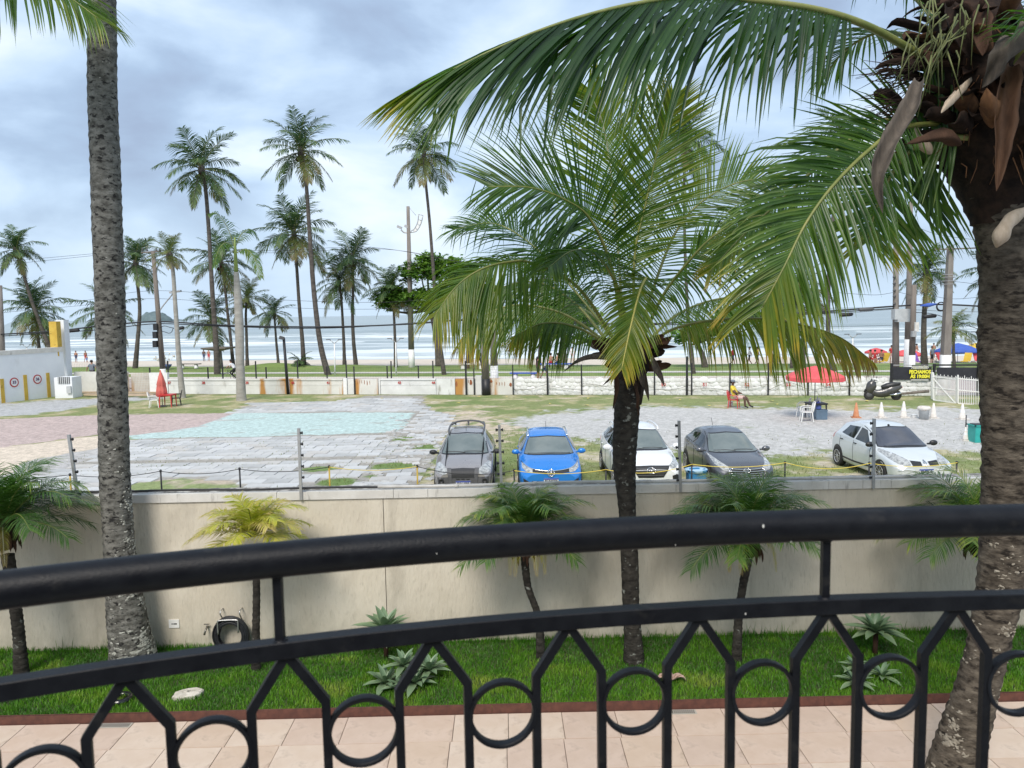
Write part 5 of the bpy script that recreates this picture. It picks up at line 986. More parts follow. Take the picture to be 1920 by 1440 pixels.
# steel mesh fence on top of the wall
fe = thing('mesh_fence', 'dark welded mesh fence on black posts above the white boundary wall', 'fence', wbase(1000))
for (u, top, bot, q) in ((272, 1.75, .9, .3), (307, 2.2, .9, .28), (326, 1.75, .9, .3), (382, 1.75, .9, .3), (410, 2.05, .9, .28), (473, 2.15, .9, .28), (492, 1.75, .9, .3), (552, 2.15, .9, .28), (607, 1.78, .9, .3), (644, 2.15, .9, .28), (663, 1.8, 0, -.12), (721, 1.8, .9, .3), (729, 2.1, .9, .28), (780, 1.8, .9, .3), (808, 2.1, .9, .28), (873, 2.1, 0, -.12), (888, 1.9, 0, -.12), (961, 1.85, 0, -.1), (1026, 1.85, 0, -.12), (1090, 1.85, 0, -.1), (1158, 1.9, 0, -.1), (1227, 1.9, 0, -.1), (1288, 2.3, 0, -.14), (1297, 1.9, 0, -.1), (1369, 1.9, 0, -.1), (1441, 1.9, 0, -.1), (1516, 1.9, 0, -.1), (1594, 1.9, 0, -.1)):
    p = pof(u); t = MB(); w_ = .075 if u not in (1288, 873, 1026) else .11; t.tube([S(p, q, ZL+bot-.05), S(p, q, ZL+top)], w_*.7, 4, 0, True, False); t.build('post', MT['blackpaint'], fe, True)
t = MB(); p0, p1 = pof(262), pof(1672); p = p0
while p < p1: t.tube([S(p, .2, ZL+.95), S(p, .2, ZL+1.72)], .0032, 3, 0, False, False); p += .11
for z in (1.0, 1.18, 1.36, 1.54, 1.70): t.tube([S(p0, .2, ZL+z), S(p1, .2, ZL+z)], .0035, 3, 0, False, False)
p = pof(120)
while p < pof(235): t.tube([S(p, .2, ZL+1.3), S(p, .2, ZL+2.1)], .0035, 3, 0, False, False); p += .13
tag(t.build('wire_mesh', MT['wire'], fe, True), kind='stuff')
t = MB(); rn = random.Random(8)
for a, b_ in zip((961, 1026, 1090, 1158, 1227, 1297, 1369, 1441, 1516), (1026, 1090, 1158, 1227, 1297, 1369, 1441, 1516, 1594)):
    z0, z1, zm = rn.uniform(.25, .7), rn.uniform(.25, .7), rn.uniform(.3, .75); pa, pb = pof(a), pof(b_); t.tube(catmull([S(pa, -.1, ZL+z0), S((pa+pb)/2, -.12, ZL+zm), S(pb, -.1, ZL+z1)], 10), .012, 4)
solo('loose_cable', t, MT['cable'], 'slack black cable slung along the painted stone wall', 'cable', loc=wbase(1200))
# ---- white building wall at far left
WL = mat('white_render', (.70, .72, .75), (.76, .78, .80), .8, rough=.9, c3=(.60, .61, .62), s3=1.1, lo3=.6, hi3=.8, st3=(1, 1, .4))
wa = Vector((-32.4, 44.6, ZL)); wb_ = Vector((-30.1, 51.6, ZL)); wd_ = (wb_-wa).normalized(); wn = Vector((wd_.y, -wd_.x, 0))
wf = wa-wd_*14
lb = thing('side_wall', 'white side wall with yellow stripes and round parking signs at far left', 'wall', wa)
def wallpt(a, off, z): p = wa+wd_*a+wn*off; return Vector((p.x, p.y, ZL+z))
La = (wb_-wa).length
def wbox(a0, a1, o0, o1, z0, z1, m_, nm, z1b=None):
    t = MB(); zz1 = z1 if z1b is None else z1b
    t.add([wallpt(a0, o0, z0), wallpt(a1, o0, z0), wallpt(a1, o1, z0), wallpt(a0, o1, z0), wallpt(a0, o0, z1), wallpt(a1, o0, zz1), wallpt(a1, o1, zz1), wallpt(a0, o1, z1)], [(0, 3, 2, 1), (4, 5, 6, 7), (0, 1, 5, 4), (1, 2, 6, 5), (2, 3, 7, 6), (3, 0, 4, 7)]); return t.build(nm, m_, lb, True)
wbox(-14, La, -.3, 0, -.3, 2.95, WL, 'wall_panel', 3.22); wbox(-14, La, -.34, .03, 2.955, 3.0, MT['coping'], 'coping', 3.27)
def Aw(u):
    d = ray(u, 700); n_ = wn; t_ = (wa.dot(n_))/(d.dot(n_)-d.z*n_.z) if abs(d.dot(n_)) > 1e-6 else 0; P = Vector((d.x, d.y, 0))*(Vector((wa.x, wa.y, 0)).dot(n_)/Vector((d.x, d.y, 0)).dot(n_)); return (P-Vector((wa.x, wa.y, 0))).dot(wd_)
for u in (2, 46, 89): wbox(Aw(u)-.12, Aw(u)+.12, .0, .035, -.05, 1.62 if u > 5 else 1.5, MT['yellow'], 'stripe')
SGN = [mat('sign_white', (.74, .74, .74), rough=.5), MT['num'], mat('sign_text', (.10, .04, .12), rough=.6)]
Tw = Matrix.Rotation(math.atan2(wn.x, -wn.y), 4, 'Z')
for u, v, s in ((25, 717, '33'), (69, 711, '36')):
    a = Aw(u); z = W(u, v, (wa+wd_*a).y).z-ZL; c = wallpt(a, .02, z); t = MB(); M_ = Matrix.Translation(c) @ Tw @ Matrix.Rotation(R(90), 4, 'X')
    t.lathe([(.24, -.012), (.24, .006)], 24, 0, M_, False); t.lathe([(.30, -.01), (.30, .012), (.235, .012), (.235, .008)], 24, 1, M_, False, closed=True)
    text_mb(t, s, .26, Matrix.Translation(c+wn*.016) @ Tw, 2, .004, .008); t.build('number_sign', SGN, lb, True)
tp = thing('wall_pillar', 'tall white pillar with a yellow front behind the white side wall', 'pillar', wallpt(La, 0, 0)); y_ = 52.2
t = MB(); A0, A1 = W(104, 600, y_), W(119, 600, y_); t.box(((A0.x+A1.x)/2, y_+.3, (A0.z+ZL)/2), (A1.x-A0.x, .6, A0.z-ZL)); t.build('pillar', WL, tp, True)
y_ = 51.2; A0, A1 = W(91, 603, y_), W(105, 603, y_); zb = W(97, 668, y_).z; t = MB(); t.box(((A0.x+A1.x)/2, y_+.25, (A0.z+zb)/2), (A1.x-A0.x, .5, A0.z-zb)); t.build('yellow_panel', MT['yellow'], tp, True)
# low utility box with vent
bx = thing('utility_kiosk', 'low white masonry box with a dark louvred window at the corner of the lot', 'kiosk', G(118, 743, ZL)); y_ = 49.6
A0, A1 = W(101, 708, y_), W(134, 704, y_); t = MB(); t.box(((A0.x+A1.x)/2, y_+.55, (ZL+A0.z)/2), (A1.x-A0.x, 1.1, A0.z-ZL)); t.build('masonry_box', WL, bx, True)
t = MB(); B0, B1 = W(108, 707, y_-.02), W(131, 719, y_-.02); t.box(((B0.x+B1.x)/2, y_-.01, (B0.z+B1.z)/2), (B1.x-B0.x, .03, B0.z-B1.z)); t.build('window', MT['blackplastic'], bx, True)
for k in range(6): t = MB(); x = B0.x+(B1.x-B0.x)*(k+.5)/6; t.box((x, y_-.04, (B0.z+B1.z)/2), (.07, .04, B0.z-B1.z)); t.build('louvre', MT['greybin'], bx, True)
t = MB(); C0, C1 = W(126, 724, y_), W(135, 737, y_); t.box(((C0.x+C1.x)/2, y_-.06, (C0.z+C1.z)/2), (C1.x-C0.x, .12, C0.z-C1.z)); t.build('meter_box', MT['greybin'], bx, True)
# planks
for k, (u0, v0, u1, v1, th, lab) in enumerate(((152, 735, 300, 736, .10, 'long pale plank lying on top of the plank pile'), (160, 741, 290, 742, .13, 'thick pale board lying at the front of the plank pile'), (175, 731, 278, 731, .07, 'dark board lying at the back of the plank pile'))):
    a, b_ = G(u0, v0, ZL+.1), G(u1, v1, ZL+.1); t = MB(); d = b_-a; t.box((0, 0, 0), (d.length, .3, th)); o = t.build('plank', MT['wood'] if k < 2 else MT['woodgrey']); o.location = (a+b_)/2+Vector((0, 0, .05*k)); o.rotation_euler.z = math.atan2(d.y, d.x); tag(o, lab, 'plank', 'planks by the boundary wall')
# ---- poles
def pole(name, label, cat, base, topuv, r0, r1, m_, foot=None, footh=1.2, parts=None, sides=10, group=None):
    o = thing(name, label, cat, base, 0, group); tp_ = W(topuv[0], topuv[1], base.y); t = MB(); b0 = base
    if foot is not None:
        f = base.lerp(tp_, footh/(tp_-base).length); rf = r0+(r1-r0)*footh/(tp_-base).length; t.tube([base+Vector((0, 0, -.2)), f], [r0*1.03, rf*1.03], sides); t.build('painted_foot', foot, o, True); t = MB(); b0 = f; r0 = rf
    t.tube([b0+(Vector((0, 0, -.2)) if foot is None else Vector((0, 0, 0))), tp_], [r0, r1], sides, 0, True, sides > 5); t.build('shaft', m_, o, True); return o, tp_
def arm(o, pts, r, m_, nm='arm', n=6): t = MB(); t.tube(pts, r, n); t.build(nm, m_, o, True)
# left utility pole
b = Gs(303, 1.2, ZL); o, tp_ = pole('utility_pole', 'concrete utility pole with a wooden crossarm beside the pale fan headed palm', 'utility pole', b, (287, 471), .20, .13, MT['woodgrey'], MT['white'], 1.6)
y = b.y; arm(o, [W(265, 474, y), W(302, 471, y)], .06, MT['woodgrey'], 'crossarm', 4)
for u in (267, 276, 293, 300): t = MB(); c = W(u, 471, y); t.lathe([(.03, 0), (.07, .05), (.04, .12), (.06, .17), (.02, .2)], 8, 0, Matrix.Translation(c)); t.build('insulator', MT['greyplastic'], o, True)
arm(o, catmull([W(298, 585, y), W(306, 573, y), W(320, 556, y), W(326, 548, y)], 8), .045, MT['alu'], 'lamp_arm'); t = MB(); t.box((0, 0, 0), (.75, .3, .12), M=Matrix.Translation(W(329, 547, y)) @ Matrix.Rotation(R(-8), 4, 'Y')); t.build('lamp_head', MT['alu'], o, True)
for v in (613, 628, 645): t = MB(); c = W(291 if v > 620 else 292, v, y-.25); t.box(c, (.26, .25, .45)); t.build('junction_box', MT['blackplastic'], o, True)
# tall lamp pole with seasonal ornament frame
b = G(772, 690, ZL); o, tp_ = pole('lamp_pole', 'tall concrete lamp pole with a white painted foot and a curved ornament frame', 'lamp post', b, (765, 387), .30, .15, MT['concrete'], MT['white'], 1.75); y = b.y
arm(o, catmull([W(767, 436, y), W(758, 436, y), W(752, 431, y)], 6), .06, MT['alu'], 'lamp_arm'); arm(o, [W(767, 432, y), W(763, 428, y)], .05, MT['alu'], 'lamp_arm')
for (u, v) in ((749, 426), (763, 425)): t = MB(); t.box((0, 0, 0), (.45, .3, .22), M=Matrix.Translation(W(u, v, y)) @ Matrix.Rotation(R(25), 4, 'Y')); t.build('floodlight', MT['alu'], o, True)
t = MB(); E0 = catmull([W(770, 436, y), W(781, 433, y), W(789, 420, y), W(793, 404, y)], 10); E1_ = catmull([W(772, 432, y), W(777, 429, y), W(783, 417, y), W(785, 402, y)], 10); t.tube(E0, .05, 5); t.tube(E1_, .05, 5)
for i in range(0, 11, 2): t.tube([E0[i], E1_[i]], .04, 4)
t.tube([W(768, 390, y), W(780, 404, y)], .025, 4); t.build('ornament_frame', MT['alu'], o, True)
for i in (3, 5, 7): t = MB(); c = (Vector(E0[i])+Vector(E1_[i]))/2; t.box(c, (.26, .05, .34)); t.build('ornament', MT['white'], o, True)
# concrete pole with black foot by the wall
b = Gs(910, -.25, ZL); o, tp_ = pole('utility_pole', 'concrete pole with a black painted foot standing at the boundary wall behind hanging fronds', 'utility pole', b, (905, 575), .26, .17, MT['concrete'], MT['blackpaint'], 1.0)
b = Gs(926, 3.5, ZL); pole('utility_pole', 'thick concrete pole with a white painted foot just behind the boundary wall', 'utility pole', b, (923, 560), .27, .17, MT['concrete'], MT['white'], 1.55)
b = Gs(536, -.15, ZL); o, tp_ = pole('lamp_post', 'slim black lamp post with a square floodlight rising in front of the rusty wall', 'lamp post', b, (532, 634), .10, .09, MT['blackpaint'], sides=6); t = MB(); t.box((0, 0, 0), (.30, .18, .20), M=Matrix.Translation(tp_+Vector((-.1, -.08, .02))) @ Matrix.Rotation(R(15), 4, 'Y')); t.build('floodlight', MT['greyplastic'], o, True)
def thin_lamp(u, vb, vt, lab):
    b = G(u+1, vb, ZL); o, tp_ = pole('promenade_lamp', lab, 'lamp post', b, (u, vt+4), .07, .05, MT['white'], group='thin white promenade lamps', sides=6); y = b.y
    for s in (-1, 1): arm(o, [tp_, tp_+Vector((.35*s, 0, .28))], .03, MT['alu'], 'lamp_arm'); t = MB(); t.box(tp_+Vector((.5*s, 0, .33)), (.36, .16, .06)); t.build('lamp_head', MT['greyplastic'], o, True)
for a in ((627, 705, 640, 'thin white promenade lamp beside the fan palm bush'), (742, 705, 638, 'thin white promenade lamp under the palm with a dead lower crown'), (1599, 690, 630, 'thin promenade lamp left of the red beach umbrella'), (1837, 690, 626, 'thin promenade lamp before the yellow beach umbrella'), (50, 690, 648, 'thin promenade lamp behind the white side wall')): thin_lamp(*a)
# right group of poles
b = Gs(1682, 4.0, ZL); o, tp_ = pole('utility_pole', 'brown utility pole carrying a grey cabinet at the left of the pole group', 'utility pole', b, (1680, 416), .22, .13, MT['concrete']); y = b.y
t = MB(); c = W(1690, 589, y-.35); t.box(c, (1.0, .45, .62)); t.build('grey_cabinet', MT['greybin'], o, True)
t = MB(); c = W(1693, 601, y-.4); t.box(c, (.8, .4, .16)); t.build('cabinet_tray', MT['greybin'], o, True)
arm(o, [W(1668, 420, y), W(1693, 416, y)], .06, MT['woodgrey'], 'crossarm', 4)
for v in (520, 532, 545, 556, 570): t = MB(); t.lathe([(.03, 0), (.08, .04), (.05, .1), (.08, .15), (.03, .18)], 8, 0, Matrix.Translation(W(1674, v, y-.2)) @ Matrix.Rotation(R(80), 4, 'Y')); t.build('insulator', MT['greyplastic'], o, True)
b = Gs(1703, 6.5, ZL); o, _ = pole('utility_pole', 'tall pale pole with a high white foot between the brown pole and the dark pole', 'utility pole', b, (1708, 378), .23, .12, MT['concrete'], MT['white'], 2.9)
b = Gs(1711, 3.0, ZL); o, _ = pole('utility_pole', 'short dark pole with a meter box and white foot in the pole group', 'utility pole', b, (1714, 534), .20, .14, MT['woodgrey'], MT['white'], 2.1); y = b.y
t = MB(); t.box(W(1713, 626, y-.3), (.24, .22, .35)); t.build('meter_box', MT['alu'], o, True); t = MB(); t.box(W(1718, 613, y-.2), (.22, .2, .55)); t.build('meter_box', MT['coping'], o, True)
b = Gs(1773, 3.0, ZL); o, tp_ = pole('utility_pole', 'thick square concrete pole with a long crossarm at far right', 'utility pole', b, (1782, 461), .34, .19, MT['concrete'], MT['white'], 2.1, sides=4); y = b.y
arm(o, [W(1752, 468, y-.3), W(1830, 465, y-.3)], .055, MT['woodgrey'], 'crossarm', 4)
for v in (515, 520, 527, 533): t = MB(); t.torus(W(1779, v, y), .36, .02, 12, 5); t.build('steel_band', MT['alu'], o, True)
b = Gs(-2, 1.2, ZL); pole('utility_pole', 'grey pole cut by the left edge behind the white side wall', 'utility pole', b, (-2, 535), .26, .2, MT['concrete'])
# ---- overhead cables
def cable(label, pts, r, sag=0, group='overhead cables', y=None, n=44):
    P = []
    for (u, v, q) in pts: P.append(Wq(u, v, q))
    t = MB(); t.tube(catmull(P, n), r, 5); solo('overhead_cable', t, MT['cable'], label, 'cable', group, P[len(P)//2])
cable('thick black cable bundle crossing the whole view just below the horizon', [(-60, 632, 1.1), (0, 627, 1.1), (100, 621, 1.1), (190, 611, 1.1), (295, 603, 1.1), (420, 610, 1.1), (600, 613, 1.1), (760, 608, 1.1), (905, 598, 1.1), (1060, 606, 1.6), (1250, 606, 2.3), (1440, 591, 3), (1560, 583, 3.4), (1680, 574, 3.9), (1770, 571, 3.2), (1900, 578, 3)], .05, n=90)
cable('second black cable running close under the thick bundle', [(-60, 634, 1.2), (100, 624, 1.2), (200, 617, 1.2), (295, 607, 1.2), (420, 612, 1.2), (620, 615, 1.2), (905, 600, 1.2), (1250, 609, 2.3), (1440, 594, 3), (1680, 578, 3.9)], .032, n=70)
rn = random.Random(2)
for lab, pts in (('upper thin power line from the left edge over the crossarm', [(-60, 496, 1.2), (80, 484, 1.2), (282, 469, 1.2), (520, 470, 1.2), (700, 464, 1.2), (905, 500, 1.2)]), ('lower thin power line from the left edge over the crossarm', [(-60, 505, 1.2), (80, 489, 1.2), (298, 470, 1.2), (520, 474, 1.2), (720, 467, 1.2), (905, 500, 1.2)]), ('thin wire at palm crown height left of the lamp pole', [(-40, 560, 1.2), (130, 566, 1.2), (291, 545, 1.2), (520, 562, 1.2), (740, 566, 1.2), (905, 545, 1.2)]), ('thin wire a little above the horizon left of centre', [(-40, 590, 1.2), (140, 574, 1.2), (292, 560, 1.2), (540, 577, 1.2), (760, 578, 1.2), (905, 560, 1.2)]), ('thin wire sagging between the two right poles', [(1560, 548, 3.5), (1640, 553, 3.6), (1682, 548, 4), (1720, 553, 3.5), (1778, 528, 3), (1900, 545, 3)]), ('thin wire reaching the square pole crossarm', [(1440, 420, 3.6), (1560, 428, 3.8), (1680, 417, 4), (1760, 440, 3.5), (1850, 452, 3)]), ('straight wire crossing behind the grey cabinet', [(1500, 590, 3.5), (1600, 586, 3.5), (1685, 580, 4), (1780, 584, 3.3), (1880, 585, 3)]), ('cable dropping from the square pole to the right', [(1683, 585, 4), (1745, 588, 3.5), (1790, 602, 3), (1840, 618, 3), (1900, 630, 3)]), ('short wire ending at the brown pole', [(1440, 610, 3.5), (1560, 612, 3.6), (1672, 610, 4)]), ('wire above the sea right of the square pole', [(1714, 545, 3), (1779, 560, 3), (1850, 556, 3), (1920, 552, 3)])):
    cable(lab, pts, .011 if 'cable' not in lab else .02)
for (u, v, q, l, lab) in ((139, 620, 1.1, .75, 'black splice box on the cable left of the big trunk'), (340, 615, 1.2, .4, 'small black splice box hanging right of the left utility pole'), (1587, 590, 3.4, .8, 'black splice box hanging under the bundle right of the yellow fronds'), (1624, 580, 3.6, .9, 'grey splice box on the bundle left of the brown pole'), (1743, 593, 3.2, .8, 'slanted black splice sleeve between the dark pole and the square pole')):
    c = Wq(u, v, q); t = MB(); t.tube([c-Vector((l/2, 0, .03)), c-Vector((l/2-.08, 0, .02)), c+Vector((l/2-.08, 0, .02)), c+Vector((l/2, 0, .04))], [.05, .12, .12, .05], 8); solo('splice_box', t, MT['cable'] if 'grey' not in lab else MT['greyplastic'], lab, 'splice box', 'cable splice boxes', c)
c = Wq(1764, 575, 3.2); t = MB(); t.torus(c, .26, .03, 20, 6, ax='Y'); t.torus(c+Vector((.02, 0, .02)), .24, .03, 20, 6, ax='Y'); solo('cable_coil', t, MT['cable'], 'round coil of spare black cable hanging left of the square pole', 'cable coil', None, c)
c = Wq(313, 618, 1.2); t = MB(); t.tube([c+Vector((.5*math.cos(a)*(1 if math.sin(a) > 0 else .8), 0, .22*math.sin(a)+.05*math.cos(3*a))) for a in np.linspace(0, 6.283, 26)], .022, 5); solo('cable_coil', t, MT['cable'], 'flattened loop of black cable beside the left utility pole', 'cable coil', None, c)
c = Wq(1741, 572, 3.2); t = MB(); t.tube([c-Vector((.5, 0, .03)), c, c+Vector((.5, 0, .05))], [.03, .13, .04], 8); solo('cable_wrap', t, MT['blue'], 'blue wrapped cable joint left of the square pole', 'cable joint', None, c)
# ---- right corner: banner, sign, gate
bn = thing('black_banner', 'long black banner fixed on the fence behind the scooter and the white gate', 'banner', wbase(1710))
def qb(u0, v0, u1, v1, q, th, m_, nm, par, mi=None):
    a, b_ = Wq(u0, v0, q), Wq(u1, v0, q); c, d = Wq(u1, v1, q), Wq(u0, v1, q); n_ = E2*th; t = MB()
    t.add([a, b_, c, d, a+n_, b_+n_, c+n_, d+n_], [(0, 3, 2, 1), (4, 5, 6, 7), (0, 1, 5, 4), (1, 2, 6, 5), (2, 3, 7, 6), (3, 0, 4, 7)]); return t.build(nm, m_, par, True)
BK = mat('black_banner_cloth', (.014, .015, .022), (.024, .025, .034), 3, rough=.7)
qb(1674, 688, 1747, 712, -.05, .02, BK, 'banner_sheet', bn); qb(1756, 689, 1875, 711, -.05, .02, BK, 'banner_sheet', bn); qb(1754, 683, 1875, 686, -.02, .06, MT['blackpaint'], 'top_rail', bn); qb(1674, 684, 1752, 685.5, 0, .05, MT['alu'], 'top_rail', bn)
for u, t0 in ((1672, 681), (1752, 682), (1835, 683)): a = Wq(u, t0, -.1); t = MB(); t.tube([a, Vector((a.x, a.y, ZL-.1))], .085, 4, 0, True, False); t.build('post', MT['blackpaint'], bn, True)
sg = thing('notice_sign', 'black notice sign with yellow lettering on closing time fixed on the banner', 'sign', Wq(1725, 700, -.12))
qb(1710, 684.5, 1740, 712, -.12, .04, BK, 'sign_board', sg); qb(1711.5, 686, 1738.5, 692, -.14, .012, mat('pale_sign_strip', (.60, .58, .30), (.70, .68, .45), 6, rough=.6), 'sign_strip', sg); qb(1708, 711.7, 1741, 713, -.13, .03, MT['white'], 'sign_edge', sg)
YT = mat('yellow_lettering', (.78, .72, .05), rough=.6); GT = mat('grey_lettering', (.42, .42, .40), rough=.6)
Rs = Matrix.Rotation(-SA, 4, 'Z')
for v, s, h_, m_, sx_ in ((689, 'ATENÇÃO', .19, GT, .98), (697.5, 'FECHAMOS', .27, YT, .80), (706, 'ÀS 19:00H', .27, YT, .84)):
    t = MB(); text_mb(t, s, h_, Matrix.Translation(Wq(1725, v, -.158)) @ Rs, 0, .006, .014, sx_); t.build('lettering', m_, sg, True)
GP = mat('white_gate_paint', (.72, .71, .68), (.78, .77, .75), 4, rough=.6)
def gate(label, u0, v0t, v0b, u1, v1t, v1b, y0, y1, nb, diag):
    a, b_, c, d = W(u0, v0b, y0), W(u1, v1b, y1), W(u1, v1t, y1), W(u0, v0t, y0); o = thing('gate_leaf', label, 'gate', a, 0, 'white barred gate leaves')
    f = lambda s, t_: (a.lerp(b_, s)).lerp(d.lerp(c, s), t_)
    for p, q_ in (((0, 0), (0, 1.06)), ((1, 0), (1, 1.04))): t = MB(); t.bar(f(*p), f(*q_), .06); t.build('stile', GP, o, True)
    for t_ in (0, .5, .93): t = MB(); t.bar(f(0, t_), f(1, t_), .045); t.build('cross_rail', GP, o, True)
    for k in range(1, nb): t = MB(); s = k/nb; t.bar(f(s, 0), f(s, 1.0+.06*((k*7) % 3 == 0)), .022); t.build('bar', GP, o, True)
    if diag: t = MB(); t.bar(f(.0, .85), f(.93, 0), .05); t.build('brace', GP, o, True)
gate('white barred gate leaf with a diagonal brace left of its partner', 1750, 703, 750, 1794, 708, 756, 40.2, 39.0, 19, True)
gate('white barred gate leaf without brace beside the right coconut trunk', 1796, 706, 756, 1860, 712, 763, 38.9, 38.0, 15, False)
b = Gs(1748, -1.6, ZL); t = MB(); t.bar(W(1748, 748, b.y), W(1748, 698, b.y), .11); solo('gate_post', t, GP, 'white square gate post at the left of the gate leaves', 'post', loc=W(1748, 748, b.y))
t = MB(); rn = random.Random(4); a = Gs(1690, -.5, ZL); b_ = Gs(1745, -.6, ZL); t.tube([a+Vector((0, 0, .15)), b_+Vector((0, 0, .32))], [.06, .09], 6); solo('driftwood_log', t, MT['woodgrey'], 'dark weathered log leaning on debris left of the white gate', 'log', loc=a)
# ================================================================ CARS
def paint(name, c, metal=.35, rough=.28): return mat(name, tuple(x*.94 for x in c), c, 2, rough=rough, metal=metal, coat=.6, rvar=.08)
def gsm(a, sg):
    k = np.exp(-.5*(np.arange(-12, 13)*.02/sg)**2); k /= k.sum(); return np.convolve(np.pad(a, 12, mode='edge'), k, 'valid')
PLATE = [mat('plate_white', (.66, .67, .68), rough=.4), mat('plate_blue', (.02, .05, .32), rough=.4), mat('plate_black', (.03, .03, .035), rough=.5)]
def car(label, cat, loc, rz, st, W_, pm, glass, rim, wheels, fn, side_glass=None, smooth=.05, mirror=None, zm=.55, wr=.31):
    o = thing('parked_car', label, cat, loc, rz, 'cars parked behind the garden wall'); L = st[-1][0]
    st = np.array(st, float); ys = np.arange(0, L+.001, .02); A = [gsm(np.interp(ys, st[:, 0], st[:, i]), smooth) for i in range(1, 7)]
    use = np.unique(np.r_[0, 1, 2, 4, 6, 9, np.arange(12, len(ys)-10, 5), len(ys)-8, len(ys)-5, len(ys)-3, len(ys)-2, len(ys)-1]); rows = []
    for i in use:
        zc, ze, we, zb, wb, zs = [a[i] for a in A]; wm = min(W_/2, wb*1.035); zmm = min(zm, zb-.06)
        half = [(0, zc), (we*.55, zc-.12*(zc-ze)), (we*.88, ze+.45*(zc-ze)), (we, ze-.01), (we+(wb-we)*.5, ze+(zb-ze)*.5), (wb, zb), (wm, zmm), (wm*.985, zs+.12), (wm*.93, zs), (0, zs)]
        h = catmull(half[:-1], 24); h = [tuple(q) for q in h]+[(0, zs)]
        rows.append([(x, ys[i], z) for x, z in h[::-1]]+[(-x, ys[i], z) for x, z in h[1:]])
    mb = MB(); mb.grid(rows, 0, True); n = len(rows[0]); c0 = len(mb.v)
    for r_, rev in ((0, 0), (len(rows)-1, 1)):
        b0 = r_*n; cx_ = np.mean([rows[r_][k] for k in range(n)], 0); mb.add([tuple(cx_)]+rows[r_], [(0, 1+k, 2+k) if rev else (0, 2+k, 1+k) for k in range(n-1)], 0, True)
    body = mb.build('body', pm, o); bv = BVHTree.FromPolygons([Vector(v) for v in mb.v], mb.f)
    def fr(x, z, off):
        h = bv.ray_cast(Vector((x, -2, z)), Vector((0, 1, 0)))
        if h[0] is None: h = bv.find_nearest(Vector((x, 0, z)))
        return h[0]+Vector((0, -off, 0))+Vector((0, 0, off*.3))
    def sd(y, z, s, off):
        h = bv.ray_cast(Vector((s*3, y, z)), Vector((-s, 0, 0)))
        if h[0] is None: h = bv.find_nearest(Vector((s, y, z)))
        return h[0]+Vector((s*off, 0, off*.2))
    def poly(pl, t):
        k = t*(len(pl)-1); i = min(int(k), len(pl)-2); f = k-i; return (pl[i][0]*(1-f)+pl[i+1][0]*f, pl[i][1]*(1-f)+pl[i+1][1]*f)
    def patch(fnp, top, bot, nu, nv, off, m_, nm, inn, smooth=True):
        R_ = []
        for j in range(nv+1):
            row = []
            for i in range(nu+1):
                a = poly(top, i/nu); b_ = poly(bot, i/nu); t = j/nv; row.append(fnp(a[0]*(1-t)+b_[0]*t, a[1]*(1-t)+b_[1]*t, off))
            R_.append(row)
        g = MB(); g.grid([[tuple(p) for p in r] for r in R_], 0, smooth)
        rim_ = R_[0]+[r[-1] for r in R_[1:]]+R_[-1][-2::-1]+[r[0] for r in R_[-2:0:-1]]; n_ = len(rim_); iv = Vector(inn)
        g.add([tuple(p) for p in rim_]+[tuple(p+iv) for p in rim_], [(k, (k+1) % n_, n_+(k+1) % n_, n_+k) for k in range(n_)], 0, False); return g.build(nm, m_, o)
    fp = lambda t, b_, nu, nv, off, m_, nm: patch(fr, t, b_, nu, nv, off, m_, nm, (0, .03, 0))
    def sp(t, b_, nu, nv, off, m_, nm, s): return patch(lambda y, z, of: sd(y, z, s, of), t, b_, nu, nv, off, m_, nm, (-.03*s, 0, 0))
    def line(pts, r, m_, nm, off=.006, flat=.6):
        g = MB(); P = catmull(pts, max(8, 4*len(pts))); g.tube([fr(p[0], p[1], off) for p in P], r, 6); return g.build(nm, m_, o)
    def sline(pts, r, m_, nm, s, off=.004):
        g = MB(); P = catmull(pts, max(8, 4*len(pts))); g.tube([sd(p[0], p[1], s, off) for p in P], r, 5); return g.build(nm, m_, o)
    for s in (-1, 1):
        for y in wheels:
            ar = MB(); C = [sd(y+math.cos(a)*(wr+.055), wr+.01+math.sin(a)*(wr+.055), s, .004) for a in np.linspace(-.35, math.pi+.35, 22)]; c_ = sd(y, wr+.1, s, .004)
            ar.add([tuple(c_)]+[tuple(p) for p in C], [(0, 1+k, 2+k) for k in range(21)], 0, False); ar.build('wheel_arch', MT['blackplastic'], o)
            xo = max(abs(c_.x), abs(C[10].x))+.022; w_ = thing('wheel', None, None, (s*xo, y, wr)); w_.parent = o; Mx = Matrix.Rotation(R(90*s), 4, 'Y')
            g = MB(); g.lathe([(wr*.62, -.19), (wr*.95, -.19), (wr, -.16), (wr, -.03), (wr*.95, 0), (wr*.66, .004), (wr*.64, -.02)], 26, 0, Mx, closed=True); g.build('tyre', MT['tyre'], w_)
            g = MB(); g.lathe([(wr*.66, -.004), (wr*.62, .004), (wr*.60, -.03), (wr*.12, -.02), (.001, -.015)], 26, 1, Mx)
            for k in range(9): a = 2*math.pi*k/9; g.box((0, 0, 0), (.01, wr*.07, wr*.46), 0, Mx @ Matrix.Rotation(a, 4, 'Z') @ Matrix.Translation((wr*.37, 0, -.006)) @ Matrix.Rotation(R(90), 4, 'Y'))
            g.lathe([(wr*.66, .001), (wr*.68, .008), (wr*.60, .008), (wr*.59, -.02)], 26, 0, Mx, closed=True); g.ball((0, 0, 0), (.05, .05, .02), 8, 0, Mx @ Matrix.Translation((0, 0, -.008))); g.build('rim', [rim, MT['blackplastic']], w_)
    fn(o, fp, sp, line, sline, fr, sd, bv); return o
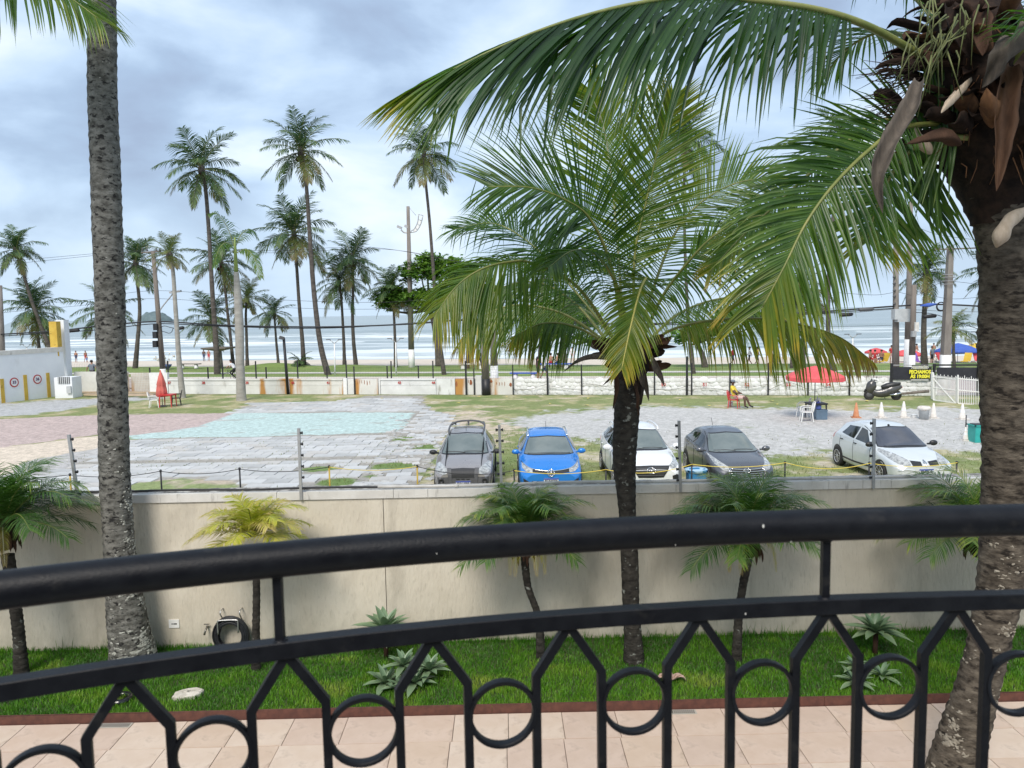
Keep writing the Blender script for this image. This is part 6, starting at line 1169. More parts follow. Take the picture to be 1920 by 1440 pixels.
def mirror(o, x, y, z, m_, arm_=True, big=1):
    for s in (-1, 1):
        g = MB(); g.ball((0, 0, 0), (.115*big, .065, .075*big), 10); g.box((s*-.11, .03, -.03), (.12, .04, .045)); b_ = g.build('mirror', m_, o); b_.location = (s*x, y, z)
def plate(o, fr, z, txt, w_=.40):
    p = fr(0, z, .012); h = .13; t = MB(); M_ = Matrix.Translation(p); t.box((0, -.006, 0), (w_, .012, h), 0, M_); t.box((0, -.0135, h*.36), (w_, .003, h*.27), 1, M_)
    if txt: text_mb(t, txt, .098, M_ @ Matrix.Translation((0, -.014, -.018)), 2, .002, .004, .92); t.build('number_plate', PLATE, o)
def wipers(line, z, w_, m_=MT['blackplastic']):
    line([(-w_*.92, z+.015), (-w_*.4, z+.025), (w_*.02, z+.005)], .013, m_, 'wiper', .02); line([(-w_*.02, z+.03), (w_*.45, z+.03), (w_*.85, z+.015)], .013, m_, 'wiper', .02)
def windows(sp, g, F, s_=(-1, 1)):
    for s in s_:
        for (t_, b_) in F: sp(t_, b_, 8, 3, .006, g, 'side_window', s)
def doors(sline, ys, z0, z1, hz, m_, hm):
    for s in (-1, 1):
        for y in ys: sline([(y, z0), (y+.01, (z0+z1)/2), (y, z1)], .006, MT['blackplastic'], 'door_seam', s, .001)
        for y in ys[1:]: sline([(y-.20, hz), (y-.04, hz)], .016, hm, 'door_handle', s, .012)
def st_hatch(L, H, hood, cowl, W2, nose=0.0):
    return [(0, .60+nose, .57+nose, W2*.62, .50+nose, W2*.70, .26), (.06, .70+nose, .67+nose, W2*.70, .58+nose, W2*.86, .23), (.22, .79+nose, .76+nose, W2*.74, .66+nose, W2*.95, .20), (.60, hood-.05, hood-.09, W2*.78, .74+nose, W2*.985, .20), (cowl-.08, hood+.03, hood-.02, W2*.80, .82+nose, W2, .20), (cowl, hood+.06, hood, W2*.80, .86+nose, W2, .20), (cowl+.72, H-.09, H-.14, W2*.66, .90+nose, W2, .19), (cowl+1.25, H-.01, H-.07, W2*.655, .93+nose, W2, .19), (L*.72, H-.02, H-.09, W2*.645, .95+nose, W2*.99, .20), (L-.42, H-.14, H-.22, W2*.62, .98+nose, W2*.96, .22), (L-.12, 1.02+nose, .98+nose, W2*.68, .90+nose, W2*.90, .26), (L-.03, .80, .78, W2*.70, .70, W2*.86, .30), (L, .62, .60, W2*.62, .56, W2*.74, .34)]
# --- grey estate with roof bars
PG = paint('warm_grey_paint', (.36, .335, .325), .4); DK = MT['blackplastic']
def f1(o, fp, sp, line, sline, fr, sd, bv):
    fp([(-.53, 1.405), (0, 1.43), (.53, 1.405)], [(-.66, .985), (0, 1.0), (.66, .985)], 26, 10, .020, MT['glass_skytone'], 'windscreen')
    fp([(-.56, 1.43), (0, 1.455), (.56, 1.43)], [(-.69, .965), (0, .975), (.69, .965)], 26, 10, .012, DK, 'windscreen_seal'); wipers(line, 1.0, .62)
    fp([(-.78, .50), (0, .52), (.78, .50)], [(-.76, .22), (0, .20), (.76, .22)], 18, 5, .012, MT['greyplastic'], 'bumper')
    fp([(-.36, .72), (0, .735), (.36, .72)], [(-.31, .50), (0, .49), (.31, .50)], 12, 4, .030, MT['wire'], 'grille')
    for s in (-1, 1):
        fp([(s*.33, .735), (s*.44, .735)], [(s*.29, .28), (s*.38, .28)], 4, 6, .040, MT['greyplastic'], 'bumper_guard')
        fp([(s*.43, .70), (s*.56, .80), (s*.70, .835), (s*.765, .80)], [(s*.45, .60), (s*.56, .575), (s*.68, .60), (s*.76, .66)], 8, 4, .014, MT['lamp'], 'headlight')
        g = MB(); p = fr(s*.60, .40, .02); g.lathe([(.075, 0), (.075, .02), (.05, .02), (.04, .005)], 14, 0, Matrix.Translation(p) @ Matrix.Rotation(R(90), 4, 'X')); g.build('fog_lamp', DK, o)
        fp([(s*.50, .32), (s*.70, .34)], [(s*.52, .25), (s*.68, .26)], 4, 2, .02, DK, 'lower_intake')
    for x in (-.14, 0, .14): fp([(x-.05, .455), (x+.05, .455)], [(x-.04, .425), (x+.04, .425)], 2, 1, .02, DK, 'bumper_slot')
    plate(o, fr, .335, 'IFO1C27'); mirror(o, .93, 1.18, 1.01, DK)
    for s in (-1, 1):                                                # tall roof bars meeting in an arch
        g = MB(); g.tube(catmull([(s*.50, 1.80, 1.44), (s*.53, 2.1, 1.51), (s*.53, 2.7, 1.56), (s*.47, 3.3, 1.57), (s*.44, 3.75, 1.45)], 16), .028, 7); g.build('roof_rail', MT['greyplastic'], o)
    g = MB(); g.tube(catmull([(-.50, 2.9, 1.56), (-.34, 3.1, 1.625), (0, 3.2, 1.64), (.34, 3.1, 1.625), (.50, 2.9, 1.56)], 12), .03, 7); g.box((0, 3.2, 1.56), (.06, .05, .14)); g.build('roof_arch', MT['greyplastic'], o)
    g = MB(); g.tube([(0, 1.95, 1.50), (0, 2.1, 1.72)], .006, 5); g.build('antenna', DK, o)
    windows(sp, MT['glass'], (([(1.96, 1.31), (2.35, 1.37)], [(1.50, .99), (2.35, 1.0)]), ([(2.42, 1.37), (3.1, 1.35)], [(2.42, 1.0), (3.1, 1.0)]), ([(3.17, 1.35), (3.55, 1.28)], [(3.17, 1.02), (3.7, 1.04)])))
    for s in (-1, 1): sp([(.3, .42), (2, .36), (4.0, .42)], [(.3, .24), (2, .22), (4.0, .26)], 20, 3, .012, MT['greyplastic'], 'side_cladding', s)
    doors(sline, (1.3, 2.38, 3.3), .38, .98, .82, PG, DK)
c_ = G(866, 905, -.05); x_ = (866-960)/1440*20.9
car('grey brown estate car with tall roof bars, leftmost of the parked cars', 'car', (-1.40, 20.9, ZL), 0, st_hatch(4.2, 1.52, .96, 1.10, .82), 1.66, PG, None, MT['alloy'], (.78, 3.25), f1)
# --- bright blue crossover
PB = paint('bright_blue_paint', (.015, .20, .62), .15)
def badge(o, fr, z, r, strokes, m_=MT['chrome'], oval=1.0, ring=True):
    g = MB(); 
    if ring: g.tube([fr(math.cos(a)*r*oval, z+math.sin(a)*r, .02) for a in np.linspace(0, 6.2832, 25)], r*.13, 6)
    for st in strokes: g.tube([fr(x*r, z+y*r, .02) for x, y in st], r*.11, 5)
    g.build('badge', m_, o)
def f2(o, fp, sp, line, sline, fr, sd, bv):
    fp([(-.545, 1.335), (0, 1.365), (.545, 1.335)], [(-.70, .985), (0, 1.0), (.70, .985)], 26, 10, .020, MT['glass_skytone'], 'windscreen')
    fp([(-.56, 1.355), (0, 1.385), (.56, 1.355)], [(-.72, .970), (0, .98), (.72, .970)], 26, 10, .012, DK, 'windscreen_seal'); line([(-.60, .995), (0, 1.008), (.60, .995)], .012, DK, 'wiper', .02)
    fp([(-.60, .735), (0, .69), (.60, .735)], [(-.55, .665), (0, .615), (.55, .665)], 16, 3, .012, DK, 'grille')
    line([(-.80, .835), (-.5, .745), (-.15, .70), (.15, .70), (.5, .745), (.80, .835)], .013, MT['chrome'], 'chrome_strip', .018)
    for s in (-1, 1): fp([(s*.50, .735), (s*.66, .775), (s*.79, .825)], [(s*.50, .655), (s*.66, .675), (s*.78, .74)], 8, 3, .013, MT['lamp'], 'headlight'); fp([(s*.62, .44), (s*.76, .50)], [(s*.60, .32), (s*.74, .34)], 4, 3, .01, DK, 'side_intake')
    fp([(-.52, .435), (0, .42), (.52, .435)], [(-.56, .28), (0, .26), (.56, .28)], 14, 3, .01, DK, 'lower_intake')
    badge(o, fr, .645, .088, (((-.75, .5), (-.1, -.85), (0, -.4), (.1, -.85), (.75, .5)), ((-.38, .85), (0, .05), (.38, .85)))); plate(o, fr, .445, 'RUJ4C50'); mirror(o, .95, 1.25, 1.03, PB)
    for s in (-1, 1): g = MB(); g.tube(catmull([(s*.57, 1.85, 1.385), (s*.58, 2.1, 1.475), (s*.58, 3.0, 1.475), (s*.56, 3.4, 1.40)], 12), .022, 6); g.build('roof_rail', MT['chrome'], o)
    g = MB(); g.tube([(0, 2.9, 1.46), (0, 3.05, 1.64)], .007, 5); g.build('antenna', DK, o)
    windows(sp, MT['glass'], (([(2.04, 1.29), (2.4, 1.33)], [(1.58, .99), (2.4, 1.0)]), ([(2.47, 1.33), (3.2, 1.28)], [(2.47, 1.0), (3.3, 1.02)])))
    for s in (-1, 1): sp([(.3, .40), (2, .34), (4.0, .42)], [(.3, .24), (2, .22), (4.0, .26)], 20, 3, .012, DK, 'side_cladding', s)
    doors(sline, (1.4, 2.43, 3.35), .38, .98, .84, PB, PB)
car('bright blue crossover car with pale roof rails', 'car', (1.02, 20.55, ZL), 0, st_hatch(4.26, 1.49, .97, 1.18, .86), 1.75, PB, None, MT['alloy'], (.85, 3.4), f2)
# --- white crossover
PW = paint('white_car_paint', (.76, .77, .78), 0, .22)
def f3(o, fp, sp, line, sline, fr, sd, bv):
    fp([(-.57, 1.49), (0, 1.52), (.57, 1.49)], [(-.72, 1.08), (0, 1.095), (.72, 1.08)], 26, 10, .020, MT['glass_skytone'], 'windscreen')
    fp([(-.585, 1.51), (0, 1.54), (.585, 1.51)], [(-.735, 1.06), (0, 1.07), (.735, 1.06)], 26, 10, .012, DK, 'windscreen_seal'); wipers(line, 1.085, .66)
    fp([(-.53, .80), (0, .81), (.53, .80)], [(-.34, .50), (0, .49), (.34, .50)], 14, 5, .012, DK, 'grille')
    for z, w_ in ((.74, .46), (.68, .43), (.62, .40), (.56, .37)): line([(-w_, z), (0, z), (w_, z)], .011, MT['greyplastic'], 'grille_bar', .018)
    for s in (-1, 1):
        fp([(s*.53, .82), (s*.66, .88), (s*.80, .99)], [(s*.54, .74), (s*.68, .73), (s*.80, .80)], 8, 4, .013, MT['lamp'], 'headlight'); fp([(s*.58, .54), (s*.70, .58), (s*.79, .54)], [(s*.60, .38), (s*.70, .36), (s*.78, .38)], 6, 3, .012, DK, 'fog_recess')
    fp([(-.46, .38), (0, .37), (.46, .38)], [(-.5, .28), (0, .26), (.5, .28)], 10, 2, .01, DK, 'lower_intake')
    badge(o, fr, .685, .075, (((-.7, -.45), (-.4, .6)), ((.4, -.6), (.7, .45)), ((-.5, -.15), (0, .12), (.5, .15))), oval=1.55); plate(o, fr, .435, ''); mirror(o, 1.0, 1.3, 1.13, PW, big=1.15)
    for s in (-1, 1): g = MB(); g.tube(catmull([(s*.60, 1.95, 1.51), (s*.61, 2.2, 1.60), (s*.61, 3.2, 1.60), (s*.58, 3.6, 1.50)], 12), .022, 6); g.build('roof_rail', PW, o)
    windows(sp, MT['glass'], (([(2.06, 1.43), (2.45, 1.47)], [(1.62, 1.08), (2.45, 1.10)]), ([(2.52, 1.47), (3.2, 1.44)], [(2.52, 1.10), (3.2, 1.13)]), ([(3.26, 1.43), (3.62, 1.36)], [(3.26, 1.14), (3.72, 1.18)])))
    for s in (-1, 1): sp([(.3, .42), (2, .36), (4.0, .44)], [(.3, .24), (2, .22), (4.0, .26)], 20, 3, .012, DK, 'side_cladding', s); sp([(4.0, 1.05), (4.16, 1.05)], [(4.0, .88), (4.2, .88)], 3, 3, .012, MT['redlamp'], 'tail_light', s)
    doors(sline, (1.45, 2.48, 3.4), .40, 1.06, .92, PW, PW)
car('white crossover car with a black slatted grille, partly behind the central palm trunk', 'car', (3.72, 20.45, ZL), .02, st_hatch(4.27, 1.63, 1.06, 1.2, .87, .08), 1.78, PW, None, MT['alloy'], (.87, 3.46), f3, wr=.33)
# --- dark grey hatchback
PD = paint('dark_grey_paint', (.115, .12, .135), .45)
def f4(o, fp, sp, line, sline, fr, sd, bv):
    fp([(-.535, 1.345), (0, 1.375), (.535, 1.345)], [(-.70, .955), (0, .97), (.70, .955)], 26, 10, .020, MT['glass_skytone'], 'windscreen')
    fp([(-.55, 1.365), (0, 1.395), (.55, 1.365)], [(-.715, .94), (0, .95), (.715, .94)], 26, 10, .012, DK, 'windscreen_seal'); wipers(line, .97, .64)
    fp([(-.42, .66), (0, .67), (.42, .66)], [(-.30, .36), (0, .34), (.30, .36)], 14, 5, .012, DK, 'grille')
    for z, w_ in ((.645, .44), (.585, .475), (.525, .46), (.465, .42), (.405, .37)): line([(-w_, z+.02), (-w_*.4, z), (w_*.4, z), (w_, z+.02)], .012, MT['chrome'], 'grille_bar', .02)
    for s in (-1, 1):
        line([(s*.42, .69), (s*.50, .56), (s*.36, .36)], .013, MT['chrome'], 'grille_frame', .02)
        fp([(s*.46, .70), (s*.62, .80), (s*.775, .93)], [(s*.50, .60), (s*.64, .62), (s*.77, .74)], 8, 4, .013, MT['lamp'], 'headlight'); fp([(s*.56, .46), (s*.74, .50)], [(s*.52, .30), (s*.73, .30)], 4, 3, .012, DK, 'fog_recess')
    badge(o, fr, .615, .06, (((-.7, -.45), (-.4, .6)), ((.4, -.6), (.7, .45)), ((-.5, -.15), (0, .12), (.5, .15))), oval=1.5); plate(o, fr, .40, ''); mirror(o, .95, 1.2, 1.0, PD, big=1.05)
    g = MB(); g.tube([(-.1, 2.9, 1.45), (-.1, 3.05, 1.66)], .007, 5); g.build('antenna', DK, o); 
    windows(sp, MT['glass'], (([(1.98, 1.27), (2.3, 1.31)], [(1.52, .98), (2.3, 1.0)]), ([(2.37, 1.31), (3.02, 1.25)], [(2.37, 1.0), (3.15, 1.05)])))
    doors(sline, (1.35, 2.34, 3.2), .34, .97, .86, PD, PD)
car('dark grey hatchback with a chrome barred grille beside the blue crate', 'car', (6.36, 20.6, ZL), .03, st_hatch(3.95, 1.47, .94, 1.12, .83), 1.68, PD, None, MT['alloy'], (.78, 3.28), f4, wr=.31)
# --- silver hatchback
PS = paint('silver_paint', (.66, .69, .70), .25, .3)
def f5(o, fp, sp, line, sline, fr, sd, bv):
    GW = mat('dark_tinted_windscreen', (.045, .05, .065), (.07, .075, .095), 1.2, rough=.06, spec=.7)
    fp([(-.56, 1.40), (0, 1.43), (.56, 1.40)], [(-.71, .985), (0, 1.0), (.71, .985)], 26, 10, .020, GW, 'windscreen')
    fp([(-.575, 1.42), (0, 1.45), (.575, 1.42)], [(-.725, .97), (0, .98), (.725, .97)], 26, 10, .012, DK, 'windscreen_seal'); line([(-.60, .995), (0, 1.01), (.60, .995)], .013, DK, 'wiper', .02)
    for s in (-1, 1):
        fp([(s*.10, .725), (s*.38, .755)], [(s*.11, .62), (s*.37, .63)], 6, 3, .013, DK, 'grille')
        fp([(s*.40, .755), (s*.58, .88), (s*.735, .94), (s*.80, .88)], [(s*.41, .65), (s*.58, .64), (s*.72, .68), (s*.79, .76)], 8, 4, .013, MT['lamp'], 'headlight')
        line([(s*.30, .50), (s*.55, .53), (s*.74, .50)], .016, PS, 'bumper_crease', .01)
    fp([(-.34, .36), (0, .36), (.34, .36)], [(-.40, .25), (0, .24), (.40, .25)], 10, 2, .01, DK, 'lower_intake')
    badge(o, fr, .685, .085, (((0, 1), (.62, 0), (0, -1), (-.62, 0), (0, 1)), ((0, .6), (.36, 0), (0, -.6), (-.36, 0), (0, .6))), ring=False); plate(o, fr, .475, 'EJM2B15'); mirror(o, .95, 1.25, 1.04, DK, big=1.1)
    g = MB(); g.ball((0, 1.98, 1.475), (.03, .05, .03), 8); g.build('antenna', DK, o)
    windows(sp, MT['glass'], (([(2.01, 1.33), (2.33, 1.37)], [(1.54, .98), (2.33, 1.02)]), ([(2.42, 1.37), (3.10, 1.33)], [(2.42, 1.02), (3.28, 1.08)])))
    for s in (-1, 1): sp([(3.72, 1.16), (3.86, 1.14)], [(3.78, .86), (3.93, .86)], 3, 4, .012, MT['redlamp'], 'tail_light', s); sp([(1.15, .40), (2.4, .36), (3.0, .38)], [(1.15, .35), (2.4, .31), (3.0, .33)], 14, 1, .012, DK, 'rub_strip', s)
    doors(sline, (1.38, 2.38, 3.25), .32, .98, .90, PS, DK)
    g = MB(); g.box((-.862, 1.30, .66), (.012, .08, .09)); g.build('side_marker', DK, o)
car('silver hatchback with dark tinted windscreen, rightmost of the parked cars', 'car', (11.32, 20.75, ZL), .045, st_hatch(4.02, 1.53, .97, 1.15, .86), 1.75, PS, None, MT['alloy'], (.78, 3.37), f5, wr=.31)
# ================================================================ PEOPLE
STAND = dict(pelvis=(0, 0, .93, .125), waist=(0, 0, 1.08, .125), chest=(0, 0, 1.30, .15), neck=(0, .01, 1.46, .06), chin=(0, -.01, 1.53, .062), head=(0, -.015, 1.61, .098), crown=(0, -.005, 1.69, .075),
 shL=(.17, 0, 1.40, .065), elL=(.235, .02, 1.12, .044), wrL=(.25, -.04, .87, .030), haL=(.25, -.06, .79, .026), shR=(-.17, 0, 1.40, .065), elR=(-.235, .02, 1.12, .044), wrR=(-.25, -.04, .87, .030), haR=(-.25, -.06, .79, .026),
 hiL=(.09, 0, .88, .09), knL=(.10, -.02, .48, .058), anL=(.10, .02, .08, .04), toL=(.11, -.13, .03, .032), hiR=(-.09, 0, .88, .09), knR=(-.10, -.02, .48, .058), anR=(-.10, .02, .08, .04), toR=(-.11, -.13, .03, .032))
EDG = [('pelvis', 'waist'), ('waist', 'chest'), ('chest', 'neck'), ('neck', 'chin'), ('chin', 'head'), ('head', 'crown'), ('chest', 'shL'), ('shL', 'elL'), ('elL', 'wrL'), ('wrL', 'haL'), ('chest', 'shR'), ('shR', 'elR'), ('elR', 'wrR'), ('wrR', 'haR'), ('pelvis', 'hiL'), ('hiL', 'knL'), ('knL', 'anL'), ('anL', 'toL'), ('pelvis', 'hiR'), ('hiR', 'knR'), ('knR', 'anR'), ('anR', 'toR')]
def person(label, loc, rz, pose=None, skin='skin_tan', top=None, bottom='navy', shoes=None, hair='short', scale=1.0, group=None, sleeves=True, longlegs=False, fat=1.0, fingers=False, cap=None):
    J = dict(STAND); J.update(pose or {}); names = list(J); me = bpy.data.meshes.new('person')
    V = [J[n][:3] for n in names]; Rr = [J[n][3] if len(J[n]) > 3 else STAND[n][3] for n in names]; E = [(names.index(a), names.index(b_)) for a, b_ in EDG]
    if fingers:
        for s in 'LR':
            w_, h = Vector(J['wr'+s][:3]), Vector(J['ha'+s][:3]); d = (h-w_).normalized(); sd_ = d.cross(Vector((0, 0, 1)));  sd_ = sd_.normalized() if sd_.length > .1 else Vector((0, 1, 0)); ih = names.index('ha'+s)
            for k in range(4): a = h+d*.02+sd_*(.027*(k-1.5)); i = len(V); V += [tuple(a), tuple(a+d*(.045-.006*abs(k-1.3))+Vector((0, 0, -.012)))]; Rr += [.010, .008]; E += [(ih, i), (i, i+1)]
            a = w_.lerp(h, .5)+sd_*.045; i = len(V); V += [tuple(a), tuple(a+d*.04)]; Rr += [.011, .008]; E += [(names.index('wr'+s), i), (i, i+1)]
    me.from_pydata(V, E, []); ob = bpy.data.objects.new('person', me); COL.objects.link(ob)
    sk = ob.modifiers.new('skin', 'SKIN'); sk.use_smooth_shade = True
    for i, sv in enumerate(me.skin_vertices[0].data):
        f = fat if i < len(names) and names[i] in ('pelvis', 'waist', 'chest', 'hiL', 'hiR') else 1; sv.radius = (Rr[i]*f, Rr[i]*f*(.8 if i < len(names) and names[i] == 'chest' else 1)); sv.use_root = (i == 0)
    sb = ob.modifiers.new('sub', 'SUBSURF'); sb.levels = 2
    dg = bpy.context.evaluated_depsgraph_get(); dg.update(); m2 = bpy.data.meshes.new_from_object(ob.evaluated_get(dg)); bpy.data.objects.remove(ob); m2.name = 'person'
    ms = [MT[skin], CL[top] if top else MT[skin], CL[bottom], CL[shoes] if shoes else MT[skin]]
    for m_ in ms: m2.materials.append(m_)
    segs = [(Vector(J[a][:3]), Vector(J[b_][:3]), a, b_) for a, b_ in EDG]
    for p in m2.polygons:
        p.use_smooth = True; c = p.center; best = 9; mi = 0
        for a, b_, na_, nb_ in segs:
            ab = b_-a; t = max(0, min(1, (c-a).dot(ab)/max(1e-9, ab.length_squared))); d = (c-(a+ab*t)).length-(STAND[na_][3]*(1-t)+STAND[nb_][3]*t)*.9
            if d < best:
                best = d
                if na_ in ('waist',) or (na_ == 'chest' and nb_ != 'neck') or (na_ == 'chest' and t < .6): mi = 1
                elif na_ == 'pelvis' and nb_ == 'waist': mi = 1 if t > .35 and top else 2
                elif na_ == 'pelvis' or na_[:2] == 'hi': mi = 2 if (na_ == 'pelvis' or t < .82 or longlegs) else 0
                elif na_[:2] == 'kn': mi = 2 if longlegs else 0
                elif na_[:2] == 'an': mi = 3
                elif na_[:2] == 'sh': mi = 1 if sleeves and t < .62 else 0
                else: mi = 0
        p.material_index = mi
    o = link('person', m2, None, loc, (0, 0, rz), (scale,)*3); tag(o, label, 'person', group)
    h = Vector(J['head'][:3]); cr = Vector(J['crown'][:3]); u_ = (cr-h).normalized()
    if hair:
        g = MB(); g.ball((0, 0, 0), (.108, .118, .10), 12); c = h+u_*.045+Vector((0, .022, 0)); g2 = g.build('hair', MT['hair'], o); g2.location = c
        if hair == 'long': g = MB(); g.tube([h+Vector((0, .08, .06)), h+Vector((0, .13, -.06)), h+Vector((0, .15, -.22))], [.06, .07, .03], 8); g.build('ponytail', MT['hair'], o)
    if cap: g = MB(); c = h+u_*.05; g.lathe([(.112, -.01), (.112, .04), (.08, .085), (.001, .10)], 14, 0, Matrix.Translation(c)); g.box((0, 0, 0), (.15, .13, .012), 0, Matrix.Translation(c+Vector((0, -.15, 0)))); g.build('cap', CL[cap], o)
    if fingers:
        g = MB(); g.ball(h+Vector((0, -.105, -.01)), (.016, .022, .024), 8); g.build('nose', MT[skin], o)
        for s in (-1, 1): g = MB(); g.ball(h+Vector((s*.036, -.093, .02)), (.013, .008, .008), 8); g.build('eye', MT['hair'], o); g = MB(); g.ball(h+Vector((s*.098, .0, 0)), (.014, .025, .034), 8); g.build('ear', MT[skin], o)
    return o
SITC = dict(pelvis=(0, 0, .52, .14), waist=(0, .07, .68, .145), chest=(0, .17, .90, .155), neck=(0, .19, 1.06, .06), chin=(0, .16, 1.12, .062), head=(0, .16, 1.20, .098), crown=(0, .17, 1.28, .075), shL=(.18, .18, 1.0, .07), elL=(.25, .03, .76, .05), wrL=(.17, -.16, .70, .034), haL=(.11, -.21, .69, .028), shR=(-.18, .18, 1.0, .07), elR=(-.25, .03, .76, .05), wrR=(-.17, -.16, .70, .034), haR=(-.11, -.21, .69, .028), hiL=(.10, -.04, .51, .10), knL=(.15, -.44, .50, .07), anL=(.14, -.62, .10, .045), toL=(.15, -.78, .045, .036), hiR=(-.10, -.04, .51, .10), knR=(-.14, -.42, .50, .07), anR=(-.12, -.44, .10, .045), toR=(-.13, -.60, .045, .036))
def chair(label, loc, rz, m_, group, armless=False):
    o = thing('plastic_chair', label, 'chair', loc, rz, group); g = MB(); g.box((0, 0, .43), (.44, .44, .03)); g.box((0, -.22, .40), (.42, .03, .07)); g.build('seat', m_, o)
    for x in (-.20, .20):
        for y in (-.20, .20): g = MB(); g.tube([(x, y, .42), (x*1.22, y*1.25, 0)], [.030, .020], 4, 0, True, False); g.build('leg', m_, o)
    for k in range(5): x = -.16+.08*k; g = MB(); g.box((0, 0, 0), (.055, .02, .38), 0, Matrix.Translation((x, .27, .64)) @ Matrix.Rotation(R(-14), 4, 'X')); g.build('slat', m_, o)
    g = MB(); g.tube(catmull([(-.22, .23, .42), (-.225, .29, .72), (-.14, .325, .85), (0, .335, .88), (.14, .325, .85), (.225, .29, .72), (.22, .23, .42)], 18), .024, 6); g.build('back_frame', m_, o)
    if not armless:
        for s in (-1, 1): g = MB(); g.tube(catmull([(s*.23, .27, .66), (s*.26, .05, .66), (s*.25, -.19, .63), (s*.23, -.22, .42)], 10), .024, 5, flat=.7); g.build('armrest', m_, o)
    return o
def table(label, loc, m_, group=None, w_=.7, h=.72):
    o = thing('plastic_table', label, 'table', loc, 0, group); g = MB(); g.box((0, 0, h), (w_, w_, .03)); g.box((0, 0, h-.04), (w_*.95, w_*.95, .05)); g.build('tabletop', m_, o)
    for x in (-1, 1):
        for y in (-1, 1): g = MB(); g.tube([(x*w_*.42, y*w_*.42, h-.05), (x*w_*.45, y*w_*.45, 0)], [.04, .025], 4, 0, True, False); g.build('leg', m_, o)
    return o
# seated attendant
b = G(1376, 765, ZL); cz = -1.05
chair('red plastic armchair holding the man in the yellow shirt', b, R(62), MT['red'], 'red chairs')
per = person('man in yellow shirt, pink shorts and dark cap leaning back on the red chair', b+Vector((.10, -.05, .02)), R(62), SITC, 'skin_dark', 'yellow', 'pink', 'black', 'short', 1.06, None, True, False, 1.15, True, 'grey')
g = MB(); b2 = G(1369, 763, ZL); g.lathe([(.12, 0), (.14, .2), (.15, .28)], 12, 0, Matrix.Translation(b2)); solo('small_bucket', g, MT['conewhite'], 'small cream bucket on the ground behind the red chair', 'bucket', loc=b2)
# parasol with black table
b = G(1527, 785, ZL); o = thing('parasol', 'open red beach parasol with white lettering standing over a black table', 'parasol', b)
g = MB(); g.tube([b, b+Vector((0, 0, 2.36))], .02, 8); g.build('pole', MT['greyplastic'], o, True)
prof = [(.02, 2.40), (.35, 2.33), (.75, 2.19), (1.05, 2.06), (1.29, 1.93)]
for k in range(8):
    a0, a1 = 2*math.pi*(k+.002)/8, 2*math.pi*(k+.998)/8; rows = []
    for (r_, z) in prof: rows.append([(r_*(math.cos(a0)*(1-t)+math.cos(a1)*t)*(1+0), r_*(math.sin(a0)*(1-t)+math.sin(a1)*t), z-.05*math.sin(math.pi*t)*r_*.4) for t in np.linspace(0, 1, 6)])
    g = MB(); g.grid(rows, 0, True); g.grid([[(p[0]*.995, p[1]*.995, p[2]-.006) for p in r_] for r_ in rows], 0, True); g.build('canopy_panel', MT['canopyred'], o)
    g = MB(); r0 = rows[-1]; g.grid([[p for p in r0], [(p[0]*1.005, p[1]*1.005, p[2]-.17+.02*math.sin(i*1.3)) for i, p in enumerate(r0)]], 0, True); g.grid([[(p[0]*.99, p[1]*.99, p[2]) for p in r0], [(p[0]*.995, p[1]*.995, p[2]-.17) for p in r0]], 0, True); g.build('valance', MT['canopyred'], o)
for ang in (-.5, .5+1, -2.6-.0):
    pass
for k in (5, 6, 4):
    a = 2*math.pi*(k+.5)/8; r_ = 1.27*math.cos(math.pi/8)*1.012; t = MB(); text_mb(t, 'Coca-Cola', .15, Matrix.Translation((r_*math.cos(a), r_*math.sin(a), 1.835)) @ Matrix.Rotation(a+math.pi/2, 4, 'Z') @ Matrix.Rotation(R(0), 4, 'X'), 0, .003, .006, .95); t.build('lettering', MT['white'], o)
o.rotation_euler.z = R(12)
table('small black plastic table under the open red parasol', b+Vector((.06, .0, 0)), MT['blackplastic'], None, .78)
chair('white plastic armchair beside the black parasol table', G(1512, 790, ZL), R(-100), MT['whiteplastic'], 'white chairs'); chair('second white plastic chair behind the one at the black table', G(1505, 781, ZL), R(-120), MT['whiteplastic'], 'white chairs')
c = G(1538, 786, ZL); g = MB(); g.box(c+Vector((0, 0, .2)), (.5, .35, .40)); g.box(c+Vector((0, 0, .42)), (.52, .37, .05)); solo('cool_box', g, mat('slate_blue_plastic', (.09, .14, .20), (.11, .17, .24), 4, rough=.5), 'slate blue cool box on the gravel under the black table', 'cool box', loc=c)
c = G(1534, 786, ZL)+Vector((0, 0, .46)); g = MB(); g.lathe([(.12, 0), (.13, .03), (.13, .22), (.11, .28), (.035, .33), (.035, .38)], 14, 0, Matrix.Translation(c)); solo('water_jug', g, mat('blue_jug', (.05, .08, .28), (.07, .11, .34), 4, rough=.2), 'blue water jug on the cool box', 'jug', loc=c)
for k, (dx_, h, m_) in enumerate(((-.05, .16, 'greybin'), (.12, .24, 'white'), (.02, .30, 'greybin'))):
    c = b+Vector((.06+dx_, -.1, .735)); g = MB(); g.lathe([(.035, 0), (.04, .02), (.04, h*.7), (.018, h*.85), (.018, h)], 10, 0, Matrix.Translation(c)); solo('bottle', g, MT[m_], ('short grey cup on the black table', 'white bottle on the black table', 'tall grey bottle on the black table')[k], 'bottle', 'things on the black table', c)
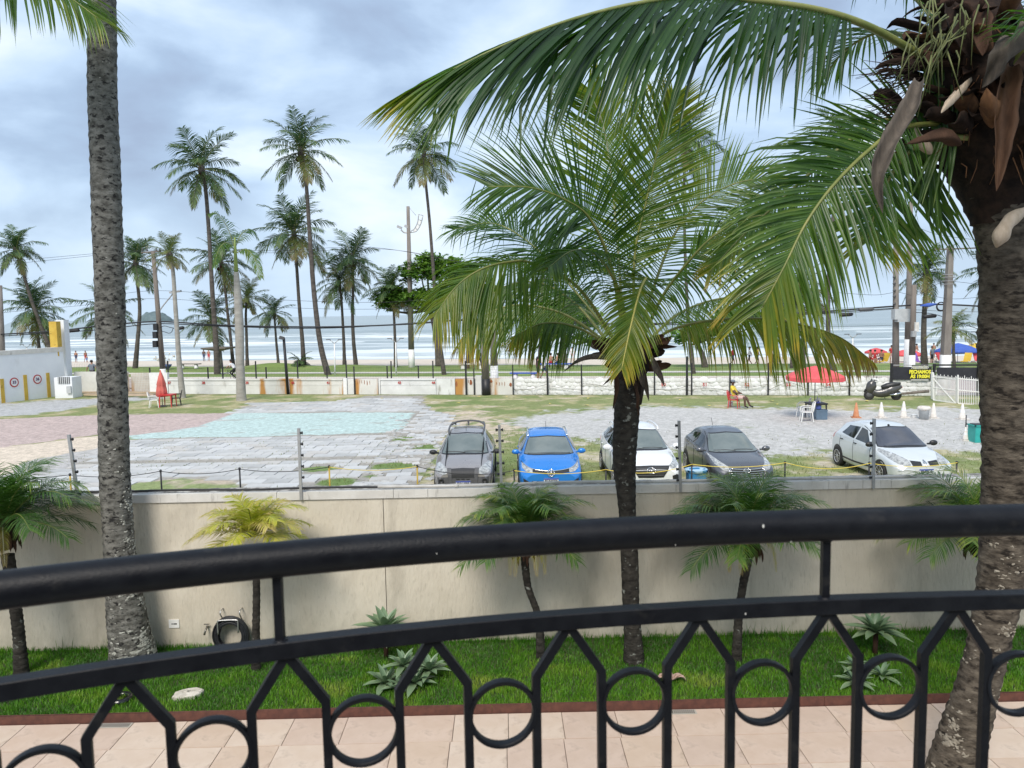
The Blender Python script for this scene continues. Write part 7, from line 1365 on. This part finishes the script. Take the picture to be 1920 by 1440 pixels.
# folded parasol, red table, chairs at left
b = G(304, 763, ZL); table('red plastic table under the folded red parasol', b+Vector((.35, 0, 0)), MT['red'], None, .75); o = thing('folded_parasol', 'folded faded red parasol standing at the red table', 'parasol', b+Vector((-.02, .1, 0)))
g = MB(); g.lathe([(.03, .55), (.30, .60), (.26, 1.0), (.22, 1.25), (.24, 1.28), (.12, 1.75), (.03, 2.05), (.015, 2.12)], 24, 0, None, True, lambda k, z: 1+.16*((k % 3) == 0)-.08*((k % 3) == 1)); g.build('cloth', MT['foldred'], o); g = MB(); g.tube([(0, 0, 0), (0, 0, .7)], .02, 8); g.lathe([(.22, 0), (.22, .06), (.05, .1)], 14); g.build('pole', MT['greyplastic'], o)
chair('white plastic armchair at the red table', G(290, 764, ZL), R(105), MT['whiteplastic'], 'white chairs'); chair('black plastic chair behind the red table', G(331, 760, ZL), R(-70), MT['blackplastic'], 'black chairs')
chair('black chair tucked in front of the red table', G(313, 765, ZL)+Vector((.1, -.5, 0)), R(170), MT['blackplastic'], 'black chairs', True) if False else None
# cones, bins
def cone(label, u, v, h, m_, band=True):
    h *= .88
    b = G(u, v, ZL); o = thing('traffic_cone', label, 'traffic cone', b, random.uniform(-.3, .3), 'traffic cones on the gravel'); g = MB(); w_ = h*.56; g.box((0, 0, .02), (w_, w_, .04)); g.build('base', m_, o)
    g = MB(); g.lathe([(w_*.40, .04), (w_*.36, .08), (h*.045, h)], 16); g.build('cone', m_, o)
    if band:
        for z0, z1 in ((.42, .58), (.72, .84)): r_ = lambda z: (w_*.365-(w_*.365-h*.045)*(z*h-.08)/(h-.08))+.003; g = MB(); g.lathe([(r_(z0), z0*h), (r_(z1), z1*h)], 16, closed=True); g.build('band', MT['white'], o)
cone('faded orange traffic cone, leftmost of the row', 1605, 783, .78, MT['orange'], False); cone('whitish traffic cone right of the orange cone', 1652, 783, .80, MT['conewhite']); cone('whitish traffic cone left of the grey bucket', 1694, 783, .84, MT['conewhite']); cone('whitish traffic cone touching the right side of the grey bucket', 1750, 784, .78, MT['conewhite'], False); cone('whitish traffic cone in front of the white gate', 1804, 786, .80, MT['conewhite']); cone('whitish traffic cone holding a stick beside the teal bin', 1810, 826, .58, MT['conewhite'])
b = G(1810, 826, ZL); g = MB(); g.tube([b+Vector((0, 0, .5)), b+Vector((0, 0, .95))], .022, 6); solo('stick', g, MT['blackplastic'], 'dark stick standing in the cone beside the teal bin', 'stick', loc=b+Vector((0, 0, .5)))
b = G(1732, 786, ZL); o = thing('bucket', 'grey plastic bucket with a loose bag rim between two cones', 'bucket', b); g = MB(); g.lathe([(.19, 0), (.22, .42), (.24, .44), (.22, .46), (.20, .43), (.18, .04)], 18); g.build('bucket', MT['greybin'], o); g = MB(); g.lathe([(.23, .40), (.27, .50), (.22, .58), (.17, .52)], 18, 0, None, True, lambda k, z: 1+.08*math.sin(k*1.7)); g.build('bag_rim', MT['conewhite'], o)
b = G(1714, 783, ZL); g = MB(); g.box(b+Vector((0, 0, .06)), (.22, .16, .12)); g.box(b+Vector((0, 0, .125)), (.24, .18, .012)); solo('foam_box', g, MT['white'], 'small white foam box on the gravel left of the grey bucket', 'box', loc=b)
def crate(name, label, b, w_, d_, h, m_, rz=0):
    o = thing(name, label, 'bin', b, rz); g = MB(); t_ = .02; g.box((0, 0, .02), (w_*.88, d_*.88, .03))
    for s in (-1, 1): g.box((s*(w_/2-.03), 0, h/2), (.025, d_*.94, h)); g.box((0, s*(d_/2-.03), h/2), (w_*.94, .025, h))
    g.build('shell', m_, o); g = MB()
    for s in (-1, 1): g.box((s*w_/2, 0, h), (.04, d_+.04, .045)); g.box((0, s*d_/2, h+.001), (w_+.04, .04, .043))
    g.build('rim', m_, o); return o
o = crate('teal_bin', 'teal plastic bin with a dark bag at the right coconut trunk', G(1836, 828, ZL), .62, .5, .62, MT['tealbin']); g = MB(); g.box((0, 0, .64), (.5, .4, .04)); g.build('bag_rim', MT['blackplastic'], o)
o = crate('blue_crate', 'bright blue plastic bin lined with a pale bag beside the dark grey hatchback', Vector((5.02, 20.8, ZL)), .50, .42, .62, MT['bluebin']); g = MB(); g.lathe([(.27, .55), (.31, .645), (.28, .66), (.24, .60)], 20, 0, Matrix.Diagonal((1, .85, 1, 1)), True, lambda k, z: 1+.05*math.sin(k*2.1)); g.build('bag_rim', mat('pale_blue_bag', (.30, .46, .60), (.42, .58, .70), 8, rough=.4), o)
# rope barrier
pst = []
for (u, v, lab) in ((-60, 886, 'rope barrier post left of the frame edge'), (131, 888, 'rope barrier post behind the leaning insulator post'), (301, 881, 'rope barrier post standing on the sandy mound'), (449, 877, 'rope barrier post at the right end of the sandy mound'), (617, 873, 'yellow and black rope post between two grass patches'), (782, 872, 'rope barrier post left of the grey estate car'), (964, 880, 'black rope barrier post beside the blue car'), (1136, 878, 'rope barrier post left of the white crossover'), (1297, 868, 'rope barrier post behind the blue bin'), (1472, 865, 'black and yellow rope post right of the dark grey hatchback'), (1630, 866, 'black and yellow rope post at the front wheel of the silver hatchback'), (1794, 865, 'rope barrier post right of the silver hatchback')):
    b = W(u, v, 20.25); b.z = ZL; tp_ = W(u, v, 20.25); o = thing('barrier_post', lab, 'barrier post', b, 0, 'rope barrier posts'); g = MB(); g.tube([b, tp_], .022, 8); g.build('post', MT['blackpaint'] if 300 < u < 500 or u > 900 else MT['yellow'], o, True); g = MB(); g.lathe([(.03, -.06), (.035, -.02), (.03, .0), (.01, .012)], 8, 0, Matrix.Translation(tp_)); g.build('post_cap', MT['blackplastic'], o, True); pst.append((u, tp_))
for k, ((ua, a), (ub, b_)) in enumerate(zip(pst[:-1], pst[1:])):
    yel = ua > 600; sag = .10 if not yel else (.16 if k % 2 else .10); g = MB(); P = []
    for i in range(17): t = i/16; p = a.lerp(b_, t); P.append(p+Vector((0, -.03, -.03-sag*4*t*(1-t))))
    g.tube(P, .010, 5); solo('rope', g, MT['yellowtape'] if (yel and k not in (5,)) else MT['cable'], ('yellow' if (yel and k != 5) else 'black')+' barrier rope '+('from the frame edge to the leaning post', 'from the leaning post to the mound post', 'hanging over the sandy mound', 'hanging over the grey paving left of centre', 'running between the grass patches to the grey estate', 'crossing before the grey estate grille', 'crossing before the blue car', 'from the white crossover to the blue bin', 'passing behind the blue bin', 'passing before the dark grey hatchback', 'passing the silver hatchback front wheel')[k], 'rope', 'barrier ropes', a)
# scooter
b = G(1655, 750, ZL); o = thing('scooter', 'black and grey motor scooter parked on the grass near the white gate', 'motor scooter', b, R(-14)); SC = mat('scooter_grey', (.045, .043, .042), (.07, .068, .066), 6, rough=.3, coat=.5); wr = .27
def loft(path, prof, n=12, mi=0):
    g = MB(); rows = []
    for (x, z), (hw, hh) in zip(path, prof): rows.append([(x+0*hw, hw*math.cos(a), z+hh*math.sin(a)) for a in np.linspace(0, 6.2832, n+1)])
    g.grid(rows, mi, True); return g
for x in (-.68, .66): g = MB(); g.torus((x, 0, wr), wr-.06, .065, 24, 10, ax='Y'); g.build('tyre', MT['tyre'], o); g = MB(); g.lathe([(.17, -.04), (.17, .04), (.05, .05), (.001, .05)], 16, 0, Matrix.Translation((x, 0, wr)) @ Matrix.Rotation(R(90), 4, 'X')); g.build('wheel_rim', MT['greyplastic'], o)
def hull(pts, rad, m_, nm, fl=.8, n=12):
    g = MB(); P = catmull([(x, 0, z) for x, z in pts], 14); g.tube(P, list(np.interp(np.linspace(0, 1, 15), np.linspace(0, 1, len(rad)), rad)), n, 0); g.v = [(v[0], v[1]*fl, v[2]) for v in g.v]; g.build(nm, m_, o)
hull([(-.60, .38), (-.62, .58), (-.55, .84), (-.44, 1.02)], [.12, .25, .26, .12], SC, 'front_fairing', .66); hull([(-.5, .46), (-.25, .36), (.1, .40), (.45, .56), (.92, .74)], [.15, .21, .25, .26, .08], SC, 'body', .7); hull([(-.08, .68), (.2, .74), (.5, .82), (.86, .90)], [.10, .18, .16, .06], MT['blackplastic'], 'seat', .9); hull([(-.95, .42), (-.82, .57), (-.62, .61), (-.44, .46)], [.03, .07, .08, .04], MT['blackplastic'], 'mudguard', 1.1)
g = MB(); g.tube([(-.52, -.02, .9), (-.44, 0, 1.06)], .03, 8); g.tube(catmull([(-.36, -.34, 1.06), (-.44, -.15, 1.08), (-.44, .15, 1.08), (-.36, .34, 1.06)], 10), .018, 6); g.build('handlebar', MT['blackplastic'], o)
g = MB(); g.box((0, 0, 0), (.03, .24, .22), 0, Matrix.Translation((-.60, 0, 1.05)) @ Matrix.Rotation(R(28), 4, 'Y')); g.build('windshield', SC, o)
for s in (-1, 1): g = MB(); g.tube([(-.42, s*.26, 1.08), (-.40, s*.34, 1.22)], .008, 5); g.ball((-.40, s*.36, 1.26), (.02, .07, .045), 8); g.build('mirror', MT['blackplastic'], o)
g = MB(); g.tube([(.30, -.16, .30), (.55, -.2, .32), (.85, -.2, .40)], [.03, .055, .05], 10); g.build('exhaust', MT['chrome'], o); g = MB(); g.ball((-.74, 0, .72), (.05, .11, .06), 8); g.build('headlight', MT['lamp'], o); g = MB(); g.ball((.93, 0, .70), (.03, .07, .035), 8); g.build('tail_light', MT['redlamp'], o); g = MB(); g.tube([(.1, .12, .25), (.18, .3, .02)], .014, 5); g.build('kickstand', MT['blackplastic'], o)
# cyclist
def bicycle(label, loc, rz, m_=MT['blackpaint']):
    o = thing('bicycle', label, 'bicycle', loc, rz, 'bicycles')
    for x in (-.52, .52):
        g = MB(); g.torus((x, 0, .33), .315, .018, 26, 6, ax='Y'); g.build('tyre', MT['tyre'], o); g = MB()
        for k in range(8): a = 6.283*k/8; g.tube([(x, 0, .33), (x+.3*math.cos(a), 0, .33+.3*math.sin(a))], .003, 3, 0, False)
        g.build('spokes', MT['alu'], o)
    for a, b_, r_ in (((-.52, 0, .33), (-.40, 0, .92), .014), ((-.43, 0, .80), (.12, 0, .32), .018), ((-.42, 0, .84), (.20, 0, .78), .016), ((.12, 0, .30), (.24, 0, .92), .016), ((.12, 0, .30), (.52, 0, .33), .012), ((.22, 0, .76), (.52, 0, .33), .012)): g = MB(); g.tube([a, b_], r_, 6); g.build('frame_tube', m_, o)
    g = MB(); g.ball((.25, 0, .94), (.14, .07, .035), 8); g.build('saddle', MT['blackplastic'], o); g = MB(); g.tube(catmull([(-.36, -.28, .98), (-.42, -.1, 1.0), (-.42, .1, 1.0), (-.36, .28, .98)], 8), .013, 5); g.build('handlebar', MT['blackplastic'], o)
    g = MB(); g.torus((.12, 0, .30), .08, .012, 14, 5, ax='Y'); g.tube([(.12, -.1, .30), (.22, -.12, .18)], .012, 5); g.tube([(.12, .1, .30), (.02, .12, .42)], .012, 5); g.build('crank', MT['greyplastic'], o); return o
b = Gs(433, 9.6, ZL); bicycle('black bicycle ridden along the sea road by the woman in white top', b, -SA)
RIDE = dict(pelvis=(0, .24, .98), waist=(0, .14, 1.12), chest=(0, -.0, 1.32), neck=(0, -.08, 1.46), chin=(0, -.13, 1.52), head=(0, -.13, 1.60), crown=(0, -.11, 1.68), shL=(.16, -.03, 1.38), elL=(.22, -.24, 1.18), wrL=(.25, -.40, 1.04), haL=(.26, -.45, 1.0), shR=(-.16, -.03, 1.38), elR=(-.22, -.24, 1.18), wrR=(-.25, -.40, 1.04), haR=(-.26, -.45, 1.0), hiL=(.09, .20, .94), knL=(.11, -.14, .72), anL=(.11, .02, .44), toL=(.12, -.08, .38), hiR=(-.09, .20, .94), knR=(-.11, -.12, .54), anR=(-.11, .20, .24), toR=(-.12, .10, .18))
person('woman in white top and black trousers riding the black bicycle', b, -SA-R(90), RIDE, 'skin_tan', 'white', 'black', 'white', 'long', 1.0, None, True, True)
WALK = dict(knL=(.10, -.14, .49), anL=(.10, -.20, .09), toL=(.11, -.34, .05), knR=(-.10, .04, .48), anR=(-.10, .28, .14), toR=(-.10, .16, .04), elL=(.26, .10, 1.13), wrL=(.28, .14, .90), haL=(.28, .14, .82), elR=(-.26, -.02, 1.13), wrR=(-.30, -.14, .93), haR=(-.30, -.18, .86))
person('heavy man in grey shirt and dark shorts walking away beyond the rusty wall', Gs(169, 7.5, ZL), R(180), dict(WALK, elL=(.33, .05, 1.14), wrL=(.40, .0, .90), haL=(.42, -.02, .82), elR=(-.33, .05, 1.14), wrR=(-.40, 0, .90), haR=(-.42, -.02, .82)), 'skin_tan', 'grey', 'brown', None, 'short', 1.08, None, True, False, 1.35)
b = G(1009, 712, ZL+.1); person('woman in black shorts standing close to the man in white on the promenade', b, R(120), None, 'skin_tan', 'brown', 'black', None, 'long', .98, 'people standing on the promenade', False); person('man in white shirt and blue shorts standing beside the blue bench', b+Vector((.45, .25, 0)), R(60), WALK, 'skin_pale', 'white', 'navy', 'black', 'short', 1.04, 'people standing on the promenade')
def bench(label, u, v, w_, m_top, rz=-SA, back=False):
    b = G(u, v, ZL+.08); o = thing('bench', label, 'bench', b, rz, 'promenade benches'); g = MB(); g.box((0, 0, .46), (w_, .5, .08)); g.build('seat', m_top, o)
    for s in (-1, 1): g = MB(); g.lathe([(.22, 0), (.19, .1), (.18, .42)], 10, 0, Matrix.Translation((s*w_*.32, 0, 0))); g.build('leg', MT['white'], o)
    if back: g = MB(); g.box((0, .22, .75), (w_, .07, .4)); g.build('backrest', m_top, o)
    return o
bench('blue topped bench with two white feet beside the standing couple', 983, 711, 2.1, MT['blue']); bench('pale stone bench on the lawn left of the tall palms', 355, 691, 2.4, MT['concrete']); bench('blue bench carrying two bare backed people behind the palm', 1040, 692, 3.2, MT['blue']); bench('pale table bench behind the hanging yellowish frond', 885, 692, 2.6, MT['coping'])
SITB = dict(SITC, anL=(.12, -.46, .1, .045), toL=(.13, -.6, .05, .036), waist=(0, .03, .68, .13), chest=(0, .04, .92, .15), neck=(0, .03, 1.08, .06), chin=(0, 0, 1.14, .062), head=(0, 0, 1.22, .098), crown=(0, 0, 1.30, .075), shL=(.18, .04, 1.02, .068), shR=(-.18, .04, 1.02, .068))
b = G(1033, 692, ZL+.08); person('bare backed bather sitting on the left of the blue bench', b, R(175), SITB, 'skin_tan', None, 'red', None, 'short', 1.05, 'people seated on the bench'); b = G(1046, 692, ZL+.08); person('bare backed bather sitting on the right of the blue bench', b, R(180), SITB, 'skin_tan', None, 'navy', None, 'short', 1.05, 'people seated on the bench')
person('person in dark clothes leaning at the pale table behind the black footed pole', G(899, 692, ZL+.1), R(30), WALK, 'skin_dark', 'brown', 'black', None, 'short', 1.0, 'people standing on the promenade')
# beach shelter, flower bowl, parasols, bathers
b = G(412, 689, ZL+.2); o = thing('beach_shelter', 'concrete mushroom shelter with a flat square roof behind the tall left palm', 'shelter', b); g = MB(); g.tube([(0, 0, -.2), (0, 0, 1.75)], [.35, .25], 8); g.build('column', MT['concrete'], o); g = MB(); g.lathe([(.3, 1.6), (1.7, 1.85), (1.75, 1.98), (.2, 2.02)], 4, 0, Matrix.Rotation(R(40), 4, 'Z'), False); g.build('roof', MT['woodgrey'], o)
b = G(311, 692, ZL+.1); o = thing('flower_bowl', 'blue bowl planter with dry pale flowers right of the left utility pole', 'planter', b); g = MB(); g.lathe([(.25, 0), (.5, .25), (.58, .45), (.50, .45)], 14); g.build('bowl', mat('navy_bowl', (.06, .09, .22), (.08, .12, .28), 5, rough=.6), o); g = MB(); rn = random.Random(6)
for k in range(26): a = rn.uniform(0, 6.28); e = rn.uniform(.5, 1.4); l = rn.uniform(.7, 1.3); d = Vector((math.cos(a)*math.cos(e), math.sin(a)*math.cos(e), math.sin(e))); g.tube([Vector((0, 0, .4)), Vector((0, 0, .4))+d*l], .012, 3, 0, False); g.ball(Vector((0, 0, .4))+d*l, .09, 5)
g.build('dry_flowers', MT['conewhite'], o)
def beach_parasol(label, u, vt, vb, r, m_, y):
    b = W(u, vb, y); o = thing('beach_parasol', label, 'parasol', b, 0, 'parasols on the beach'); h = W(u, vt, y).z-b.z; g = MB(); g.tube([(0, 0, 0), (0, 0, h)], .03, 6); g.build('pole', MT['white'], o); g = MB(); g.lathe([(.001, h), (r*.5, h-.13*r), (r, h-.36*r), (r*1.01, h-.36*r-.16), (r*.98, h-.36*r-.14), (r*.5, h-.17*r), (.001, h-.05)], 16, 0, None, True, lambda k, z: 1-.035*(k % 2)); g.build('canopy', m_, o); return b
beach_parasol('red beach parasol left of the brown utility pole', 1642, 652, 680, 1.05, MT['canopyred'], 74); beach_parasol('red beach parasol behind the white pole feet', 1701, 654, 682, 1.5, MT['canopyred'], 76); beach_parasol('blue beach parasol right of the square pole', 1795, 643, 684, 2.0, MT['blue'], 72); beach_parasol('second blue parasol overlapping the first beside the young palm', 1780, 648, 684, 1.6, MT['blue'], 75); beach_parasol('yellow beach parasol by the thin lamp at far right', 1842, 640, 684, 1.9, MT['yellowcloth'], 74)
def deckchair(label, u, v, y, m_, rz): 
    b = W(u, v, y); o = thing('deck_chair', label, 'deck chair', b, rz, 'deck chairs on the sand'); g = MB(); g.box((0, 0, 0), (.6, .7, .06), 0, Matrix.Translation((0, -.1, .32))); g.build('seat', m_, o); g = MB(); g.box((0, 0, 0), (.6, .06, .85), 0, Matrix.Translation((0, .38, .68)) @ Matrix.Rotation(R(-28), 4, 'X')); g.build('backrest', m_, o); g = MB()
    for s in (-1, 1): g.tube([(s*.3, -.4, 0), (s*.3, .3, .38)], .03, 5); g.tube([(s*.3, .4, 0), (s*.3, -.3, .36)], .03, 5)
    g.build('legs', MT['white'], o)
deckchair('yellow deck chair right of the left red beach parasol', 1656, 684, 70, MT['yellowcloth'], R(-60)); deckchair('purple deck chair behind the dark pole with white foot', 1720, 684, 70, mat('purple_cloth', (.26, .10, .45), (.32, .14, .52), 4, rough=.7), R(10)); deckchair('broad yellow deck chair under the blue parasol', 1811, 684, 69, MT['yellowcloth'], R(-50)); deckchair('red deck chair left of the broad yellow deck chair', 1768, 683, 70, MT['red'], R(30)); deckchair('red deck chair at the thin lamp by the right trunk', 1836, 683, 70, MT['canopyred'], R(0))
bicycle('parked bicycle on the sand near the palm among the poles', W(1752, 684, 71), R(15)); person('person in dark clothes standing behind the parked bicycle', W(1747, 684, 71.6), R(20), None, 'skin_tan', 'grey', 'black', None, 'short', 1.0, 'people on the beach')
for k, (u, v, y, lab, pose, skin, tp_, bt, rz) in enumerate(((1632, 684, 71, 'bather sitting on the sand left of the left red parasol', SITB, 'skin_tan', None, 'red', 40), (1640, 684, 71, 'bather in red sitting under the left red parasol', SITB, 'skin_pale', 'red', 'red', 160), (1652, 684, 70.2, 'bather reclining in the yellow deck chair', SITB, 'skin_tan', None, 'navy', -60), (1727, 684, 70, 'child with dark hair sitting beside the purple deck chair', SITB, 'skin_tan', 'teal', 'white', 60), (1705, 678, 82, 'bather standing behind the red parasol between the poles', WALK, 'skin_tan', 'red', 'black', 0), (1718, 678, 84, 'slim bather walking right of the dark pole', WALK, 'skin_tan', None, 'pink', 90), (1750, 676, 88, 'distant bather standing above the parked bicycle', None, 'skin_tan', None, 'green', 0), (1671, 684, 72, 'bather half hidden behind the brown utility pole', None, 'skin_tan', 'red', 'pink', 0), (1573, 684, 72, 'person in a green top sitting near the promenade edge', SITB, 'skin_tan', 'green', 'navy', 20), (1420, 684, 71, 'person in yellow walking behind the low right frond', WALK, 'skin_tan', 'yellow', 'navy', 90), (1405, 684, 71, 'person in white and black walking behind the low right frond', WALK, 'skin_tan', 'white', 'black', -90), (1374, 684, 71, 'person in red walking behind the low right frond', WALK, 'skin_tan', 'red', 'navy', 90), (382, 661, 112, 'bather standing in the shallow surf, left one of the pair', None, 'skin_dark', None, 'navy', 0), (391, 661, 112, 'bather standing in the shallow surf, right one of the pair', None, 'skin_tan', None, 'red', 0), (142, 662, 114, 'distant bather wading left of the big lichened trunk', None, 'skin_tan', None, 'navy', 0), (160, 661, 114, 'distant bather bending near the wading bather', WALK, 'skin_tan', None, 'red', 60), (162, 661, 113, 'small child wading next to the bending bather', None, 'skin_tan', None, 'blue', 0), (15, 660, 114, 'distant bather wading at the far left', None, 'skin_tan', None, 'navy', 0), (1073, 680, 90, 'bather in pink trunks standing on the sand behind the central palm', None, 'skin_pale', 'white', 'pink', 0), (1599, 670, 96, 'distant bather near the thin lamp left of the red parasol', None, 'skin_tan', None, 'navy', 0))):
    b = W(u, v, y); pp, qq_ = pq(b); b.z = float(np.interp(qq_, [24, 26, 60, 71, 100], [ZL-.1, ZL-.16, -1.75, ZSEA, -4.2])); b.z = max(b.z, ZSEA-.35); person(lab, b, R(rz), pose, skin, tp_, bt, None, 'short', .62 if 'child' in lab else 1.0, 'people on the beach')
# ================================================================ GARDEN SMALL THINGS
def onwall(u, v, d=0): p = W(u, v, 10.56); p.y = wall_y(p.x)-d; return p
c = onwall(330, 1166); o = thing('wall_socket', 'white square socket plate on the beige wall', 'socket', c); g = MB(); g.box((0, -.006, 0), (.145, .012, .118)); g.build('plate', MT['whiteplastic'], o); g = MB(); g.box((-.018, -.0135, 0), (.032, .004, .010)); g.box((.022, -.0135, 0), (.040, .004, .016)); g.build('slot', MT['blackplastic'], o)
c = onwall(393, 1172); o = thing('wall_tap', 'small metal tap on the beige wall left of the hose', 'tap', c); TAP = mat('tap_metal', (.20, .19, .17), (.28, .26, .23), 20, rough=.4, metal=.7); g = MB(); g.tube([(0, 0, 0), (0, -.07, 0), (0, -.10, -.015), (-.015, -.11, -.075)], .014, 8); g.build('spout', TAP, o); g = MB(); g.tube([(0, -.05, 0), (0, -.05, .05)], .009, 6); g.box((0, -.05, .055), (.07, .014, .012)); g.build('handle', TAP, o)
c = onwall(441, 1181, .09); o = thing('garden_hose', 'coil of black garden hose hanging on a bent steel holder', 'hose', c); g = MB(); rn = random.Random(4); P = []
for i in range(520): a = 2*math.pi*i/26; rr = .212+.038*math.sin(i*.029)+.004*math.sin(i*.11); P.append(Vector((rr*math.cos(a), -.03+.045*math.sin(i*.013)+.012*math.sin(i*.21), rr*math.sin(a)*1.06-.01)))
g.tube(P, .0125, 6); g.tube(catmull([(-.20, -.06, .06), (-.17, -.07, -.06), (-.08, -.08, -.16), (.04, -.08, -.185), (.15, -.07, -.12), (.20, -.06, .02)], 18), .0125, 6); g.build('hose_coil', MT['blackrubber'], o)
for s in (-1, 1): g = MB(); g.tube([(s*.135, .085, .34), (s*.135, -.02, .34), (s*.135, -.03, .30), (s*.132, .08, .16)], .009, 6); g.build('hook', MT['steel'], o)
g = MB(); g.tube(catmull([(-.15, -.10, .04), (-.15, -.10, .20), (-.12, -.10, .235), (.10, -.10, .24), (.13, -.10, .21), (.13, -.10, .06)], 24), .010, 8); g.build('holder_bow', MT['steel'], o)
c = G(353, 1302, .03); o = None; g = MB(); rn = random.Random(9); ang = np.linspace(0, 6.283, 13)[:-1]; rad = [rn.uniform(.85, 1.12) for _ in ang]; rows = [[(c.x+.15*r_*s*math.copysign(abs(math.cos(a))**.6, math.cos(a))+.06*math.sin(a), c.y+.11*r_*s*math.copysign(abs(math.sin(a))**.6, math.sin(a)), c.z+z+rn.uniform(-.006, .006)) for a, r_ in list(zip(ang, rad))+[(ang[0], rad[0])]] for s, z in ((1.05, -.03), (1.06, .015), (.95, .035), (.5, .04), (.02, .042))]; g.grid(rows, 0, False); solo('flat_stone', g, mat('pale_stone', (.42, .39, .33), (.62, .58, .52), 12, rough=.95, bump=.006, bscale=30), 'flat pale stone lying in the lawn near the railing left of centre', 'stone', loc=c)
c = G(226, 1312, .02); g = MB(); g.torus(c+Vector((0, 0, .02)), .11, .035, 20, 8); g.lathe([(.10, .01), (.001, .012)], 16, 0, Matrix.Translation(c)); solo('drain_ring', g, mat('wet_black_plastic', (.012, .012, .013), rough=.15), 'glossy black ring of a ground drain in the lawn under the left railing arch', 'drain', loc=c)
c = G(1258, 1276, .05); o = thing('dry_leaf', 'curled dry pinkish palm leaf base lying on the lawn', 'fallen leaf', c); DL = mat('dry_pink_leaf', (.36, .24, .19), (.46, .33, .27), 8, rough=.8)
for k in range(6): a = R(-10+40*k); d = Vector((math.cos(a), math.sin(a)*.5, 0)); blade_mb([Vector((0, 0, 0)), d*.08+Vector((0, 0, .05)), d*.15+Vector((0, 0, .05)), d*.19+Vector((0, 0, .0))], .07, .2, 6, side=(-d.y, d.x, 0)).build('leaf_lobe', DL, o)
rn = random.Random(18); YL = mat('fallen_yellow_leaf', (.55, .45, .10), (.68, .58, .18), 5, rough=.8); lm = MB(); lm.grid([[(-.09, -.03, .01), (-.09, .03, .012)], [(0, -.055, .03), (0, .055, .02)], [(.10, -.02, .015), (.10, .02, .01)]], 0, True); lme = lm.mesh('fallen_leaf', YL)
for k, (u, v, lab) in enumerate(((717, 747, 'below the left edge of the panel numbered 43'), (638, 749, 'in front of the small white wall pillar left of centre'), (860, 756, 'on the grass below the rust stains right of number 44'), (899, 744, 'at the foot of the black footed pole'), (950, 744, 'right of the black footed pole under the peeling wall'), (1032, 757, 'on the grass left of the central palm trunk'), (1104, 747, 'near the wall just left of the central palm trunk'), (1100, 760, 'at the gravel edge left of the central palm trunk'), (1173, 752, 'right behind the central palm trunk'), (1275, 750, 'below the wall number 50'), (1330, 761, 'below the wall number 51 at the gravel edge'), (1447, 752, 'just right of the seated man feet'), (1457, 758, 'further right of the seated man at the gravel edge'), (1550, 758, 'behind the black parasol table'), (1625, 752, 'left of the scooter front wheel'))):
    o = link('fallen_leaf', lme, None, G(u, v, ZL+.02), (0, 0, rn.uniform(0, 6)), (rn.uniform(.9, 1.8),)*3); tag(o, 'fallen yellow leaf '+lab, 'fallen leaf', 'fallen yellow leaves on the lot grass')
